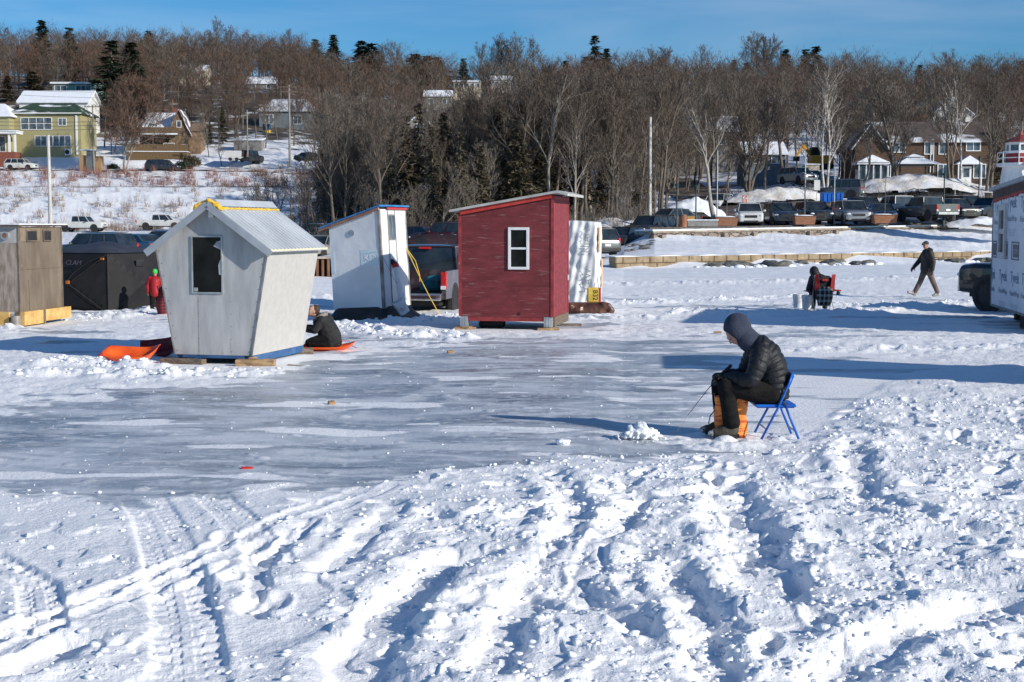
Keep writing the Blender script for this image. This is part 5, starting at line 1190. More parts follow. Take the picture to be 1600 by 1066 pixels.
for k in range(n + 1):
    f = k / n; p = wall_a + dw * Lw * f; pts.append(p)
for k in range(n):
    p, q = pts[k], pts[k + 1]; h0 = .635 + .03 * math.sin(k * 1.3); h1 = .635 + .03 * math.sin((k + 1) * 1.3)
    sc_.hexa([p - nw * .02 + Vector((0, 0, .62)), q - nw * .02 + Vector((0, 0, .62)), q - nw * .9 + Vector((0, 0, .62)), p - nw * .9 + Vector((0, 0, .62)), p - nw * .05 + Vector((0, 0, h0 + .02)), q - nw * .05 + Vector((0, 0, h1 + .02)), q - nw * .9 + Vector((0, 0, h1 + .06)), p - nw * .9 + Vector((0, 0, h0 + .06))])
sc_.build('snow_cap', M['roof_snow'], t, wall_a)
# riprap boulders at the foot of the wall
M['boulder'] = mat('boulder', (.07, .075, .065), (.19, .185, .165), 2.5, .9, bump=.03, bscale=8)
bould = []
rr = random.Random(21)
base_b = None
for k in range(46):
    f = .16 + .84 * k / 46 + rr.uniform(-.008, .008); p = wall_a + dw * Lw * f + nw * rr.uniform(.35, 1.6)
    sz = rr.uniform(.30, .60); v = PRO[rr.randrange(8)] * np.array([sz * 1.2, sz * .9, sz * .62]); v = v + .05 * sz * np.sin(v[:, [1, 2, 0]] * 19 / sz * .5)
    mb = MB(); mb.add(v.tolist(), [tuple(q) for q in IF.tolist()]); o = mb.build('boulder', M['boulder'], None, None, smooth=True, sharp=28); o.location = (p.x, p.y, sz * .22); o.rotation_euler = (rr.uniform(-.2, .2), rr.uniform(-.2, .2), rr.uniform(0, 6))
    tag(o, 'dark green grey boulder half buried in snow at the foot of the block wall', 'boulder', 'boulders along the foot of the block wall')
SB = []
for k in range(260):
    f = .12 + .88 * rr.random(); p = wall_a + dw * Lw * f + nw * rr.uniform(.1, 1.9); s = rr.uniform(.12, .34); SB.append((p.x, p.y, -.02, s))
tag(lumps('snow_between_boulders', SB, M['roof_snow']), 'snow lying between the boulders below the block wall', 'snow', kind='stuff')
# stone wall with cap and rail above
sa, sb = Vector((9.15, 92.0, 0)), Vector((35.2, 112.2, 0)); ds = sb - sa; Ls = ds.length; ds.normalize(); ns = Vector((ds.y, -ds.x, 0))
def wz(f): return 1.30 + (1.95 - 1.30) * f
def wt(f): return 1.93 + (2.30 - 1.93) * f
def voronoi_stone():
    m = bpy.data.materials.new('rubble_stone'); m.use_nodes = True; n = m.node_tree; b = n.nodes['Principled BSDF']; b.inputs['Roughness'].default_value = .9
    t_ = n.nodes.new('ShaderNodeTexCoord'); mp_ = n.nodes.new('ShaderNodeMapping'); mp_.inputs['Scale'].default_value = (1.6, 1.6, 3.2); n.links.new(t_.outputs['Object'], mp_.inputs[0])
    v1 = n.nodes.new('ShaderNodeTexVoronoi'); v1.feature = 'DISTANCE_TO_EDGE'; v1.inputs['Scale'].default_value = 1; v2 = n.nodes.new('ShaderNodeTexVoronoi'); v2.inputs['Scale'].default_value = 1
    for v in (v1, v2): n.links.new(mp_.outputs[0], v.inputs['Vector'])
    r = n.nodes.new('ShaderNodeMapRange'); r.inputs['From Min'].default_value = .02; r.inputs['From Max'].default_value = .07; n.links.new(v1.outputs['Distance'], r.inputs['Value'])
    cr_ = n.nodes.new('ShaderNodeValToRGB'); cr_.color_ramp.elements[0].color = (.13, .10, .08, 1); cr_.color_ramp.elements[1].color = (.33, .28, .24, 1); n.links.new(v2.outputs['Color'], cr_.inputs[0])
    mx_ = n.nodes.new('ShaderNodeMix'); mx_.data_type = 'RGBA'; mx_.inputs[6].default_value = (.07, .06, .05, 1); n.links.new(r.outputs[0], mx_.inputs[0]); n.links.new(cr_.outputs[0], mx_.inputs[7]); n.links.new(mx_.outputs[2], b.inputs['Base Color'])
    bm = n.nodes.new('ShaderNodeBump'); bm.inputs['Distance'].default_value = .05; n.links.new(r.outputs[0], bm.inputs['Height']); n.links.new(bm.outputs[0], b.inputs['Normal']); return m
M['rubble'] = voronoi_stone()
t = thing('stone_wall', sa, 'low rubble stone wall with a flat cap in front of the parked cars', 'wall')
def strip(mb, f0, f1, n0, n1, za_, zb_, N_=24):
    for k in range(N_):
        a = f0 + (f1 - f0) * k / N_; b = f0 + (f1 - f0) * (k + 1) / N_; A, B = sa + ds * Ls * a, sa + ds * Ls * b
        mb.hexa([A + ns * n0 + Vector((0, 0, za_(a))), B + ns * n0 + Vector((0, 0, za_(b))), B + ns * n1 + Vector((0, 0, za_(b))), A + ns * n1 + Vector((0, 0, za_(a))),
                 A + ns * n0 + Vector((0, 0, zb_(a))), B + ns * n0 + Vector((0, 0, zb_(b))), B + ns * n1 + Vector((0, 0, zb_(b))), A + ns * n1 + Vector((0, 0, zb_(a)))])
mb = MB(); strip(mb, 0, 1, 0, -.5, lambda f: wz(f) - .4, lambda f: wt(f) - .12, 1); mb.build('masonry', M['rubble'], t, sa)
mb = MB(); strip(mb, -.003, 1.003, .07, -.6, lambda f: wt(f) - .118, lambda f: wt(f), 1); mb.build('cap', mat('wall_cap', (.20, .165, .13), (.33, .28, .22), 2, .85), t, sa)
mb = MB(); strip(mb, 0, 1, -.1, -1.8, lambda f: wt(f) + .004, lambda f: wt(f) + .10); mb.build('snow_cap', M['roof_snow'], t, sa)
for k in range(12):
    f = .02 + k * .96 / 11; p = sa + ds * Ls * f; pr = MB(); pr.box((p.x + ns.x * .03, p.y + ns.y * .03, (wz(f) + wt(f)) / 2 - .2), (.34, .5, .55), math.atan2(ds.y, ds.x)); pr.build('pier', mat('pier_stone', (.2, .165, .135), (.3, .25, .21), 3, .9), t, sa)
gr = thing('guard_rail', sa - ns * 1.5, 'dark low guard rail on posts between the stone wall and the parked cars', 'guard rail'); og = gr.location.copy()
mb = MB(); strip(mb, .03, 1.02, -1.4, -1.48, lambda f: wt(f) + .13, lambda f: wt(f) + .23, 1); mb.build('rail', mat('dark_rail', (.06, .055, .05), (.11, .1, .09), 5, .8), gr, og)
for k in range(14): f = .04 + k * .97 / 13; p = sa + ds * Ls * f - ns * 1.44; b = MB(); b.box((p.x, p.y, wt(f) + .06), (.14, .12, .16), math.atan2(ds.y, ds.x)); b.build('post', M['wood_old'], gr, og)
# stub walls at right end
p = at(1522, 347, 113.5); b = MB(); b.box((0, 0, 0), (2.6, .5, .7)); b.box((0, 0, .37), (2.7, .6, .06)); o = b.build('stone_wall', M['rubble'], None, None, bevel=.02); o.location = at(1526, 352, 113) ; tag(o, 'short dark stretch of stone wall beside the house-wrapped shack', 'wall')
# planters
for k, (px, py, w_) in enumerate(((1134, 353, 1.6), (1256, 351, 1.55), (1381, 349, 1.75))):
    lb = ['first brown wooden planter left of the white SUV', 'second brown wooden planter, in front of the black SUV', 'third brown wooden planter, right of the silver grey minivan'][k]
    q = at(px, py, 101.5 + k * 1.0); t = thing('planter', q, lb, 'planter', R(3), 'planters along the guard rail')
    b = MB(); b.hexa([(-w_ * .44, -.4, 0), (w_ * .44, -.4, 0), (w_ * .44, .4, 0), (-w_ * .44, .4, 0), (-w_ * .5, -.45, .58), (w_ * .5, -.45, .58), (w_ * .5, .45, .58), (-w_ * .5, .45, .58)]); b.build('tub', mat('planter_wood', (.20, .085, .045), (.29, .135, .075), 3, .8, stretch=(1, 1, 5)), t, None)
    b = MB(); b.box((0, 0, .595), (w_ * 1.03, .96, .05)); b.build('rim', mat('planter_rim', (.13, .055, .03), (.2, .09, .05), 3, .8), t, None)
    b = MB(); b.ell((0, 0, .61), (w_ * .45, .4, .09), nu=16, nv=8); b.build('snow', M['roof_snow'], t, None, smooth=True)
    s_ = MB(); s_.tube([(.05, 0, .6), (.07, 0, 2.1), (.02, 0, 3.4)], [.035, .025, .01], 6); rr = random.Random(k)
    for j in range(16): z = 1.5 + j * .11; a = rr.uniform(0, 6.28); s_.tube([(.06, 0, z), (.06 + math.cos(a) * .35, math.sin(a) * .35, z + .45)], [.012, .004], 4)
    s_.build('sapling', M['bark'], t, None)
def barrel(px, py, d, lb, r=.28, h=.85, m=None):
    t = thing('litter_bin', at(px, py, d), lb, 'litter bin'); b = MB(); b.tube([(0, 0, 0), (0, 0, h * .5), (0, 0, h * .85)], [r * .93, r, r], 18); b.build('barrel', m or mat('rust_barrel', (.22, .09, .05), (.34, .15, .08), 3, .7), t, None, smooth=True, sharp=40)
    b = MB(); b.tube([(0, 0, h * .85), (0, 0, h)], [r * 1.04, r * .9], 18); b.build('lid', mat('brown_lid', (.12, .06, .04), (.18, .1, .06), 4, .6), t, None, smooth=True, sharp=40)
barrel(1067, 355, 98, 'round brown litter bin at the left end of the stone wall'); barrel(1488, 346, 109, 'black round litter bin beside the tall lamp post in the lot', .26, .9, M['black_trim'])
b = MB(); b.box((0, 0, .25), (.5, .5, .5)); b.box((0, 0, .52), (.55, .55, .05)); o = b.build('wooden_crate', mat('yellow_pine', (.45, .26, .08), (.58, .36, .14), 3, .8), None, None); o.location = at(1079, 350, 101); tag(o, 'yellow wooden box beside the round brown litter bin', 'box')
b = MB(); b.box((0, 0, .2), (2.1, .5, .4)); b.box((0, 0, .44), (2.2, .6, .08), m=1); o = b.build('concrete_bench', [mat('concrete', (.2, .2, .19), (.3, .3, .29), 3, .85), M['roof_snow']], None, None, bevel=.02); o.location = at(1097, 354, 99); tag(o, 'long grey concrete block under snow left of the first planter', 'bench')
def lamp_post(px, py, d, h, lb, head=True):
    t = thing('lamp_post', at(px, py, d), lb, 'lamp post', group='dark green lamp posts'); g_ = mat('green_post', (.012, .035, .035), (.025, .055, .055), 4, .5)
    b = MB(); b.tube([(0, 0, -.3), (0, 0, .4), (0, 0, .45), (0, 0, h)], [.10, .09, .055, .045], 12); b.build('pole', g_, t, None, smooth=True, sharp=40)
    b = MB(); b.tube([(0, 0, h), (0, 0, h + .08), (0, 0, h + .14), (0, 0, h + .34), (0, 0, h + .42)], [.05, .12, .11, .16, .03], 12); b.build('lantern', g_, t, None, smooth=True, sharp=40)
lamp_post(1057, 357, 99, 2.7, 'dark green lamp post at the top of the ramp'); lamp_post(1087, 357, 99, 2.6, 'dark green lamp post left of the first planter'); lamp_post(1474, 348, 108, 3.35, 'tall dark lamp post between the charcoal pickup and black SUV')
lamp_post(1529, 318, 122, 3.6, 'dark lamp post on the slope in front of the brown house door')
def sign(px, py, d, h, lb, w_=.55, hh_=.62):
    t = thing('sign_post', at(px, py, d), lb, 'sign', group='white signs on posts'); b = MB(); b.tube([(0, 0, 0), (0, 0, h)], .03, 8); b.build('post', M['galv'], t, None)
    b = MB(); b.box((0, -.035, h - hh_ / 2 + .1), (w_, .02, hh_)); b.build('panel', mat('sign_white', (.66, .66, .64), (.76, .76, .74), 4, .5), t, None, bevel=.004)
sign(1276, 316, 121, 1.75, 'white sign on a post left of the blue container', .5, .85); sign(1383, 320, 121, 1.75, 'white sign on a post in front of the big snow mound', .55, .62); sign(1492, 312, 124, 1.3, 'white sign on a post right of the snow mound', .5, .55)
t = thing('container', at(1299, 317, 118.5), 'bright blue dumpster beside the grey jeep', 'dumpster', R(-4)); b = MB(); b.box((0, 0, .42), (1.75, 1.2, .8)); b.build('tub', mat('bright_blue', (.01, .10, .42), (.02, .16, .58), 3, .5), t, None, bevel=.03)
b = MB()
for k in range(5): b.box((-.7 + k * .35, -.62, .42), (.06, .05, .7))
b.build('ribs', MATS['bright_blue'], t, None); b = MB(); b.box((0, 0, .85), (1.8, 1.25, .06)); b.build('lid', MATS['blue_paint'], t, None)
for k, px in enumerate((1161, 1166)):
    t = thing('delineator', at(px, 322 + k, 122 - k), ['left orange post on the road behind the white SUV', 'right orange post on the road behind the white SUV'][k], 'traffic post', group='pair of orange traffic posts'); b = MB(); b.tube([(0, 0, 0), (0, 0, .05), (0, 0, .06), (0, 0, .95)], [.2, .18, .05, .05], 10); b.build('post', mat('traffic_orange', (.8, .09, .03), (.9, .14, .05), 4, .5), t, None); b = MB(); b.tube([(0, 0, .65), (0, 0, .75)], .055, 10); b.build('band', M['white_paint'], t, None)
# wooden fence behind the lot
def at_line(p0, p1, f): return p0.lerp(p1, f)
f0, f1 = at(1296, 333, 118), at(1560, 325, 121); t = thing('board_fence', f0, 'low weathered board fence behind the parked cars', 'fence'); mt_ = mat('fence_board', (.20, .155, .11), (.34, .27, .2), 2, .9, stretch=(4, 4, 1))
nb_ = 96; pl_ = MB()
for k in range(nb_): a = at_line(f0, f1, k / nb_); bb_ = at_line(f0, f1, (k + .9) / nb_); z = hs1(a.x, a.y) - .15; pl_.bar((a.x, a.y, z + .55), (bb_.x, bb_.y, z + .55), .04, .95 + .03 * math.sin(k * 2.1))
pl_.build('boards', mt_, t, f0)
ra = MB(); ra.bar((f0.x, f0.y - .05, hs1(f0.x, f0.y) + .7), (f1.x, f1.y - .05, hs1(f1.x, f1.y) + .7), .05, .08); ra.build('rail', mt_, t, f0)
# road surfaces
def road(name, pts, w_, mt_, dz=.06):
    mb = MB(); N_ = 14; rows = []
    P_ = []
    for (a, b) in zip(pts[:-1], pts[1:]):
        for k in range(N_): P_.append(Vector((a[0] + (b[0] - a[0]) * k / N_, a[1] + (b[1] - a[1]) * k / N_, 0)))
    P_.append(Vector((pts[-1][0], pts[-1][1], 0))); rr_ = random.Random(1)
    for i, p in enumerate(P_):
        d = (P_[min(i + 1, len(P_) - 1)] - P_[max(i - 1, 0)]).normalized(); nn_ = Vector((-d.y, d.x, 0))
        for j in range(9):
            f = (j / 8 - .5); q = p + nn_ * f * w_ * (1 + .06 * rr_.uniform(-1, 1)); mb.v.append((q.x, q.y, ground_h(q.x, q.y) + dz))
    for i in range(len(P_) - 1):
        for j in range(8): a = i * 9 + j; mb.f.append((a, a + 1, a + 10, a + 9)); mb.mi.append(0)
    o = mb.build(name, mt_, None, None, smooth=True); return tag(o, kind='structure')
M['road'] = mat('wet_gritty_road', (.07, .05, .036), (.16, .115, .08), .8, .55, c3=(.6, .6, .62), s3=1.2, t3=(.6, .7), st3=(.4, 1.5, 1))
def xy(px, py, d): p = at(px, py, d); return (p.x, p.y)
road('road', [xy(1060, 350, 107), xy(1110, 340, 118), xy(1120, 330, 130), xy(1090, 300, 150), xy(1040, 290, 175)], 5.5, M['road'])
road('road', [xy(1110, 340, 119), xy(1180, 322, 121), xy(1300, 322, 121.5)], 5.0, M['road'], .09)
road('parking_lot', [xy(1085, 352, 104.5), xy(1300, 350, 110), xy(1560, 346, 119)], 5, mat('lot_slush', (.38, .33, .28), (.68, .68, .69), .7, .6, c3=(.16, .12, .09), s3=.7, t3=(.5, .62)), .05)
road('road', [xy(-60, 266, 216), xy(250, 266, 216), xy(520, 255, 216)], 5, mat('snowy_road', (.45, .43, .42), (.68, .68, .69), .5, .7, c3=(.12, .09, .07), s3=.6, t3=(.55, .65)), .1)
# snow banks (ploughed mounds)
def mound(name, px, py, d, rx, ry, h, lb, mt_=None):
    p = at(px, py, d); n = 26; vs = []; q = random.Random(int(px))
    xs = np.linspace(-1, 1, n); gx, gy = np.meshgrid(xs, xs); rr_ = np.sqrt(gx ** 2 + gy ** 2); hh_ = h * np.clip(1 - rr_ ** 2, -.1, 1) ** 1 if False else h * np.clip(np.cos(np.clip(rr_, 0, 1.25) * math.pi / 2), -.3, 1)
    nn_ = fbm(gx * rx * .6 + px, gy * ry * .6, 4, 200) * .35 * h + clods(gx * rx * 1.6, gy * ry * 1.6, int(px), .6) * .22
    z = hh_ + nn_ * (rr_ < 1.2); V = np.stack([gx * rx, gy * ry, z], -1).reshape(-1, 3); i = np.arange(n - 1)[:, None] * n + np.arange(n - 1)[None, :]
    o = npmesh(name, V, np.stack([i, i + 1, i + 1 + n, i + n], -1).reshape(-1), 4, mt_ or M['roof_snow'], True); o.location = p; return tag(o, lb, 'snow bank')
dirty = mat('dirty_snow', (.55, .50, .44), (.76, .76, .77), .9, .75, bump=.08, bscale=2.5)
mound('snow_bank', 1430, 296, 131, 6.5, 4, 1.3, 'big rounded snow mound in front of the gazebo', dirty); mound('snow_bank', 1220, 312, 127, 5.0, 2.5, 1.0, 'long snow bank beyond the orange traffic posts', dirty)
mound('snow_bank', 1080, 333, 112, 2.6, 2, 1.1, 'snow heap at the road edge left of the descending white car'); mound('snow_bank', 965, 362, 103, 3.5, 2, .9, 'dirty snow bank behind the black car at the boat ramp', dirty)
mound('snow_bank', 1300, 336, 112, 3.5, 1.5, .5, 'low snow heap between the black SUV and silver minivan', None); mound('snow_bank', 1535, 352, 110, 3, 1.6, .6, 'snow heap at the right end of the row of cars')

# ramp rubble
rr = random.Random(5)
for k in range(26):
    px = rr.uniform(975, 1022); py = rr.uniform(381, 399); d = 84 + (399 - py) * .45; p = gat(px, d); sz = rr.uniform(.1, .28); v = PRO[rr.randrange(8)] * np.array([sz * 1.2, sz * .9, sz * .6]); mb = MB(); mb.add(v.tolist(), [tuple(q) for q in IF.tolist()]); o = mb.build('rock', M['boulder'], None, None, smooth=True, sharp=28); o.location = p
    tag(o, 'dark rock showing through the snow below the boat ramp', 'rock', 'rocks in the snow below the boat ramp')
# timber crib wall on the lake beside the white shack
a, b_ = gnd(455, 434), gnd(640, 432); t = thing('timber_crib_wall', a, 'brown timber crib wall behind the white shack', 'wall')
M['crib'] = mat('crib_timber', (.10, .045, .028), (.20, .10, .06), 3, .85, stretch=(3, 3, .7)); mb = MB(); dd_ = (b_ - a); n = 22
for k in range(n): p = a + dd_ * (k + .5) / n; q = a + dd_ * (k + .97) / n; mb.bar(Vector((p.x, p.y, .4)), Vector((q.x, q.y, .4)), .15 if k % 3 else .26, .8)
mb.build('planks', M['crib'], t, a)
mb = MB(); mb.bar(a + Vector((0, .1, .86)), b_ + Vector((0, .1, .86)), .5, .09); mb.build('top_beam', mat('crib_top', (.26, .21, .17), (.4, .34, .28), 3, .85), t, a)
mb = MB(); mb.bar(a + Vector((0, .3, .08)), b_ + Vector((0, .3, .08)), .2, .1); mb.bar(a + Vector((0, .35, .45)), b_ + Vector((0, .35, .45)), .2, .78); mb.build('backing', mat('dark_backing', (.03, .02, .015), (.06, .04, .03), 3, .9), t, a)
# stacked timbers
for k, (px, py, n_, lb) in enumerate(((505, 372, 5, 'stack of snow dusted boards behind the silver car'), (470, 356, 3, 'low stack of timbers left of the stacked boards'), (545, 362, 4, 'pile of old boards right of the stacked boards'))):
    p = at(px, py, 118 + k * 4); p.z = hs1(p.x, p.y) + .1; t = thing('lumber_stack', p, lb, 'lumber'); 
    for j in range(n_): b = MB(); b.box((0, 0, .15 + j * .24), (2.2 - .25 * (j % 2), 1.4, .14), R(4 * (j % 3))); b.build('board_layer', M['wood_raw'] if j % 2 else M['wood_old'], t, None, bevel=.02)
    b = MB(); b.box((0, 0, .15 + n_ * .24 - .12), (2.1, 1.4, .05)); b.build('snow', M['roof_snow'], t, None, bevel=.02)
# guard rail and poles at left
def pole(px, py, d, topy, lb, mt_, r=.14, arm=None, lamp=False, name='utility_pole', cat='utility pole'):
    p = at(px, py, d); top = at(px, topy, d).z - p.z; t = thing(name, p, lb, cat); b = MB(); b.tube([(0, 0, -.5), (0, 0, top)], [r, r * .7], 10); b.build('pole', mt_, t, None, smooth=True, sharp=40)
    if arm:
        for k in range(arm): b = MB(); b.box((0, -.12, top - .3 - k * .7), (2.4, .1, .12)); b.build('crossarm', M['wood_old'], t, None)
        for x in (-1.05, -.5, .5, 1.05): b = MB(); b.tube([(x, -.12, top - .24), (x, -.12, top - .05)], .05, 6); b.build('insulator', M['glass'], t, None)
    if lamp: b = MB(); b.tube([(0, 0, top - .3), (0, -.5, top - .05), (0, -1.2, top)], .04, 6); b.ell((0, -1.3, top), (.14, .3, .09), nu=10, nv=6); b.build('lamp_arm', M['galv'], t, None)
    return p + Vector((0, 0, top))
wp = mat('pale_pole', (.42, .40, .37), (.58, .56, .53), 2, .8, stretch=(4, 4, .5)); gp_ = mat('grey_pole', (.20, .18, .155), (.32, .3, .26), 2, .85, stretch=(4, 4, .5))
T = []
pole(79, 352, 175, 211, 'pale tapering pole standing in front of the yellow house', wp, .26, name='light_pole', cat='pole')
T.append(pole(147, 268, 212, 164, 'grey utility pole right of the yellow house', gp_, .14, 1)); T.append(pole(453, 256, 213, 133, 'grey utility pole with a cross arm in the snowy clearing', gp_, .19, 2)); T.append(pole(387, 240, 216, 172, 'thin utility pole behind the white box trailer', gp_, .11))
T.append(pole(567, 250, 225, 138, 'utility pole rising among the bare trees left of the white shack roof', gp_, .13, 1)); pole(1015, 335, 108, 183, 'pale leaning trunk-like pole in the wood above the boat ramp', wp, .15); pole(889, 190, 250, 121, 'thin pole on the wooded slope below the tall spruces', gp_, .12)
pole(1596, 240, 160, 190, 'utility pole behind the little lighthouse', gp_, .13); pole(1120, 352, 103, 235, 'thin steel pole left of the white SUV', M['galv'], .05, name='steel_pole', cat='pole'); pole(1257, 348, 104, 240, 'thin steel pole above the second brown planter', M['galv'], .05, name='steel_pole', cat='pole'); pole(1303, 345, 106, 262, 'thin steel pole left of the silver grey minivan', M['galv'], .05, name='steel_pole', cat='pole')
def wire(a, b, sag, lb, r=.022):
    mb = MB(); c_ = (a + b) / 2; mb.tube([a.lerp(b, k / 20) - Vector((0, 0, sag * 4 * (k / 20) * (1 - k / 20))) for k in range(21)], r, 4, False); tag(mb.build('power_line', mat('cable', (.10, .09, .08), (.16, .15, .14), 2, .7), None, c_), lb, 'power line')
far_l = at(-80, 135, 216)
wire(far_l, at(453, 137, 213), .8, 'uppermost power line crossing in front of the left houses'); wire(at(-80, 140, 216), at(453, 141, 213), 1.2, 'second power line below the uppermost one at the left')
wire(at(453, 137, 213), at(760, 160, 216), 1.2, 'power line from the cross-arm pole into the wood'); wire(at(453, 141, 213), at(567, 150, 225), .4, 'short power line between the cross-arm pole and next pole')
for k, (y0, y1, lb) in enumerate(((190, 206, 'thick low cable across the yellow house windows'), (196, 212, 'second low cable across the yellow house'), (202, 217, 'lowest cable across the yellow house'))): wire(at(-80, y0 - 4, 211), at(147, y0, 211), .3, lb, .035); wire(at(147, y0, 211), at(453, y1 - 6, 212), 1.1, lb.replace('across the yellow house windows', 'from the grey pole to the clearing').replace('across the yellow house', 'from the grey pole to the clearing'), .03)
t = thing('guard_rail', at(230, 294, 202), 'long dark guard rail along the top of the snowy bank at the left', 'guard rail'); og = t.location.copy(); mb = MB(); mb.bar(at(-120, 293.5, 203), at(440, 292.5, 203), .12, .22); mb.build('rail', MATS['dark_rail'], t, og)
mb = MB(); mb.bar(at(420, 293, 203), at(800, 292, 203), .12, .22); tag(mb.build('guard_rail', MATS['dark_rail'], None, at(600, 293, 203)), 'dark guard rail seen through the trees in the middle', 'guard rail')
for k in range(20): 
    p = at(-110 + k * 29, 296, 203); b = MB(); b.box((p.x, p.y + .1, p.z - .1), (.16, .12, .6)); b.build('post', M['wood_old'], t, og)
# ================================================================ houses on the hillside
M['yellow_siding'] = stripes_mat('yellow_siding', (.27, .245, .11), (.38, .345, .175), 'Z', 5.0, .12, .7, .12, .01)
M['green_shingle'] = mat('green_shingles', (.018, .04, .024), (.04, .075, .045), 1.2, .9, c3=(.78, .8, .84), s3=.35, t3=(.56, .60), st3=(.6, 1, 2))
M['shingle_tan'] = mat('tan_shingles', (.13, .085, .05), (.25, .17, .11), 2.5, .9, bump=.03, bscale=9); M['shingle_brown'] = stripes_mat('brown_shingles', (.055, .032, .02), (.115, .07, .044), 'Z', 5.5, .15, .9, .3, .02)
M['roof_brown'] = mat('brown_roof_patchy_snow', (.06, .045, .04), (.11, .085, .075), 1.5, .9, c3=(.74, .77, .82), s3=.22, t3=(.50, .56))
M['mint'] = mat('mint_siding', (.16, .33, .26), (.24, .42, .34), 3, .7); M['white_siding'] = stripes_mat('white_siding', (.50, .50, .49), (.68, .68, .67), 'Z', 5.0, .12, .7, .06, .01)
M['blue_siding'] = mat('blue_grey_siding', (.10, .13, .15), (.17, .2, .225), 3, .8); M['cream'] = mat('cream_wall', (.42, .37, .28), (.55, .5, .4), 3, .8); M['grey_wall'] = mat('grey_wall', (.16, .15, .14), (.26, .245, .23), 3, .85)
M['brick'] = mat('red_brick', (.16, .05, .035), (.26, .09, .06), 6, .9); M['deck'] = stripes_mat('deck_boards', (.09, .055, .026), (.18, .115, .058), 'X', 4.5, .2, .9, .25, .01)
def roof_gable(fr, org, t, a0, a1, b0, b1, ze, zr, axis, mt, ov=.35, th=.16, name='roof'):
    mb = MB()
    def sl(p):  mb.hexa(p + [q + Vector((0, 0, th)) for q in p])
    if axis == 'x':
        bm_ = (b0 + b1) / 2; g = (zr - ze) / (bm_ - b0); e = ze - g * ov
        sl([fr.P(a0 - ov, b0 - ov, e), fr.P(a1 + ov, b0 - ov, e), fr.P(a1 + ov, bm_, zr), fr.P(a0 - ov, bm_, zr)]); sl([fr.P(a0 - ov, bm_, zr), fr.P(a1 + ov, bm_, zr), fr.P(a1 + ov, b1 + ov, e), fr.P(a0 - ov, b1 + ov, e)])
    elif axis == 'y':
        am_ = (a0 + a1) / 2; g = (zr - ze) / (am_ - a0); e = ze - g * ov
        sl([fr.P(a0 - ov, b0 - ov, e), fr.P(am_, b0 - ov, zr), fr.P(am_, b1 + ov, zr), fr.P(a0 - ov, b1 + ov, e)]); sl([fr.P(am_, b0 - ov, zr), fr.P(a1 + ov, b0 - ov, e), fr.P(a1 + ov, b1 + ov, e), fr.P(am_, b1 + ov, zr)])
    elif axis == 'hip':
        bm_ = (b0 + b1) / 2; i = (b1 - b0) / 2 * .55; A = [fr.P(a0 - ov, b0 - ov, ze), fr.P(a1 + ov, b0 - ov, ze), fr.P(a1 + ov, b1 + ov, ze), fr.P(a0 - ov, b1 + ov, ze), fr.P(a0 + i, bm_, zr), fr.P(a1 - i, bm_, zr)]
        mb.add(A + [p - Vector((0, 0, .2)) for p in A[:4]], [(0, 1, 5, 4), (1, 2, 5), (2, 3, 4, 5), (3, 0, 4), (0, 6, 7, 1), (1, 7, 8, 2), (2, 8, 9, 3), (3, 9, 6, 0), (6, 9, 8, 7)])
    else: sl([fr.P(a0 - ov, b0 - ov, ze), fr.P(a1 + ov, b0 - ov, ze), fr.P(a1 + ov, b1 + ov, zr), fr.P(a0 - ov, b1 + ov, zr)])
    return mb.build(name, mt, t, org)
def block(fr, org, t, a0, a1, b0, b1, z0, ze, mt, gable=None, zr=None, name='wall'):
    mb = MB()
    if gable == 'x':
        bm_ = (b0 + b1) / 2; mb.prism([fr.P(a0, b0, z0), fr.P(a0, b0, ze), fr.P(a0, bm_, zr), fr.P(a0, b1, ze), fr.P(a0, b1, z0)], fr.P(a1, 0, 0) - fr.P(a0, 0, 0))
    elif gable == 'y':
        am_ = (a0 + a1) / 2; mb.prism([fr.P(a0, b0, z0), fr.P(a1, b0, z0), fr.P(a1, b0, ze), fr.P(am_, b0, zr), fr.P(a0, b0, ze)], fr.P(0, b1, 0) - fr.P(0, b0, 0))
    else: fr.cub(mb, a0, a1, b0, b1, z0, ze)
    return mb.build(name, mt, t, org)
def hs_start(name, lb, px, py, d, yaw=0.0, cat='house'):
    o = at(px, py, d); fr = Fr((o.x, o.y), (math.cos(yaw), math.sin(yaw))); fr.o = Vector(o); return fr, o, thing(name, o, lb, cat)
WP, HG = M['white_paint'], M['house_glass']
def win(fr, org, t, a, z, w_, h_, b=0.0, vm=1, mull=0, fm=None): return window(fr, t, org, a - w_ / 2, a + w_ / 2, z, z + h_, b, fm or WP, HG, .09, mull, .08, vm=vm)
# yellow house
fr, o, t = hs_start('yellow_house', 'two storey yellow house with a green roof and white windows at the far left', 74, 244, 226, R(-1))
block(fr, o, t, -5.7, 5.4, 0, 8, -4, 6.7, M['yellow_siding']); roof_gable(fr, o, t, -5.7, 5.4, 0, 8, 6.75, 8.6, 'hip', M['green_shingle'], .4)
win(fr, o, t, -1.6, 4.2, 4.8, 1.75, vm=3, mull=1); win(fr, o, t, 2.5, 4.85, 1.2, 1.0); win(fr, o, t, -.5, 1.6, 2.7, 1.5, vm=2); win(fr, o, t, 2.4, 1.6, 2.7, 1.5, vm=2)
mb = MB(); fr.cub(mb, 2.95, 3.95, -.55, -.1, .1, 1.1); hp = mb.build('heat_pump', WP, t, o); mb = MB(); mb.disc(fr.P(3.35, -.56, .6), fr.e2, .36, .03, 16); mb.build('fan', M['black_trim'], hp, o)
mb = MB(); fr.cub(mb, 4.6, 4.9, -.14, -.01, .2, 6.4); mb.build('downpipe', WP, t, o); mb = MB(); fr.cub(mb, -6.0, 5.7, -.5, -.38, 6.6, 6.75); mb.build('gutter', WP, t, o)
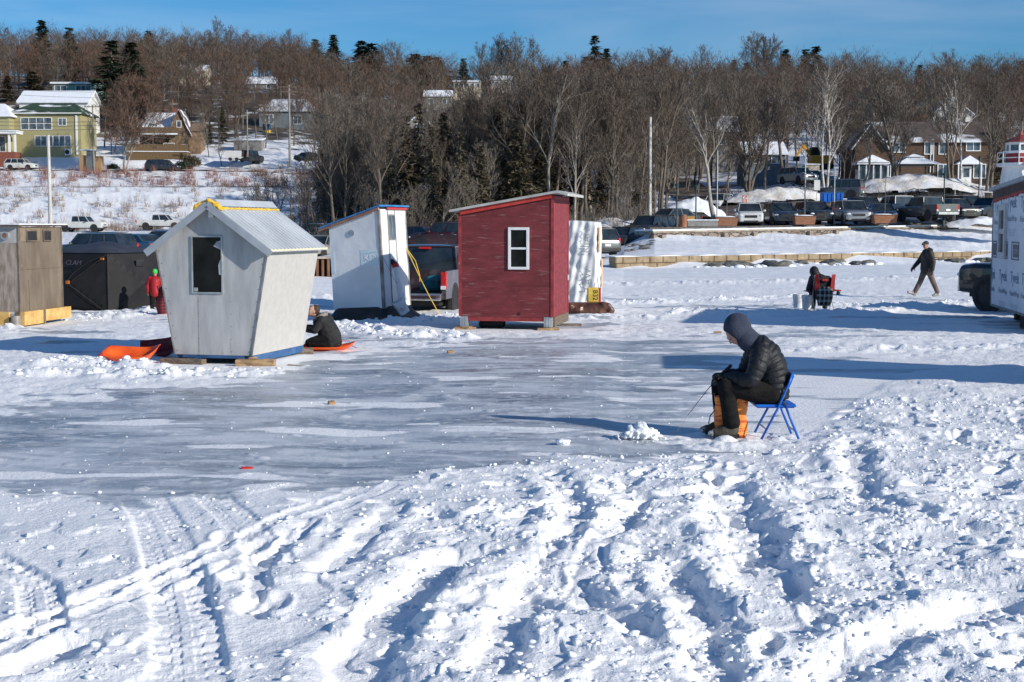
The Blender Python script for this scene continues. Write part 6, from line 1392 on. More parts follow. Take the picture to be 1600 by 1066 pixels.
# its left wing with porch
fr, o, t = hs_start('yellow_house', 'yellow house wing with a white columned porch at the left picture edge', -10, 244, 224, R(-1))
block(fr, o, t, -6, 2.6, 0, 7, -6, 6.3, M['yellow_siding']); roof_gable(fr, o, t, -6, 2.6, 0, 7, 6.3, 8.4, 'hip', M['roof_snow'], .5)
block(fr, o, t, -5.5, 4.4, -2.6, -.01, -2, .5, M['brick'], name='porch_base'); mb = MB(); fr.cub(mb, -5.7, 4.7, -2.9, -.02, 3.3, 3.65); mb.build('porch_roof', WP, t, o); mb = MB(); fr.cub(mb, -5.8, 4.8, -3.0, -.02, 3.652, 3.8); mb.build('snow', M['roof_snow'], t, o)
for a in (-5.2, .2, 3.3, 4.2): mb = MB(); fr.cub(mb, a, a + .28, -2.6, -2.3, .5, 3.3); mb.build('column', WP, t, o)
win(fr, o, t, -1.2, 5.0, 2.6, 1.1, vm=1); win(fr, o, t, .6, .7, 2.6, 2.3, b=-.01, vm=2, mull=0); win(fr, o, t, -3.2, .9, 1.6, 1.7)
# mint house and white roofed house above
fr, o, t = hs_start('mint_house', 'mint green bungalow with a flat snowy roof above the yellow house', 121, 147, 276)
block(fr, o, t, -4.7, 4.6, 0, 6, -5, 1.85, M['mint']); roof_gable(fr, o, t, -4.7, 4.6, 0, 6, 1.9, 2.2, 'flat', M['roof_snow'], .4, .35)
win(fr, o, t, -3.2, .3, 2.2, 1.3); win(fr, o, t, 1.2, .2, 2.8, 1.4, vm=2); win(fr, o, t, 3.9, .4, .8, 1.1, vm=0)
mb = MB(); fr.cub(mb, 3.6, 4.2, 2, 2.6, 1.9, 3.0); mb.build('chimney', M['brick'], t, o)
fr, o, t = hs_start('white_house', 'white house with a long snow covered roof behind the yellow house', 89, 190, 248)
block(fr, o, t, -6.4, 5.4, 0, 7, -6, 3.3, M['white_siding'], 'x', 5.2); roof_gable(fr, o, t, -6.4, 5.4, 0, 7, 3.4, 5.3, 'x', M['roof_snow'], .4, .3); win(fr, o, t, 4.4, .9, 1.0, 1.4)
# shingle house left
fr, o, t = hs_start('shingle_house', 'brown shingle house with a steep gable and wooden decks beside the big bare maple', 262, 250, 227, R(4))
block(fr, o, t, -4.6, 1.6, 1.5, 8, -1, 5.1, M['shingle_tan'], 'x', 7.6); roof_gable(fr, o, t, -4.6, 1.6, 1.5, 8, 5.3, 7.6, 'x', M['roof_snow'], .3)
block(fr, o, t, .2, 3.4, .4, 7, -1, 4.4, M['shingle_tan'], 'y', 7.9); roof_gable(fr, o, t, .2, 3.4, .4, 7, 4.4, 7.9, 'y', mat('patchy_roof', (.10, .075, .06), (.16, .12, .1), 2, .9, c3=(.75, .78, .82), s3=.5, t3=(.5, .55)), .3)
block(fr, o, t, 3.41, 5.0, 1.2, 6.5, -1, 4.6, M['shingle_tan']); roof_gable(fr, o, t, 3.41, 5.0, 1.2, 6.5, 4.6, 6.2, 'flat', M['shingle_tan'], .25)
win(fr, o, t, -2.3, 3.9 + 1.5 - .6, 1.0, .9, b=1.5, vm=0); win(fr, o, t, 1.8, 5.2, .6, .9, b=.4, vm=0); win(fr, o, t, -2.9, 1.0, 1.8, 1.5, b=1.5, vm=2); win(fr, o, t, .2, 1.2, 1.6, 1.4, b=.38, vm=0); win(fr, o, t, 2.6, 1.2, .9, 1.2, b=.4, vm=0)
mb = MB(); fr.cub(mb, -5.8, 3.4, -2.4, .35, -1.5, 1.15); mb.build('deck', M['deck'], t, o); mb = MB(); fr.cub(mb, -5.9, 3.5, -2.5, .38, 1.152, 1.26); mb.build('snow_edge', M['roof_snow'], t, o)
mb = MB(); fr.cub(mb, -6.2, 3.6, -2.42, -2.34, 1.262, 2.3); mb.build('deck_railing', M['deck'], t, o)
mb = MB(); fr.cub(mb, -5.0, 1.8, -1.8, 1.45, 3.9, 4.1); fr.cub(mb, -5.0, 1.8, -1.85, -1.78, 4.12, 5.0); mb.build('balcony', M['deck'], t, o); mb = MB(); fr.cub(mb, -5.1, 1.9, -1.95, -1.86, 3.85, 4.08); mb.build('balcony_snow_edge', M['roof_snow'], t, o)
for a in (-4.9, -2.0, 1.5): mb = MB(); fr.cub(mb, a, a + .16, -1.7, -1.54, 1.27, 3.89); mb.build('post', M['deck'], t, o)
mb = MB(); fr.cub(mb, .0, .7, 5.2, 5.8, 6, 8.5); mb.build('chimney', M['brick'], t, o)
# small things beside it
fr, o, t = hs_start('small_shed', 'small orange-brown boarded hut with a blue door beside the grey pole', 141, 266, 213, cat='shed'); block(fr, o, t, -1.6, -.55, 0, 1.5, -.3, 2.2, M['wood_raw']); block(fr, o, t, .5, 1.6, 0, 1.5, -.3, 2.1, M['wood_raw'], name='side_panel'); block(fr, o, t, -.54, .49, .1, 1.4, -.3, 2.9, M['blue_siding'], name='door'); block(fr, o, t, -1.5, 1.4, -.1, 1.6, 2.92, 3.1, M['roof_snow'], name='roof')
fr, o, t = hs_start('box_trailer', 'white box trailer standing left of the dark jeep on the road', 365, 251, 220, cat='trailer'); block(fr, o, t, -1.15, 1.15, 0, 2.4, .3, 1.5, M['white_siding'], name='body'); mb = MB(); mb.disc(fr.P(-.5, -.02, .2), fr.e2, .28, .2, 14); mb.disc(fr.P(.5, -.02, .2), fr.e2, .28, .2, 14); mb.build('wheels', M['tyre'], t, o)
fr, o, t = hs_start('garden_shed', 'grey weathered shed behind the white box trailer', 387, 237, 232, cat='shed'); block(fr, o, t, -2.2, 2.2, 0, 3, -1, 1.8, M['grey_wall']); roof_gable(fr, o, t, -2.2, 2.2, 0, 3, 1.8, 2.2, 'flat', M['roof_snow'], .2)
fr, o, t = hs_start('blue_grey_house', 'blue grey house with a snowy hip roof behind bare trees', 448, 204, 262); block(fr, o, t, -5, 5, 0, 7, -6, 3.5, M['blue_siding']); roof_gable(fr, o, t, -5, 5, 0, 7, 3.6, 6.0, 'hip', mat('grey_snowy_roof', (.3, .33, .37), (.6, .63, .68), .8, .8), .4); win(fr, o, t, -3.2, 1.2, 1.4, 1.6); win(fr, o, t, 2, 1.2, 1.4, 1.4)
t = thing('recycling_barrel', at(417, 209, 255), 'blue and yellow barrel in front of the blue grey house', 'barrel'); b = MB(); b.tube([(0, 0, 0), (0, 0, .6)], .75, 14); b.build('lower_half', mat('barrel_yellow', (.6, .35, .02), (.75, .46, .04), 3, .6), t, None); b = MB(); b.tube([(0, 0, .602), (0, 0, 1.7)], .7, 14); b.build('upper_half', mat('barrel_blue', (.02, .07, .16), (.03, .14, .2), 3, .6), t, None)
fr, o, t = hs_start('gabled_house', 'grey house with a steep gable edged in white among the trees', 655, 246, 205, R(6)); block(fr, o, t, -3, 3, 0, 7, -6, 3.4, M['grey_wall'], 'y', 6.1); roof_gable(fr, o, t, -3, 3, 0, 7, 3.4, 6.1, 'y', M['roof_snow'], .4, .22); win(fr, o, t, .1, 3.3, .9, 1.4, vm=0); win(fr, o, t, -1.2, .3, 1.0, 1.8); win(fr, o, t, 1.0, .3, 1.0, 1.8)
for (px, py, d, w_, h_, rh, wm, lb, n_) in ((730, 139, 372, 7.0, 1.8, .5, M['cream'], 'cream house with a row of small windows high on the wooded hill', 5), (783, 137, 380, 5.5, 2.0, 1.2, M['white_siding'], 'white house high on the hill right of the cream one', 2), (684, 166, 320, 6, 2.2, 1.4, M['grey_wall'], 'grey house half way up the wooded hill', 2),
        (408, 142, 318, 6.5, 1.6, 1.6, M['grey_wall'], 'grey house with a snowy roof high above the blue grey house', 2), (1100, 232, 178, 9, 2.2, 1.8, M['grey_wall'], 'low house with a snowy roof behind the tall bare trees at the road', 2), (1196, 262, 158, 4.4, 1.5, 1.3, M['blue_siding'], 'small blue and grey house up the slope behind the road', 2),
        (1488, 198, 205, 5.6, 1.8, 2.2, M['white_siding'], 'white house with a snowy gable above the brown shingle house', 2), (300, 125, 330, 6, 2, 1.5, M['cream'], 'cream house hidden high among the trees at the left', 2), (1385, 160, 300, 6, 2, 1.5, M['grey_wall'], 'grey house high on the right hand hill', 1), (1215, 175, 290, 5, 1.8, 1.4, M['white_siding'], 'white house in the woods above the excavator', 1)):
    fr, o, t = hs_start('hillside_house', lb, px, py, d); gy = 'y' if 'gable' in lb else 'x'; block(fr, o, t, -w_ / 2, w_ / 2, 0, 6, -7, h_, wm, gy, h_ + rh); roof_gable(fr, o, t, -w_ / 2, w_ / 2, 0, 6, h_ + .03, h_ + rh + .05, gy, M['roof_snow'], .3)
    for k in range(n_): win(fr, o, t, -w_ / 2 + w_ * (k + .5) / n_, .5, .8, h_ * .5, vm=0)
# long brown house right
fr, o, t = hs_start('shingle_house', 'long two storey dark brown shingle house with white windows behind the parking lot', 1452, 292, 150, R(-2))
block(fr, o, t, -5.6, 7.6, 0, 8, -1.5, 4.75, M['shingle_brown']); roof_gable(fr, o, t, -5.6, 7.6, 0, 8, 4.8, 6.9, 'x', M['roof_brown'], .4)
block(fr, o, t, -7.9, -4.9, -.8, 7, -1.5, 4.4, M['shingle_brown'], 'y', 6.4, name='gable_wing'); roof_gable(fr, o, t, -7.9, -4.9, -.8, 7, 4.4, 6.45, 'y', M['roof_brown'], .45, name='wing_roof')
PXW = 14.82
for (x0, x1, y0, y1, vm) in ((1395, 1413, 225, 238, 1), (1444, 1454, 224, 241, 0), (1466, 1477, 224, 241, 0), (1508, 1528, 223, 236, 1), (1383, 1400, 259, 276, 1), (1465, 1480, 258, 280, 1), (1520, 1537, 258, 278, 1)):
    win(fr, o, t, ((x0 + x1) / 2 - 1452) / PXW, (292 - y1) / PXW, (x1 - x0) / PXW, (y1 - y0) / PXW, vm=vm)
mb = MB(); fr.cub(mb, 3.3, 4.3, -.1, -.01, .1, 2.1); dr = mb.build('door', WP, t, o); mb = MB(); fr.cub(mb, 3.5, 4.1, -.13, -.101, 1.0, 1.9); mb.build('pane', HG, dr, o)
mb = MB(); mb.prism([fr.P(2.4, -1.3, 2.3), fr.P(5.2, -1.3, 2.3), fr.P(3.8, -1.3, 3.2)], fr.e2 * 1.28); mb.build('porch_gable', M['roof_snow'], t, o)
for a in (2.6, 4.95): mb = MB(); fr.cub(mb, a, a + .12, -1.25, -1.13, -.3, 2.28); mb.build('porch_post', WP, t, o)
mb = MB(); fr.cub(mb, -8.1, -5.0, -3.2, -.82, -1.0, .35); mb.build('sunroom_base', M['shingle_brown'], t, o)
for k in range(5): mb = MB(); fr.cub(mb, -8.05 + k * .74, -7.93 + k * .74, -3.15, -3.0, .35, 2.2); mb.build('sunroom_post', WP, t, o)
mb = MB(); fr.cub(mb, -7.9, -5.1, -2.9, -.85, .352, 2.1); mb.build('sunroom_glass', HG, t, o); mb = MB(); fr.cub(mb, -8.2, -4.9, -3.3, -.83, 2.2, 2.4); mb.build('sunroom_fascia', WP, t, o)
mb = MB(); mb.prism([fr.P(-8.3, -3.4, 2.41), fr.P(-4.9, -3.4, 2.41), fr.P(-6.6, -3.0, 3.2)], fr.e2 * 2.3); mb.build('sunroom_roof', M['roof_snow'], t, o)
for k in range(2): mb = MB(); fr.cub(mb, .0 + .3 * k, .08 + .3 * k, -.12, -.02, 1.5, 4.6); mb.build('downpipe', WP, t, o)
# gazebo
fr, o, t = hs_start('gazebo', 'dark gazebo with a two tier snow covered roof in front of the brown house', 1431, 287, 141, cat='gazebo')
for a in (-1.6, 1.6):
    for b in (0, 2.4): mb = MB(); fr.cub(mb, a - .07, a + .07, b - .07, b + .07, -.5, 1.75); mb.build('post', M['black_trim'], t, o)
mb = MB(); fr.cub(mb, -1.8, 1.8, -.1, 2.5, 1.752, 1.9); mb.build('beam', M['black_trim'], t, o)
def pyr(a, z0, z1, k, nm): mb = MB(); P4 = [fr.P(-a, 1.2 - a, z0), fr.P(a, 1.2 - a, z0), fr.P(a, 1.2 + a, z0), fr.P(-a, 1.2 + a, z0)]; T4 = [fr.P(-a * k, 1.2 - a * k, z1), fr.P(a * k, 1.2 - a * k, z1), fr.P(a * k, 1.2 + a * k, z1), fr.P(-a * k, 1.2 + a * k, z1)]; mb.hexa(P4 + T4); mb.build(nm, M['roof_snow'], t, o)
pyr(2.2, 1.9, 2.55, .35, 'roof'); pyr(.95, 2.62, 2.95, .1, 'top_roof')
mb = MB(); fr.cub(mb, -2.4, 2.6, -.4, -.3, -.6, .45); mb.build('railing', M['deck'], t, o)
# pale shed, excavator
fr, o, t = hs_start('garden_shed', 'small pale shed beneath the orange excavator arm', 1269, 273, 150, cat='shed'); block(fr, o, t, -.75, .75, 0, 1.5, -.5, 1.0, M['cream']); roof_gable(fr, o, t, -.75, .75, 0, 1.5, 1.02, 1.15, 'flat', M['roof_snow'], .1, .08)
o = at(1277, 262, 156); t = thing('excavator', o, 'orange-yellow excavator with its arm bent behind the small pale shed', 'excavator'); ym = mat('machine_yellow', (.5, .24, .02), (.62, .33, .04), 3, .5)
b = MB(); b.box((.4, 0, .8), (2.4, 1.8, 1.0)); b.build('body', ym, t, None, bevel=.1); b = MB(); b.box((-.3, 0, 1.7), (1.0, 1.1, 1.0)); b.build('cab', M['glass'], t, None, bevel=.06); b = MB(); b.box((.2, -.8, .1), (2.8, .5, .6)); b.box((.2, .8, .1), (2.8, .5, .6)); b.build('tracks', M['black_trim'], t, None, bevel=.15)
b = MB(); b.bar((-.6, 0, 1.2), (-1.6, 0, 2.4), .3); b.bar((-1.6, 0, 2.4), (-2.3, 0, 1.2), .22); b.build('arm', ym, t, None); b = MB(); b.box((-2.3, 0, .95), (.6, .7, .5)); b.build('bucket', M['black_trim'], t, None, bevel=.05)
# small lighthouse
o = at(1592, 312, 100); t = thing('lighthouse', o, 'small white lighthouse with a red lantern room behind the house-wrapped shack', 'lighthouse')
def octo(r0, r1, z0, z1, nm, mt_, par=None, cx=0): b = MB(); b.tube([(cx, 0, z0), (cx, 0, z1)], [r0, r1], 8, rot0=R(22.5)); return b.build(nm, mt_, par or t, None)
k = 1 / 22.2; Z = lambda y: (312 - y) * k
octo(1.75, 1.15, -1.5, Z(261), 'tower', WP); octo(1.55, 1.55, Z(261) + .002, Z(256), 'gallery', WP); octo(.98, .95, Z(256) + .002, Z(241), 'lantern_base', mat('barn_red', (.22, .02, .03), (.32, .04, .05), 3, .6)); octo(.95, .95, Z(241) + .002, Z(237), 'sill', WP); octo(.86, .86, Z(237) + .002, Z(228), 'lantern_glass', HG)
for q in range(8): a = R(22.5 + 45 * q); b = MB(); b.bar((math.cos(a) * .93, math.sin(a) * .93, Z(237)), (math.cos(a) * .93, math.sin(a) * .93, Z(228)), .12); b.build('mullion', WP, t, None)
octo(1.0, 1.0, Z(228) + .002, Z(224), 'head_band', WP); octo(1.12, .12, Z(224) + .002, Z(212), 'roof', mat('red_shingles', (.16, .03, .03), (.26, .05, .045), 3, .8)); octo(.12, .04, Z(212), Z(207), 'finial', M['red_trim'])
for zz in (.35, .75):
    b = MB(); pts = [(math.cos(R(22.5 + 45 * q)) * 1.5, math.sin(R(22.5 + 45 * q)) * 1.5, Z(256) + zz) for q in range(9)]; b.tube(pts, .03, 6); b.build('handrail', WP, t, None)
for q in range(8): a = R(22.5 + 45 * q); b = MB(); b.tube([(math.cos(a) * 1.5, math.sin(a) * 1.5, Z(256)), (math.cos(a) * 1.5, math.sin(a) * 1.5, Z(256) + .78)], .03, 6); b.build('baluster', WP, t, None)
b = MB(); b.tube([(.1, -1.6, Z(290)), (.1, -1.6, Z(260))], .22, 12); b.tube([(.1, -1.6, Z(260)), (.1, -1.6, Z(256)), (.1, -1.6, Z(253))], [.45, .38, .05], 12); b.build('flue', M['galv'], t, None)

# ================================================================ trees
def norm3(v): l = math.sqrt(v[0] ** 2 + v[1] ** 2 + v[2] ** 2) or 1; return (v[0] / l, v[1] / l, v[2] / l)
def tree_proto(H_, seed, kids=(13, 7, 6, 5), spread=.9, first=.28, lean=0.0, tw=.022, trunk_r=None, forks=1, up=.35, lenf=.42):
    rn = random.Random(seed); trunk = MB(); tw_v = []; tw_f = []
    tr_ = trunk_r or H_ * .014
    def twig(p, d, L, w):
        a = norm3((rn.gauss(0, 1), rn.gauss(0, 1), rn.gauss(0, .4))); o_ = len(tw_v)
        tw_v.extend([(p[0] - a[0] * w, p[1] - a[1] * w, p[2] - a[2] * w), (p[0] + a[0] * w, p[1] + a[1] * w, p[2] + a[2] * w), (p[0] + d[0] * L, p[1] + d[1] * L, p[2] + d[2] * L)]); tw_f.append((o_, o_ + 1, o_ + 2))
    def grow(p, d, L, r, lv):
        nseg = (9, 5, 3, 2, 1)[lv]; pts = [p]; rs_ = [r]; q = p; dd = d
        for i in range(nseg):
            j = (.08, .16, .2, .2, .2)[lv]; dd = norm3((dd[0] + rn.gauss(0, j), dd[1] + rn.gauss(0, j), dd[2] + rn.gauss(0, j * .6) + (up * .35 if lv else .1))); q = (q[0] + dd[0] * L / nseg, q[1] + dd[1] * L / nseg, q[2] + dd[2] * L / nseg); pts.append(q); rs_.append(max(r * (1 - .82 * (i + 1) / nseg), .008))
        if lv <= 1: trunk.tube(pts, rs_, 7 if lv == 0 else 5, False)
        elif lv == 2: trunk.tube(pts, [max(v, .012) for v in rs_], 3, False)
        else: twig(p, norm3((q[0] - p[0], q[1] - p[1], q[2] - p[2])), L, max(r, tw))
        if lv >= 4: return
        nk = kids[lv] if lv < len(kids) else 0
        for k in range(nk):
            f = (first + (1 - first) * (k + rn.random()) / nk) if lv == 0 else (.25 + .75 * (k + rn.random()) / nk); f = min(f, .99)
            i = min(int(f * nseg), nseg - 1); g = f * nseg - i; a, b = pts[i], pts[i + 1]; s_ = (a[0] + (b[0] - a[0]) * g, a[1] + (b[1] - a[1]) * g, a[2] + (b[2] - a[2]) * g)
            az = rn.uniform(0, 6.283); sp_ = spread * rn.uniform(.6, 1.15) * (1.0 - .35 * f if lv == 0 else .85); base = norm3((b[0] - a[0], b[1] - a[1], b[2] - a[2])); x_ = norm3((base[1], -base[0], 0.001) if abs(base[2]) < .95 else (1, 0, 0)); y_ = (base[1] * x_[2] - base[2] * x_[1], base[2] * x_[0] - base[0] * x_[2], base[0] * x_[1] - base[1] * x_[0])
            cd_ = norm3(tuple(base[m] * math.cos(sp_) + (x_[m] * math.cos(az) + y_[m] * math.sin(az)) * math.sin(sp_) for m in range(3)))
            Lk = (H_ * lenf * (1 - .55 * abs(f - .45) - .25 * f) if lv == 0 else L * (.62 - .25 * f)) * rn.uniform(.75, 1.2)
            grow(s_, cd_, Lk, max(r * (.55 if lv == 0 else .5) * (1 - .6 * f), .010), lv + 1)
    for k in range(forks):
        a = 2 * math.pi * k / forks + .5; sp0 = lean if forks == 1 else .22; grow((math.cos(a) * .12 * (forks > 1), math.sin(a) * .12 * (forks > 1), -.5), norm3((math.cos(a) * sp0, math.sin(a) * sp0, 1)), H_ * .92, tr_ * (1 if forks == 1 else .75), 0)
    c = MB(); c.v = tw_v; c.f = tw_f; c.mi = [0] * len(tw_f); return trunk, c
def make_tree(name, lb, loc, protodata, bark, twigm, cat='tree', group=None, rz=0, scale=1):
    t = thing(name, loc, lb, cat, rz, group); a, b = protodata; a.build('trunk', bark, t, None, smooth=True, fixn=False); b.build('crown', twigm, t, None, fixn=False); t.scale = (scale,) * 3; return t
def conifer_proto(H_, R_, seed, droop=.35, open_=.0, trunk_vis=.08, dens=9):
    rn = random.Random(seed); tk = MB(); tk.tube([(0, 0, -.5), (0, 0, H_ * .6), (0, 0, H_ * .98)], [H_ * .016, H_ * .010, .02], 6, False); v = []; f = []
    z = H_ * trunk_vis
    while z < H_ * .985:
        fz = z / H_; nb_ = 7 if fz < .8 else 5; rad = R_ * (1 - fz) ** .85 * (.75 + .25 * math.sin(fz * 40)) + .12
        for k in range(nb_):
            if rn.random() < open_: continue
            az = rn.uniform(0, 6.283); L = rad * rn.uniform(.55, 1.1); ca, sa_ = math.cos(az), math.sin(az)
            for m in range(int(dens * 1.5)):
                g = (m + rn.random()) / (dens * 1.5); r_ = L * g; zz = z + .15 * L * math.sin(g * 2.2) - droop * L * g * g * .8 + rn.gauss(0, .05); lat = rn.gauss(0, .10 + .16 * L * (1 - abs(g - .5))); s_ = rn.uniform(.28, .56) * (1 - .4 * fz) * (1.1 if H_ > 9 else .7)
                p = (ca * r_ - sa_ * lat, sa_ * r_ + ca * lat, zz); o_ = len(v); d1 = norm3((ca + rn.gauss(0, .5), sa_ + rn.gauss(0, .5), -.25 + rn.gauss(0, .3))); d2 = norm3((-sa_ + rn.gauss(0, .4), ca + rn.gauss(0, .4), rn.gauss(0, .35)))
                v.extend([(p[0] - d2[0] * s_ * .5, p[1] - d2[1] * s_ * .5, p[2] - d2[2] * s_ * .5), (p[0] + d2[0] * s_ * .5, p[1] + d2[1] * s_ * .5, p[2] + d2[2] * s_ * .5), (p[0] + d1[0] * s_ * 1.5, p[1] + d1[1] * s_ * 1.5, p[2] + d1[2] * s_ * 1.5)]); f.append((o_, o_ + 1, o_ + 2))
        z += .30 + .12 * rn.random() if H_ > 9 else .22
    c = MB(); c.v = v; c.f = f; c.mi = [0] * len(f); return tk, c
TR = random.Random(77)
# --- prototypes of the wood: the first placed tree of each kind is the prototype itself
WOOD = [tree_proto(11.5, 1), tree_proto(12.5, 2, spread=.75, first=.35), tree_proto(10, 3, spread=1.0, first=.2), tree_proto(13, 4, kids=(14, 6, 5, 5), spread=.65, first=.42), tree_proto(9, 5, forks=2, spread=.9, first=.25), tree_proto(11, 6, spread=.85, first=.3, lean=.12)]
SMALL = [tree_proto(5.5, 11, kids=(10, 6, 5, 3), spread=.9, first=.12, forks=2, tw=.016), tree_proto(6.5, 12, kids=(11, 6, 5, 3), spread=.8, first=.2, tw=.016)]
srcs = {}
HOUSE_CLEAR = [(0, 165, 262), (195, 312, 235), (340, 412, 240), (395, 500, 268), (620, 690, 208)]
def clear_ok(px, d):
    for a, b, dm in HOUSE_CLEAR:
        if a < px < b and d < dm: return False
    return True
def place(kind, i, protos, name, lb, loc, bark, tw_, group, sc, rz):
    key = (kind, i, bark, tw_)
    if key not in srcs: srcs[key] = make_tree(name, lb, loc, protos[i], MATS[bark], MATS[tw_], 'tree', group, rz, sc); return srcs[key]
    return dup(srcs[key], loc, rz, (sc * TR.uniform(.9, 1.1), sc * TR.uniform(.9, 1.1), sc), lb, group)
pts = []; tries = 0
while len(pts) < 228 and tries < 20000:
    tries += 1; px = TR.uniform(360, 1150); dmin = 106 if 520 < px < 960 else 120 if px <= 520 else 112; d = dmin + (218 - dmin) * TR.random() ** 1.25
    if px < 520 and d < 150 + TR.random() * 30: continue
    if px > 955 and d < 106 + (px - 955) * .06: continue
    if px > 1045 and d < 156 and 1045 < px < 1150: continue
    if not clear_ok(px, d) or abs(d - 202) < 2: continue
    x = (px - 800) / F * d
    if any((x - q[0]) ** 2 + (d - q[1]) ** 2 < 3.2 for q in pts): continue
    pts.append((x, d, px))
for x, d, px in pts:
    i = TR.randrange(6); left = px < 520; bk = 'bark_pale' if TR.random() < .16 else 'bark'; tw_ = 'twig_grey' if TR.random() < .55 else 'twig'
    z = hs1(x, d); sc = TR.uniform(.72, 1.02) if not left else TR.uniform(.6, .8)
    place('wood', i, WOOD, 'bare_tree', 'bare leafless tree in the dense wood behind the shacks' if 540 < px < 1040 else 'bare leafless tree on the slope left of the dense wood' if left else 'bare leafless tree at the right end of the dense wood', (x, d, z), bk, tw_, 'bare trees of the wood behind the shacks' if 540 < px < 1040 else 'bare trees on the slope left of the wood' if left else 'bare trees at the right end of the wood', sc, TR.uniform(0, 6.28))
# small scrubby trees on the left bank and in front of the wood
for (px, d) in ((410, 150), (436, 172), (492, 140), (468, 158), (600, 104), (560, 112), (395, 178), (520, 120), (640, 100), (690, 99), (735, 101), (980, 106), (455, 190), (350, 222), (330, 226), (372, 224), (1005, 108), (660, 103), (585, 108), (425, 145), (505, 128), (480, 135)):
    p = gat(px, d); place('small', TR.randrange(2), SMALL, 'bare_tree', 'small scrubby bare tree in front of the taller trees', tuple(p), 'bark', 'twig_grey', 'small scrubby bare trees', TR.uniform(.8, 1.25) * (1 if px < 500 else .8), TR.uniform(0, 6.28))
# single trees one can point at
BIG = tree_proto(12, 31, kids=(15, 11, 9, 7), spread=1.05, first=.16, forks=3, tw=.03, up=.5, lenf=.55)
make_tree('maple_tree', 'big round bare maple with reddish twigs between the yellow and the shingle house', at(195, 264, 213), BIG, MATS['bark_pale'], MATS['twig_red'], scale=1.0)
make_tree('birch_tree', 'bare birch with white forked limbs left of the brown shingle house', at(1290, 300, 132), tree_proto(11, 33, kids=(11, 6, 5, 4), forks=2, spread=.7, first=.3, trunk_r=.17), MATS['bark_birch'], MATS['twig_grey'])
make_tree('bare_tree', 'single straight trunked bare tree at the road left of the white SUV', at(1116, 347, 106), tree_proto(9, 34, kids=(9, 5, 5, 4), spread=.7, first=.5, trunk_r=.20), MATS['bark_pale'], MATS['twig_grey'])
make_tree('maple_tree', 'bare maple in front of the big snow mound and the shingle house', at(1399, 297, 134), tree_proto(10.5, 35, kids=(14, 8, 6, 4), spread=.8, first=.2, forks=2, trunk_r=.24, up=.5), MATS['bark'], MATS['twig_grey'])
make_tree('bare_tree', 'bare tree with upright limbs right of the gazebo', at(1487, 294, 134), tree_proto(11, 36, kids=(12, 7, 6, 4), spread=.6, first=.25, forks=2, trunk_r=.2, up=.6), MATS['bark'], MATS['twig_grey'])
make_tree('birch_tree', 'slender pale birch leaning in front of the brown house door', at(1499, 297, 131), tree_proto(9.5, 37, kids=(9, 5, 4, 3), spread=.6, first=.4, lean=.18, trunk_r=.12), MATS['bark_birch'], MATS['twig'])
make_tree('bare_tree', 'dark bare tree right of the brown house door', at(1544, 305, 128), tree_proto(10, 38, kids=(13, 7, 6, 4), spread=.8, first=.25, forks=2, trunk_r=.22), MATS['bark'], MATS['twig'])
make_tree('bare_tree', 'dark bare clump of stems on the bank beyond the orange traffic posts', at(1170, 300, 133), tree_proto(8.5, 39, kids=(14, 8, 6, 4), spread=.8, first=.12, forks=3, trunk_r=.2), MATS['bark'], MATS['twig'])
make_tree('bare_tree', 'bare tree beside the small blue and grey house', at(1224, 272, 146), tree_proto(10, 40, kids=(12, 7, 6, 4), spread=.8, first=.3, trunk_r=.2), MATS['bark'], MATS['twig'])
make_tree('bare_tree', 'thin leaning bare tree in front of the sunroom', at(1352, 291, 136), tree_proto(9, 41, kids=(10, 6, 5, 4), spread=.7, first=.3, lean=.15, trunk_r=.13), MATS['bark_pale'], MATS['twig_grey'])
for k, (px, py, d) in enumerate(((1060, 300, 150), (1090, 296, 152), (1138, 292, 150), (1195, 285, 150), (1320, 285, 146), (1335, 290, 150), (1575, 300, 138), (1250, 262, 165), (1310, 268, 160), (1160, 262, 168), (1420, 250, 170), (1460, 240, 175), (1530, 245, 172), (1380, 240, 176), (1345, 250, 168), (1280, 250, 175), (1230, 240, 182), (1500, 230, 186))):
    p = at(px, py, d); p.z = hs1(p.x, p.y); place('wood', k % 6, WOOD, 'bare_tree', 'bare leafless tree standing around the houses at the right', tuple(p), 'bark', 'twig_grey' if k % 2 else 'twig', 'bare trees around the houses at the right', TR.uniform(.75, .95), TR.uniform(0, 6.28))
for k, (px, d) in enumerate(((402, 243), (418, 236), (436, 246), (462, 240), (478, 250), (495, 238), (345, 246), (372, 250), (328, 240), (168, 236), (180, 228), (636, 192), (672, 196), (654, 186))):
    p = gat(px, d); place('wood', k % 6, WOOD, 'bare_tree', 'bare leafless tree screening the houses on the left slope', tuple(p), 'bark', 'twig_red' if k % 2 else 'twig', 'bare trees screening the houses on the left slope', TR.uniform(.7, .9), TR.uniform(0, 6.28))
# conifers
CON = [conifer_proto(13, 3.4, 1), conifer_proto(12, 2.7, 2, open_=.1), conifer_proto(14, 3.8, 3, droop=.5, open_=.2), conifer_proto(10, 3.0, 4)]
def con(i, px, ytop, d, lb, tw_='needles', wide=1.0, base=None, group=None):
    x = (px - 800) / F * d; z = hs1(x, d) if base is None else base; top = at(px, ytop, d).z; Hc = (13, 12, 14, 10)[i]; sc = max((top - z) / Hc, .3)
    key = ('con', i, tw_)
    if key not in srcs: srcs[key] = make_tree('spruce_tree', lb, (x, d, z), CON[i], MATS['bark'], MATS[tw_], 'tree', group, TR.uniform(0, 6)); o = srcs[key]
    else: o = dup(srcs[key], (x, d, z), TR.uniform(0, 6.28), None, lb, group)
    if group is None and 'group' in o: del o['group']
    wide *= 1.6 if d > 250 else 1.05
    o.scale = (sc * wide, sc * wide, sc); return o
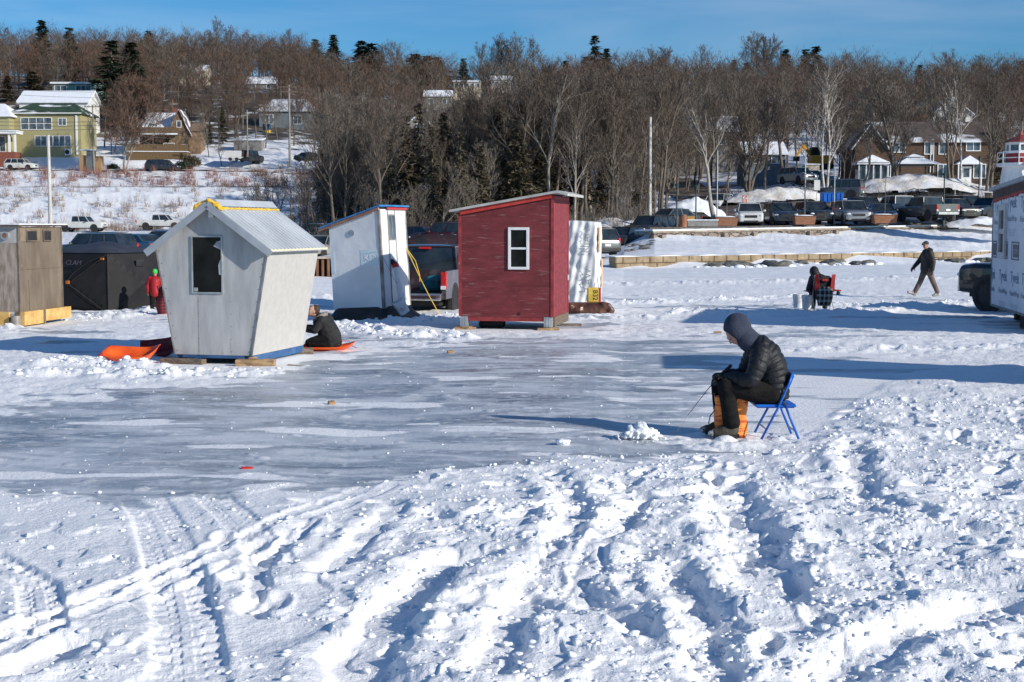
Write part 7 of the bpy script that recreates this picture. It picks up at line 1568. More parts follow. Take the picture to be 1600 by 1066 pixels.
con(0, 75, 29, 330, 'tallest dark spruce on the left skyline', wide=.95); con(1, 118, 41, 335, 'slim dark spruce right of the tallest one on the left skyline', wide=1.0)
con(2, 182, 62, 262, 'big dark pine rising behind the bare maple at the left', wide=1.3); con(0, 212, 64, 268, 'broad dark spruce right of the big dark pine', wide=1.2); con(3, 240, 48, 400, 'spruce top on the skyline right of the big dark pine')
con(1, 60, 110, 262, 'dark evergreen left of the white roofed house', 'needles_olive', 1.5); con(3, 160, 108, 300, 'evergreen behind the mint bungalow'); con(0, 20, 118, 290, 'olive evergreen at the left picture edge', 'needles_olive', 1.4)
con(1, 525, 52, 410, 'small pointed spruce on the skyline left of centre'); con(3, 497, 61, 412, 'small spruce left of the pointed one on the skyline'); con(0, 567, 62, 414, 'dark pine on the skyline above the white shack', wide=1.3); con(3, 583, 68, 408, 'second dark pine on the skyline above the white shack', wide=1.4)
for k, px in enumerate((650, 668, 684)): con(3, px, 84 + 3 * k, 390, ['left', 'middle', 'right'][k] + ' one of three rounded dark pines on the skyline above the red shack', wide=1.7)
con(1, 725, 90, 385, 'small spruce above the cream hilltop house'); con(3, 883, 95, 390, 'pointed spruce left of the tall spruce pair'); con(2, 928, 54, 400, 'tallest spruce of the pair on the skyline right of centre', wide=1.0); con(0, 946, 74, 402, 'lower spruce of the pair on the skyline right of centre'); con(3, 913, 88, 398, 'small spruce at the left foot of the tall spruce pair')
con(1, 1143, 92, 400, 'narrow spruce on the right hand skyline'); con(0, 1222, 75, 405, 'dark spruce on the skyline above the birch'); con(1, 1253, 75, 408, 'first of two dark spruces right of the skyline spruce above the birch'); con(3, 1268, 72, 402, 'second of two dark spruces right of the skyline spruce above the birch'); con(3, 1162, 98, 395, 'low spruce beside the narrow one on the right hand skyline')
con(1, 1586, 93, 390, 'spruce on the skyline at the right picture edge'); con(3, 1562, 100, 392, 'small spruce left of the one at the right picture edge'); con(0, 1560, 190, 150, 'dark green spruce at the right end of the brown shingle house', 'needles_olive', 1.2); con(3, 1395, 108, 395, 'small spruce on the skyline above the bare maple'); con(0, 1430, 100, 398, 'dark spruce on the skyline above the snow mound')
for (px, yt, d) in ((528, 190, 128), (545, 205, 126), (556, 185, 140), (636, 175, 112), (655, 160, 116), (676, 195, 106), (694, 172, 114), (735, 150, 118), (752, 225, 105), (776, 170, 112), (792, 145, 116), (812, 160, 108), (826, 150, 120), (842, 180, 110), (866, 160, 118), (610, 215, 108), (905, 200, 118), (720, 205, 104), (352, 165, 240), (332, 190, 238), (290, 205, 240), (508, 200, 150), (940, 215, 120), (1000, 225, 130)):
    con(TR.randrange(4), px, yt, d, 'olive green cedar among the bare trees behind the shacks', 'needles_olive', TR.uniform(.75, 1.0), group='olive cedars in the wood')
b = MB(); rn = random.Random(3)
def bush_obj(px, py, d, r, lb, mt_, n=700):
    p = at(px, py, d); p.z = hs1(p.x, p.y); v = []; f = []
    for k in range(n):
        a, c_ = rn.uniform(0, 6.283), rn.uniform(0, 1); q = r * rn.uniform(.5, 1) ** .5; x, y, z = math.cos(a) * q * math.sqrt(1 - c_ * c_), math.sin(a) * q * math.sqrt(1 - c_ * c_), q * c_; s_ = r * .16; dx = [rn.gauss(0, s_) for _ in range(6)]; o_ = len(v); v += [(x, y, z), (x + dx[0], y + dx[1], z + dx[2]), (x + dx[3], y + dx[4], z + dx[5])]; f.append((o_, o_ + 1, o_ + 2))
    m_ = MB(); m_.add(v, f); o = m_.build('bush', mt_, None, None, fixn=False); o.location = p; return tag(o, lb, 'bush')
bush_obj(286, 252, 216, 1.3, 'dark green rounded bush in front of the shingle house deck', MATS['needles']); bush_obj(177, 260, 215, .9, 'dark evergreen bush at the foot of the big bare maple', MATS['needles']); bush_obj(299, 245, 222, 1.5, 'tall dark bush at the right end of the shingle house deck', MATS['needles_olive'])
# --- far wood on the hill: one mass
def far_proto(seed):
    rn_ = random.Random(seed); v = []; f = []; H_ = rn_.uniform(8.5, 12)
    def tri(p, q, w):
        a = norm3((rn_.gauss(0, 1), rn_.gauss(0, 1), .1)); o_ = len(v); v.extend([(p[0] - a[0] * w, p[1] - a[1] * w, p[2]), (p[0] + a[0] * w, p[1] + a[1] * w, p[2]), q]); f.append((o_, o_ + 1, o_ + 2))
    for k in range(2): tri((0, 0, -.5), (rn_.gauss(0, .3), rn_.gauss(0, .3), H_ * .9), .11)
    for k in range(20):
        z = H_ * rn_.uniform(.08, .75); a = rn_.uniform(0, 6.283); L = H_ * .36 * rn_.uniform(.6, 1.1); el = rn_.uniform(.35, 1.1); e = (math.cos(a) * L * math.cos(el), math.sin(a) * L * math.cos(el), z + L * math.sin(el)); s_ = (0, 0, z); tri(s_, e, .05)
        for m in range(7):
            g = rn_.uniform(.25, 1); p = tuple(s_[i] + (e[i] - s_[i]) * g for i in range(3)); a2 = a + rn_.gauss(0, .9); L2 = L * rn_.uniform(.25, .5); e2 = (p[0] + math.cos(a2) * L2 * .7, p[1] + math.sin(a2) * L2 * .7, p[2] + L2 * rn_.uniform(.3, 1)); tri(p, e2, .03)
            for n_ in range(5): g2 = rn_.uniform(.2, 1); p2 = tuple(p[i] + (e2[i] - p[i]) * g2 for i in range(3)); L3 = rn_.uniform(.5, 1.1); tri(p2, (p2[0] + rn_.gauss(0, .5) * L3, p2[1] + rn_.gauss(0, .5) * L3, p2[2] + L3 * rn_.uniform(.2, .9)), .026)
    return np.array(v), np.array(f)
FP = [far_proto(s) for s in range(7)]
def far_wood(name, lb, n, sel, mt_, scl=(.6, 1.22), seed=4):
    r_ = np.random.RandomState(seed); Vs = []; Fs = []; o_ = 0; c_ = 0
    while c_ < n:
        px = r_.uniform(-300, 1850); d = r_.uniform(150, 480)
        if not sel(px, d, r_): continue
        x = (px - 800) / F * d; z = hs1(x, d); v, f = FP[r_.randint(7)]; a = r_.uniform(0, 6.28); s_ = r_.uniform(*scl); ca, sa_ = math.cos(a) * s_, math.sin(a) * s_
        Vs.append(np.stack([v[:, 0] * ca - v[:, 1] * sa_ + x, v[:, 0] * sa_ + v[:, 1] * ca + d, v[:, 2] * s_ + z], 1)); Fs.append(f + o_); o_ += len(v); c_ += 1
    return tag(npmesh(name, np.concatenate(Vs), np.concatenate(Fs).ravel(), 3, mt_), lb, 'wood', kind='stuff')
HC2 = [(0, 160, 288, 150), (20, 155, 262, 190), (205, 320, 240, 240), (395, 500, 272, 260), (620, 690, 222, 240), (700, 805, 372, 250), (655, 712, 322, 250), (390, 432, 316, 240), (1455, 1520, 200, 200), (1330, 1570, 162, 290)]
def sel_far(px, d, r_):
    lo = 240 if px < 480 else 216 if px < 1130 else 165 + max(0, (1300 - px)) * .03
    if px < 330 and d < 262: return False
    if d < lo: return False
    for a, b, dm, _ in HC2:
        if a < px < b and d < dm: return False
    u_ = r_.rand(); return u_ < (1.0 if px < 520 else .62)
nA = 900
far_wood('far_wood', 'dense brown wood of bare trees covering the far hillside', 1350, sel_far, MATS['twig'], seed=4)
far_wood('far_wood', 'reddish brown bare trees mixed through the far hillside wood', 760, sel_far, MATS['twig_red'], seed=5)
far_wood('far_wood', 'greyish bare trees mixed through the far hillside wood', 420, sel_far, MATS['twig_grey'], seed=6)
# skyline trees standing out
for k, (px, yt, d, i) in enumerate(((345, 38, 380, 0), (395, 55, 385, 4), (770, 60, 405, 2), (806, 64, 405, 0), (835, 70, 408, 5), (1000, 82, 400, 2), (1040, 80, 402, 4), (1088, 78, 395, 3), (1190, 57, 410, 2), (1310, 90, 405, 5), (1475, 88, 400, 0), (1520, 92, 398, 4), (470, 52, 405, 3), (620, 72, 400, 1), (15, 48, 400, 0), (285, 66, 400, 5), (360, 44, 384, 2), (325, 52, 378, 4), (790, 66, 402, 4), (750, 76, 400, 0), (820, 78, 404, 2), (1175, 66, 402, 0), (1205, 62, 408, 4), (1020, 84, 398, 5), (440, 58, 400, 2), (600, 76, 402, 4), (1340, 94, 400, 2))):
    x = (px - 800) / F * d; z = hs1(x, d); sc = (at(px, yt, d).z - z) / (11.5, 12.5, 10, 13, 9, 11)[i]; place('wood', i, WOOD, 'bare_tree', 'bare tree standing above the others on the skyline', (x, d, z), 'bark', 'twig_grey' if k % 2 else 'twig', 'bare trees standing out on the skyline', max(sc, .6) * 1.05, TR.uniform(0, 6.28))
# brush: thin reddish stems on the banks and undergrowth
def brush(name, lb, n, pick, mt_, hgt=(.6, 1.4), w=.016, stems=9, seed=3):
    r_ = random.Random(seed); v = []; f = []; c_ = 0
    while c_ < n:
        q = pick(r_)
        if q is None: continue
        px, d = q; x = (px - 800) / F * d; z = ground_h(x, d) - .05; h_ = r_.uniform(*hgt); c_ += 1
        for k in range(stems):
            a = r_.uniform(0, 6.283); r0 = r_.uniform(0, .35) * h_; L = h_ * r_.uniform(.5, 1); bx, by = x + math.cos(a) * r0, d + math.sin(a) * r0; tx, ty = bx + r_.gauss(0, .25) * L, by + r_.gauss(0, .25) * L; ww = w * r_.uniform(.7, 1.3); t_ = r_.uniform(0, 3.14); cx, cy = math.cos(t_) * ww, math.sin(t_) * ww; o_ = len(v); v.extend([(bx - cx, by - cy, z), (bx + cx, by + cy, z), (tx, ty, z + L)]); f.append((o_, o_ + 1, o_ + 2))
            for m in range(2): g = r_.uniform(.35, .9); p = (bx + (tx - bx) * g, by + (ty - by) * g, z + L * g); o_ = len(v); v.extend([(p[0] - cx * .7, p[1] - cy * .7, p[2]), (p[0] + cx * .7, p[1] + cy * .7, p[2]), (p[0] + r_.gauss(0, .3) * L, p[1] + r_.gauss(0, .3) * L, p[2] + L * r_.uniform(.15, .45))]); f.append((o_, o_ + 1, o_ + 2))
    return tag(npmesh(name, np.array(v), np.array(f).ravel(), 3, mt_), lb, 'brush', kind='stuff')
def gn1(a, b, s): return float(gnoise(np.array([a]), np.array([b]), s)[0])
def pk1(r): px = r.uniform(-60, 560); d = r.uniform(203.5, 212.5); return (px, d) if gn1(px / 22, d / 4, 500) > -.05 else None
def pk2(r): px = r.uniform(-60, 520); d = r.uniform(172, 201); return (px, d) if gn1(px / 26, d / 4, 501) > .12 else None
def pk3(r): px = r.uniform(470, 1020); d = r.uniform(100, 200); return (px, d) if gn1(px / 30, d / 9, 502) > -.1 else None
def pk4(r): px = r.uniform(1120, 1560); d = r.uniform(126, 160); return (px, d) if gn1(px / 20, d / 6, 503) > .25 else None
brush('bank_brush', 'reddish leafless shrubs in the snow along the guard rail', 900, pk1, mat('red_stems', (.20, .085, .065), (.34, .17, .13), 2, .9), (.5, 1.3), .020, 8, 3)
brush('bank_brush', 'brown weeds and shrubs sticking out of the snowy bank below the guard rail', 1000, pk2, mat('weed_stems', (.17, .11, .07), (.30, .21, .14), 2, .9), (.5, 1.5), .020, 7, 4)
brush('undergrowth', 'tangled grey brown undergrowth beneath the trees of the wood', 1500, pk3, MATS['twig_grey'], (.6, 2.4), .022, 9, 5)
brush('undergrowth', 'low brown shrubs on the slope around the houses at the right', 260, pk4, MATS['twig'], (.4, 1.2), .02, 9, 6)
# ================================================================ people
V3 = Vector
def hand(mb, wrist, f, n, curl=.6, k=1.0, thumb=1, spread=0.0):   # palm + four fingers + thumb; f: finger direction, n: palm normal
    f = V3(f).normalized(); n = V3(n); n = (n - f * n.dot(f)).normalized(); s_ = f.cross(n).normalized() * thumb; w = V3(wrist)
    for o_ in (-.028, -.009, .010, .028): mb.capsule(w + s_ * o_ * k * .8, w + f * .085 * k + s_ * o_ * k, .017 * k, .015 * k, 8)
    for i, (o_, L) in enumerate(((.030, .072), (.011, .080), (-.009, .075), (-.028, .058))):
        p = w + f * .088 * k + s_ * o_ * k; a = spread * (i - 1.5) * .2; d = f
        for q, (lf, r) in enumerate(((.45, .0105), (.32, .0095), (.23, .0085))):
            ang = curl * (q + .6); d = (f * math.cos(ang) + n * math.sin(ang) + s_ * a * -1).normalized(); p2 = p + d * L * lf * k * 1.05; mb.capsule(p, p2, r * k, r * k * .95, 8); p = p2
    p = w + f * .022 * k + s_ * .034 * k; d = (f * .55 + s_ * .65 + n * .35).normalized(); p2 = p + d * .042 * k; mb.capsule(p, p2, .0135 * k, .012 * k, 8); d2 = (f * .8 + s_ * .1 + n * .6).normalized(); mb.capsule(p2, p2 + d2 * .032 * k, .012 * k, .010 * k, 8)
def head(mb, c, fwd, up, k=1.0):
    fw = V3(fwd).normalized(); up = V3(up); up = (up - fw * up.dot(fw)).normalized(); sd = fw.cross(up); c = V3(c); q = Matrix((sd, fw, up)).transposed().to_quaternion()
    P = lambda x, y, z: c + sd * x * k + fw * y * k + up * z * k
    mb.ell(c, (.076 * k, .095 * k, .112 * k), q); mb.ell(P(0, .035, -.055), (.055 * k, .062 * k, .062 * k), q); mb.ell(P(0, .062, -.088), (.026 * k, .026 * k, .022 * k), q)
    mb.capsule(P(0, .090, .012), P(0, .112, -.022), .010 * k, .015 * k, 8); mb.ell(P(0, .088, .028), (.055 * k, .016 * k, .012 * k), q)
    for s_ in (-1, 1): mb.ell(P(s_ * .078, -.002, -.008), (.010 * k, .020 * k, .032 * k), q); mb.ell(P(s_ * .036, .072, -.03), (.022 * k, .02 * k, .02 * k), q)
    mb.ell(P(0, .093, -.055), (.024 * k, .010 * k, .008 * k), q); return P, q, sd, fw, up
def face_bits(t, P, q, k, hairm=None, glasses=False):
    e = MB(); 
    for s_ in (-1, 1): e.ell(P(s_ * .031, .083, .006), (.012 * k, .010 * k, .008 * k), q, 10, 6)
    e.build('eyes', mat('eye', (.02, .015, .012), (.05, .04, .03), 9, .3), t, None, smooth=True)
    m_ = MB(); m_.ell(P(0, .099, -.056), (.021 * k, .006 * k, .004 * k), q, 10, 6); m_.build('lips', mat('lips', (.32, .11, .09), (.40, .16, .13), 9, .5), t, None, smooth=True)
def figure(name, lb, loc, J, k=1.0, fwd=(-1, 0, 0), hup=(0, 0, 1), coat=None, pants=None, shoe=None, glove=None, voxel=.016, coat_hem=.10, bulk=1.0, sole=None, curl=.5, torso=None, skinv=None, noclothes_head=True):
    t = thing(name, loc, lb, 'person'); j = {a: V3(b) for a, b in J.items()}; b = MB()
    P, q, sd, fw, up = head(b, j['head'], fwd, hup, k); b.capsule(j['neck'], j['head'] - V3(up) * .05 * k, .055 * k, .05 * k)
    b.capsule(j['pelvis'], j['chest'], .12 * k, .13 * k); b.capsule(j['chest'], j['neck'], .12 * k, .06 * k)
    for s in 'LR':
        b.capsule(j['chest'] + (j['sh' + s] - j['chest']) * .3, j['sh' + s], .08 * k, .055 * k); b.chain([j['sh' + s], j['el' + s], j['wr' + s]], [.052 * k, .042 * k, .03 * k]); b.capsule(j['pelvis'], j['hip' + s], .10 * k, .09 * k); b.chain([j['hip' + s], j['kn' + s], j['an' + s]], [.085 * k, .058 * k, .042 * k]); b.capsule(j['an' + s] - V3((0, 0, .03)), j['toe' + s], .04 * k, .03 * k)
        f = (j['wr' + s] - j['el' + s]).normalized(); pn = j.get('pn' + s, V3((0, 0, -1))); hand(b, j['wr' + s], j.get('hf' + s, f), pn, curl, k * .9, 1 if s == 'L' else -1)
    remesh_build(b, 'body', M['skin'], t, None, min(voxel, .012), 1, .4)
    face_bits(t, P, q, k)
    c = MB(); r1 = .165 * k * bulk; c.chain([j['pelvis'] + V3((0, 0, coat_hem * -1)), j['pelvis'] + (j['chest'] - j['pelvis']) * .5, j['chest']], [.17 * k * bulk, .165 * k * bulk, .175 * k * bulk], 16); c.capsule(j['chest'], j['neck'] - V3((0, 0, .0)), .16 * k * bulk, .075 * k)
    for s in 'LR': c.chain([j['chest'] + (j['sh' + s] - j['chest']) * .5, j['sh' + s], j['el' + s], j['wr' + s]], [.14 * k * bulk, .088 * k * bulk, .07 * k * bulk, .052 * k * bulk])
    ct = remesh_build(c, 'jacket', coat, t, None, voxel, 2)
    c = MB(); c.capsule(j['pelvis'], j['pelvis'] + V3((0, 0, .06)), .145 * k, .14 * k)
    for s in 'LR': c.chain([j['pelvis'] + (j['hip' + s] - j['pelvis']) * .6, j['hip' + s], j['kn' + s], j['an' + s] + (j['kn' + s] - j['an' + s]) * .06], [.13 * k, .115 * k, .085 * k, .072 * k])
    remesh_build(c, 'trousers', pants, t, None, voxel, 2)
    for s in 'LR':
        c = MB(); a, e = j['an' + s], j['toe' + s]; d = (e - a); d.z = 0; d = d.normalized(); c.capsule(a + V3((0, 0, .06)), a - V3((0, 0, .02)), .058 * k, .06 * k); c.capsule(a - V3((0, 0, .045)) - d * .03, e, .052 * k, .045 * k); c.capsule(a - V3((0, 0, .0)), a.lerp(e, .6), .055 * k, .045 * k)
        remesh_build(c, 'boot', shoe or M['black_trim'], t, None, .012, 1)
        if glove: c = MB(); f = (j['wr' + s] - j['el' + s]).normalized(); c.capsule(j['wr' + s] - f * .06 * k, j['wr' + s], .045 * k, .036 * k); hand(c, j['wr' + s], j.get('hf' + s, f), j.get('pn' + s, V3((0, 0, -1))), curl, k * 1.2, 1 if s == 'L' else -1); remesh_build(c, 'glove', glove, t, None, .007, 1)
    return t, P, q, j
# ---- the seated man
o = gnd(1166, 684); o.z = ground_h(o.x, o.y) - .0
if o.z > .06: o.z = .04
SEAT = o.copy()
t = thing('person', o, 'person in black puffer jacket and blue-grey hood sitting hunched on the blue chair', 'person')
M['puffer'] = mat('puffer_black', (.006, .007, .010), (.013, .014, .019), 5, .58, bump=.012, bscale=22); M['ski_pants'] = mat('black_trousers', (.007, .007, .008), (.016, .0155, .0155), 4, .95, bump=.02, bscale=9, stretch=(1.5, 1, 2.5), spec=.12); M['hood'] = mat('blue_grey_hood', (.026, .034, .060), (.046, .056, .088), 7, .9, bump=.008, bscale=60)
M['boot_fur'] = mat('winter_boot', (.028, .026, .02), (.075, .066, .05), 9, .8, bump=.01, bscale=30); M['glove'] = mat('black_glove', (.008, .008, .009), (.02, .02, .022), 15, .7)
b = MB(); P, q, sd, fw, up = head(b, (-.125, 0, 1.085), (-.62, -.04, -.78), (-.7, 0, .62), 1.0); b.capsule((.02, 0, .98), (-.10, 0, 1.06), .06, .058); b.chain([(.27, 0, .46), (.26, 0, .66), (.14, 0, .90), (.02, 0, .98)], [.13, .13, .13, .07])
for s in (-1, 1):
    b.chain([(.13, s * .17, .90), (.0, s * .23, .62), (-.21, s * .10, .63)], [.055, .045, .03]); b.chain([(.25, s * .09, .46), (-.24, s * .12, .55), (-.18, s * .12, .10)], [.09, .06, .045]); b.capsule((-.18, s * .12, .07), (-.36, s * .13, .045), .04, .03); hand(b, (-.21, s * .10, .63), (-.85, -s * .45, .1), (0, -s * .3, -1), .75, .85, s)
remesh_build(b, 'body', M['skin'], t, None, .010, 1, .4); face_bits(t, P, q, 1.0)
hd = MB(); hq = Quaternion((0, 1, 0), R(-32))
n1, n2 = 30, 22; vs = []; keep = []     # hood shell: an ellipsoid with its face opening left out, thickened
hc = V3((-.108, 0, 1.135)); fdir = V3((-.56, 0, -.83)).normalized()
for j_ in range(n2 + 1):
    th = math.pi * j_ / n2
    for i_ in range(n1):
        ph = 2 * math.pi * i_ / n1; axis = -fdir; e1_ = V3((0, 1, 0)); e2_ = axis.cross(e1_); d = axis * math.cos(th) + (e1_ * math.cos(ph) + e2_ * math.sin(ph)) * math.sin(th); rad = V3((d.x * .141, d.y * .116, d.z * .155)) * (1 + .012 * math.sin(ph * 6 + th * 4)); vs.append(hc + rad)
fs = [(a * n1 + i_, a * n1 + (i_ + 1) % n1, (a + 1) * n1 + (i_ + 1) % n1, (a + 1) * n1 + i_) for a in range(int(n2 * .76)) for i_ in range(n1)]
hd.add(vs, fs); ho = hd.build('hood', M['hood'], t, None, smooth=True); so = ho.modifiers.new('s', 'SOLIDIFY'); so.thickness = .014; so.offset = 0
nk = MB(); nk.chain([(-.045, 0, 1.07), (.01, 0, 1.01), (.06, 0, .97)], [.115, .12, .12], 20); remesh_build(nk, 'hood_neck', M['hood'], t, None, .012, 2)
# jacket with quilted ribs
jk = MB(); sp = [(.285, 0, .40), (.285, 0, .50), (.275, 0, .62), (.245, 0, .74), (.185, 0, .86), (.105, 0, .95), (.02, 0, 1.0)]; ra = [(.155, .19), (.160, .20), (.165, .205), (.168, .215), (.165, .225), (.135, .20), (.085, .10)]
def samp(tab, f): x = f * (len(tab) - 1); i_ = min(int(x), len(tab) - 2); g = x - i_; return tuple(tab[i_][m] * (1 - g) + tab[i_ + 1][m] * g for m in range(len(tab[0])))
n = 132; pts = [samp(sp, i_ / n) for i_ in range(n + 1)]; rr_ = []
for i_ in range(n + 1):
    a, c_ = samp(ra, i_ / n); pf = .90 + .115 * abs(math.sin(i_ / n * math.pi * 11.5)) ** .45; rr_.append((a * pf, c_ * pf))
jk.tube(pts, rr_, 40)
def ribbed(mb, P_, R_, ribs, n=70):
    pts = [samp(P_, i_ / n) for i_ in range(n + 1)]; rs_ = [samp([(r,) for r in R_], i_ / n)[0] * (.87 + .15 * abs(math.sin(i_ / n * math.pi * ribs)) ** .45) for i_ in range(n + 1)]; mb.tube(pts, rs_, 22); mb.ell(pts[0], (rs_[0],) * 3); mb.ell(pts[-1], (rs_[-1] * .95,) * 3)
for s in (-1, 1):
    ribbed(jk, [(.12, s * .14, .915), (.10, s * .19, .84), (.06, s * .235, .74), (.01, s * .25, .625)], [.105, .108, .098, .085], 5.5); ribbed(jk, [(.01, s * .25, .625), (-.07, s * .20, .615), (-.16, s * .14, .635), (-.215, s * .10, .64)], [.083, .078, .066, .048], 4.5)
jk.tube([(.05, 0, .975), (-.015, 0, 1.01)], [(.105, .115), (.092, .10)], 24)
remesh_build(jk, 'jacket', M['puffer'], t, None, .0085, 1, .3)
tr = MB(); tr.ell((.27, 0, .445), (.155, .19, .115)); 
for s, dx in ((-1, 0), (1, -.05)): tr.chain([(.24, s * .10, .455), (.0, s * .125, .50), (-.235 + dx * .6, s * .13, .545)], [.125, .118, .092], 16); tr.chain([(-.235 + dx * .6, s * .13, .535), (-.205 + dx, s * .125, .34), (-.175 + dx, s * .12, .16)], [.094, .085, .092], 16)
remesh_build(tr, 'trousers', M['ski_pants'], t, None, .011, 2)
for s, dx in ((-1, 0), (1, -.05)):
    bt = MB(); bt.capsule((-.165 + dx, s * .12, .20), (-.165 + dx, s * .12, .09), .072, .070); bt.capsule((-.165 + dx, s * .12, .068), (-.345 + dx, s * .135, .055), .062, .05); bt.capsule((-.165 + dx, s * .12, .11), (-.27 + dx, s * .13, .08), .06, .055); bo = remesh_build(bt, 'boot', M['boot_fur'], t, None, .010, 1)
    sl = MB(); sl.tube([(-.10 + dx, s * .12, .02), (-.36 + dx, s * .135, .02)], [(.022, .06), (.022, .052)], 14); sl.build('sole', M['glove'], bo, None, smooth=True, sharp=50)
    tx = MB(); tx.capsule((-.355 + dx, s * .135, .055), (-.385 + dx, s * .137, .05), .046, .036); tx.build('toe_cap', mat('snowy_rubber', (.03, .03, .03), (.55, .55, .55), 22, .7), bo, None, smooth=True)
    gv = MB(); w = V3((-.225, s * .095, .645)); fdir_ = V3((-.86, -s * .42, .05)); gv.capsule(w - fdir_ * .03, w, .046, .038); hand(gv, w, fdir_, (0, -s * .2, -1), .85, 1.08, s); remesh_build(gv, 'glove', M['glove'], t, None, .0055, 1, .4)
# rod
ax = V3((-.185, -.06, .745)); bx = V3((-.315, -.05, .62)); t = thing('fishing_rod', o, 'short fishing rod with a black handle held in the gloved hands of the seated person', 'fishing rod')
b = MB(); b.capsule(bx, ax, .014, .018, 10); b.build('handle', M['glove'], t, None, smooth=True)
b = MB(); b.tube([bx, bx + V3((-.12, -.01, -.14)), bx + V3((-.31, -.02, -.39))], [.006, .004, .0025], 6); b.build('blank', M['black_trim'], t, None); b = MB(); b.tube([bx + V3((-.31, -.02, -.39)), bx + V3((-.42, -.02, -.56))], .0012, 4); b.build('line', M['galv'], t, None)
b = MB(); b.disc(bx + V3((-.03, -.03, -.05)), (0, 1, 0), .028, .03, 14); b.build('reel', M['black_trim'], t, None)
# orange bag
t = thing('orange_bag', o + V3((-.165, .0, 0)), 'orange striped plastic bag standing between the legs of the seated person', 'bag'); b = MB(); rn2 = random.Random(5)
rows = []; nz_, na = 14, 40; vs = []
for j_ in range(nz_ + 1):
    z = .44 * j_ / nz_
    for i_ in range(na): a = 2 * math.pi * i_ / na; cx, cy = math.cos(a), math.sin(a); e = (abs(cx) ** 4 + abs(cy) ** 4) ** -.25; vs.append((cx * e * (.165 + .012 * math.sin(z * 25 + a * 3)), cy * e * .085 * (1 + .08 * math.sin(z * 17 + a * 5)), z + (.012 * math.sin(a * 5) if j_ == nz_ else 0)))
b.add(vs, [(j_ * na + i_, j_ * na + (i_ + 1) % na, (j_ + 1) * na + (i_ + 1) % na, (j_ + 1) * na + i_) for j_ in range(nz_) for i_ in range(na)] + [tuple(range(na))])
om2 = mat('orange_bag_print', (.82, .20, .02), (.9, .30, .05), 4, .45, bump=.012, bscale=16, c3=(.55, .10, .02), s3=7, t3=(.52, .56), st3=(1.2, 1, 5)); bo = b.build('sack', om2, t, None, smooth=True); so = bo.modifiers.new('s', 'SOLIDIFY'); so.thickness = .006
b = MB(); b.tube([(-.17, -.03, .28), (-.22, -.03, .22), (-.235, -.03, .14), (-.19, -.03, .08)], .006, 6); b.build('strap', M['glove'], t, None)
# chair
t = thing('folding_chair', o + V3((.27, 0, 0)), 'bright blue metal folding chair under the seated person', 'chair'); cb_ = mat('chair_blue', (.006, .085, .42), (.012, .13, .55), 5, .35)
b = MB(); b.box((.0, 0, .345), (.42, .40, .028)); b.box((.0, 0, .328), (.39, .37, .016)); b.build('seat', cb_, t, None, bevel=.01)
b = MB(); b.box((0, 0, 0), (.018, .40, .14)); bk = b.build('backrest', cb_, t, None, bevel=.01); bk.location = (.155, 0, .60); bk.rotation_euler = (0, R(22), 0)
for s in (-1, 1):
    b = MB(); b.tube([(-.15, s * .215, .0), (.02, s * .215, .33), (.125, s * .205, .57), (.165, s * .19, .675)], .0125, 10); b.build('leg', cb_, t, None, smooth=True)
    b = MB(); b.tube([(.10, s * .195, .345), (.155, s * .195, .20), (.24, s * .195, .0)], .0125, 10); b.build('leg', cb_, t, None, smooth=True)
    b = MB(); b.bar((.06, s * .205, .40), (.11, s * .2, .34), .02, .012); b.build('hinge', M['black_trim'], t, None)
b = MB(); b.tube([(.21, -.195, .075), (.21, .195, .075)], .009, 8); b.build('stretcher', M['galv'], t, None); b = MB(); b.tube([(-.095, -.215, .10), (-.095, .215, .10)], .009, 8); b.build('stretcher', M['galv'], t, None); b = MB(); b.tube([(.165, -.19, .675), (.165, .19, .675)], .012, 8); b.build('top_rail', cb_, t, None)
# ---- walking man
o = gnd(1447, 466); o.z = .04
J = dict(pelvis=(0, 0, .93), chest=(.02, 0, 1.28), neck=(-.01, 0, 1.46), head=(-.05, -.01, 1.60), shL=(.03, -.19, 1.38), elL=(.12, -.25, 1.10), wrL=(.10, -.27, .86), shR=(.0, .19, 1.38), elR=(-.14, .25, 1.14), wrR=(-.33, .22, .93), hipL=(.02, -.09, .88), knL=(.16, -.10, .50), anL=(.33, -.10, .13), toeL=(.19, -.11, .05), hipR=(-.02, .09, .88), knR=(-.16, .10, .48), anR=(-.34, .10, .12), toeR=(-.53, .09, .14), pnL=(-.6, .6, 0), pnR=(-.2, -.6, -.5))
wt_ = mat('walker_coat', (.012, .012, .012), (.032, .031, .029), 5, .7, bump=.02, bscale=9); bp_ = mat('brown_trousers', (.10, .068, .055), (.17, .125, .105), 5, .85, bump=.02, bscale=8)
t, P, q, j = figure('person', 'person in a black cap, dark jacket and brown trousers walking left across the snow', o, J, 1.0, (-.82, -.55, -.08), (0, 0, 1), wt_, bp_, mat('grey_shoe', (.2, .19, .18), (.5, .48, .46), 16, .7), M['glove'], .015, .06, 1.18, curl=.4)
c = MB(); c.ell(P(0, -.008, .055), (.086, .102, .078), q); c.capsule(P(-.04, .10, .062), P(.04, .10, .062), .016, .016); c.capsule(P(0, .08, .062), P(0, .145, .045), .045, .03); remesh_build(c, 'cap', M['black_trim'], t, None, .010, 1)
c = MB(); c.bar(P(-.06, .096, .010), P(.06, .096, .010), .022, .008); c.build('sunglasses', M['glass'], t, None)
c = MB(); c.chain([(.10, -.05, 1.44), (.12, .05, 1.44)], [.075, .075]); c.capsule((.04, 0, 1.45), (.10, 0, 1.42), .09, .08); remesh_build(c, 'folded_hood', wt_, t, None, .014, 2)
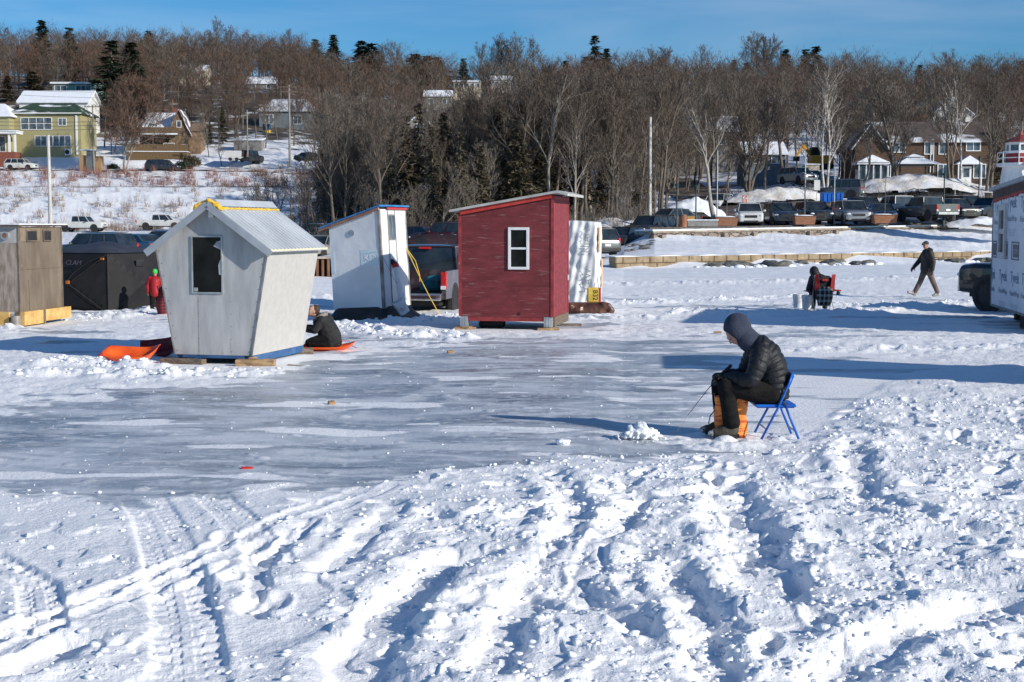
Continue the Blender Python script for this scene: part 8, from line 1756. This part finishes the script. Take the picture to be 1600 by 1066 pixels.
# ---- person seated with their back to us
o = gnd(1287, 487); o.z = .03
J = dict(pelvis=(0, .08, .40), chest=(-.06, .22, .74), neck=(-.13, .33, .88), head=(-.18, .42, .98), shL=(-.25, .24, .82), elL=(-.34, .26, .55), wrL=(-.22, .50, .44), shR=(.14, .24, .80), elR=(.26, .26, .53), wrR=(.12, .50, .44), hipL=(-.10, .10, .38), knL=(-.18, .52, .48), anL=(-.16, .55, .10), toeL=(-.16, .74, .05), hipR=(.10, .10, .38), knR=(.18, .52, .48), anR=(.16, .55, .10), toeR=(.16, .74, .05))
t, P, q, j = figure('person', 'person in a black hooded coat bent forward in a red folding chair, seen from behind', o, J, 1.0, (0, .9, -.42), (0, .42, .9), M['puffer'], M['ski_pants'], M['glove'], M['glove'], .016, .04, 1.2)
c = MB(); c.ell(P(0, -.02, .02), (.125, .130, .145), q); c.capsule(j['neck'], P(0, -.06, -.05), .13, .12); c.capsule(P(0, .05, .05), P(0, -.02, .07), .09, .1); ho = remesh_build(c, 'hood', M['puffer'], t, None, .016, 2)
t = thing('folding_chair', o, 'red and black camping chair with a plaid seat sling, seen from behind', 'chair'); rc = mat('red_cloth', (.22, .012, .015), (.36, .03, .03), 6, .8)
M['plaid'] = stripes_mat('black_white_plaid', (.012, .012, .012), (.42, .40, .36), 'X', 9.0, .62, .9, .2, 0, ('Z', 7.0, .6))
b = MB()
for k in range(11):
    z0 = .12 + .05 * k; y0 = .02 - .14 * math.sin(math.pi * (k + .5) / 14); w_ = .16 + .05 * math.sin(math.pi * k / 11)
    b.v += [(-w_, y0, z0), (-w_ * .5, y0 - .05, z0), (0, y0 - .07, z0), (w_ * .5, y0 - .05, z0), (w_, y0, z0)]
for k in range(10):
    for m_ in range(4): a = k * 5 + m_; b.f.append((a, a + 1, a + 6, a + 5)); b.mi.append(0)
so_ = b.build('seat_sling', M['plaid'], t, None, smooth=True); md = so_.modifiers.new('s', 'SOLIDIFY'); md.thickness = .012
b = MB(); b.hexa([(-.17, -.04, .62), (.17, -.04, .62), (.17, -.01, .62), (-.17, -.01, .62), (-.21, -.09, .86), (.21, -.09, .86), (.21, -.06, .86), (-.21, -.06, .86)]); b.build('backrest', M['black_cloth'], t, None, bevel=.01)
for s in (-1, 1):
    b = MB(); b.hexa([(s * .13, -.10, .50), (s * .26, -.06, .50), (s * .26, -.03, .50), (s * .13, -.07, .50), (s * .17, -.14, .94), (s * .27, -.10, .95), (s * .27, -.07, .95), (s * .17, -.11, .94)]); b.build('side_panel', rc, t, None, bevel=.01)
    b = MB(); b.tube([(s * .26, -.04, 0), (s * .22, .35, .50)], .012, 8); b.build('leg', M['galv'], t, None); b = MB(); b.tube([(s * .24, .40, 0), (s * .27, -.10, .92)], .012, 8); b.build('leg', M['galv'], t, None)
b = MB(); b.box((.36, .10, .52), (.16, .34, .03)); b.build('armrest', rc, t, None, bevel=.01); b = MB(); b.box((-.40, .10, .50), (.16, .34, .025)); b.build('armrest', M['black_cloth'], t, None, bevel=.01); b = MB(); b.box((0, -.12, .80), (.16, .03, .06)); b.build('logo_patch', rc, t, None, bevel=.005)
b = MB(); b.tube([(.38, .0, .5), (.36, .0, .40)], [.05, .045], 12); b.build('cup_holder', M['black_trim'], t, None)
for k, (px, lb) in enumerate(((1247, 'left one of the two white buckets beside the red camping chair'), (1261, 'right one of the two white buckets beside the red camping chair'))): g_ = gnd(px, 483 + 2 * k); g_.z = .03; bucket('bucket', g_, lb, .15, .38, None, None, 'white buckets beside the red camping chair')
# ---- kneeling person by the grey shack
o = gnd(506, 548); o.z = .05
J = dict(pelvis=(.10, 0, .20), chest=(-.02, 0, .46), neck=(-.10, 0, .56), head=(-.185, -.01, .66), shL=(-.02, -.16, .50), elL=(-.13, -.2, .33), wrL=(-.30, -.12, .34), shR=(-.02, .16, .50), elR=(-.14, .2, .33), wrR=(-.30, .12, .36), hipL=(.10, -.09, .19), knL=(-.24, -.12, .10), anL=(.14, -.12, .06), toeL=(.27, -.12, .06), hipR=(.10, .09, .19), knR=(-.24, .12, .10), anR=(.14, .12, .06), toeR=(.27, .12, .06), pnL=(0, .8, -.3), pnR=(0, -.8, -.3))
t, P, q, j = figure('person', 'person in a long black coat with a fur collar kneeling on the orange sled', o, J, .92, (-.78, -.50, .38), (.30, .1, .95), M['black_cloth'], M['ski_pants'], M['glove'], M['glove'], .013, .02, 1.08)
c = MB(); c.ell(P(0, -.036, .028), (.082, .088, .102), q); c.capsule(P(0, -.08, -.02), P(0, -.12, -.07), .055, .045); remesh_build(c, 'hair', M['hair'], t, None, .010, 1)
c = MB(); fu = mat('fur_trim', (.14, .12, .10), (.36, .32, .28), 40, .95, bump=.02, bscale=60)
c.chain([V3((-.14, -.11, .52)), V3((-.04, -.13, .57)), V3((.04, -.06, .60)), V3((.05, .06, .60)), V3((-.04, .13, .57)), V3((-.14, .11, .52))], [.035, .045, .05, .05, .045, .035]); remesh_build(c, 'fur_collar', fu, t, None, .011, 1)
c = MB(); c.chain([V3((.05, 0, .55)), V3((.12, 0, .50))], [.09, .07]); remesh_build(c, 'folded_hood', M['black_cloth'], t, None, .014, 2)
c = MB(); c.chain([V3((.06, 0, .34)), V3((.12, 0, .20)), V3((.16, 0, .12))], [.19, .20, .17]); c.capsule((-.1, -.05, .12), (.15, -.06, .12), .1, .1); remesh_build(c, 'coat_skirt', M['black_cloth'], t, None, .015, 2)
# ---- child between the tent and the grey shack
o = gnd(243, 492); o.z = .03; k_ = .64
J = dict(pelvis=(0, 0, .56), chest=(.0, .02, .80), neck=(.0, .02, .92), head=(.0, .03, 1.03), shL=(-.13, .02, .87), elL=(-.18, .0, .70), wrL=(-.17, -.02, .54), shR=(.13, .02, .87), elR=(.18, .06, .70), wrR=(.12, .16, .62), hipL=(-.07, 0, .53), knL=(-.08, .02, .30), anL=(-.09, 0, .08), toeL=(-.09, .12, .04), hipR=(.07, 0, .53), knR=(.08, .03, .30), anR=(.10, .0, .08), toeR=(.11, .12, .04))
t, P, q, j = figure('person', 'child in a red jacket and bright green hat standing behind the grey shack', o, J, .70, (.15, 1, 0), (0, 0, 1), mat('red_jacket', (.28, .008, .012), (.42, .014, .02), 5, .6, bump=.015, bscale=10), M['ski_pants'], mat('yellow_black_boot', (.02, .02, .02), (.09, .10, .01), 12, .6), None, .014, .03, 1.1)
c = MB(); c.ell(P(0, -.006, .03), (.066, .074, .078), q); c.capsule(P(0, 0, .05), P(0, -.01, .085), .03, .02); remesh_build(c, 'hat', mat('lime_hat', (.04, .42, .06), (.08, .55, .10), 14, .9), t, None, .010, 1)
o = gnd(257, 498); b = MB(); n = 14; vs = []
for j_ in range(n + 1):
    for i_ in range(n + 1): f, g = i_ / n, j_ / n; vs.append((-.18 + .36 * f + .03 * math.sin(g * 9), .08 * math.sin(f * 7 + g * 3), .78 * (1 - g) + .0 + .015 * math.sin(f * 12)))
b.add(vs, [(j_ * (n + 1) + i_, j_ * (n + 1) + i_ + 1, (j_ + 1) * (n + 1) + i_ + 1, (j_ + 1) * (n + 1) + i_) for j_ in range(n) for i_ in range(n)])
ob = b.build('plaid_blanket', stripes_mat('red_black_plaid', (.015, .008, .01), (.22, .02, .03), 'X', 16.0, .5, .9, .2, 0, ('Z', 14.0, .5)), None, None, smooth=True); ob.location = o; so = ob.modifiers.new('s', 'SOLIDIFY'); so.thickness = .03; tag(ob, 'dark red plaid blanket hanging down behind the left edge of the grey shack', 'blanket')
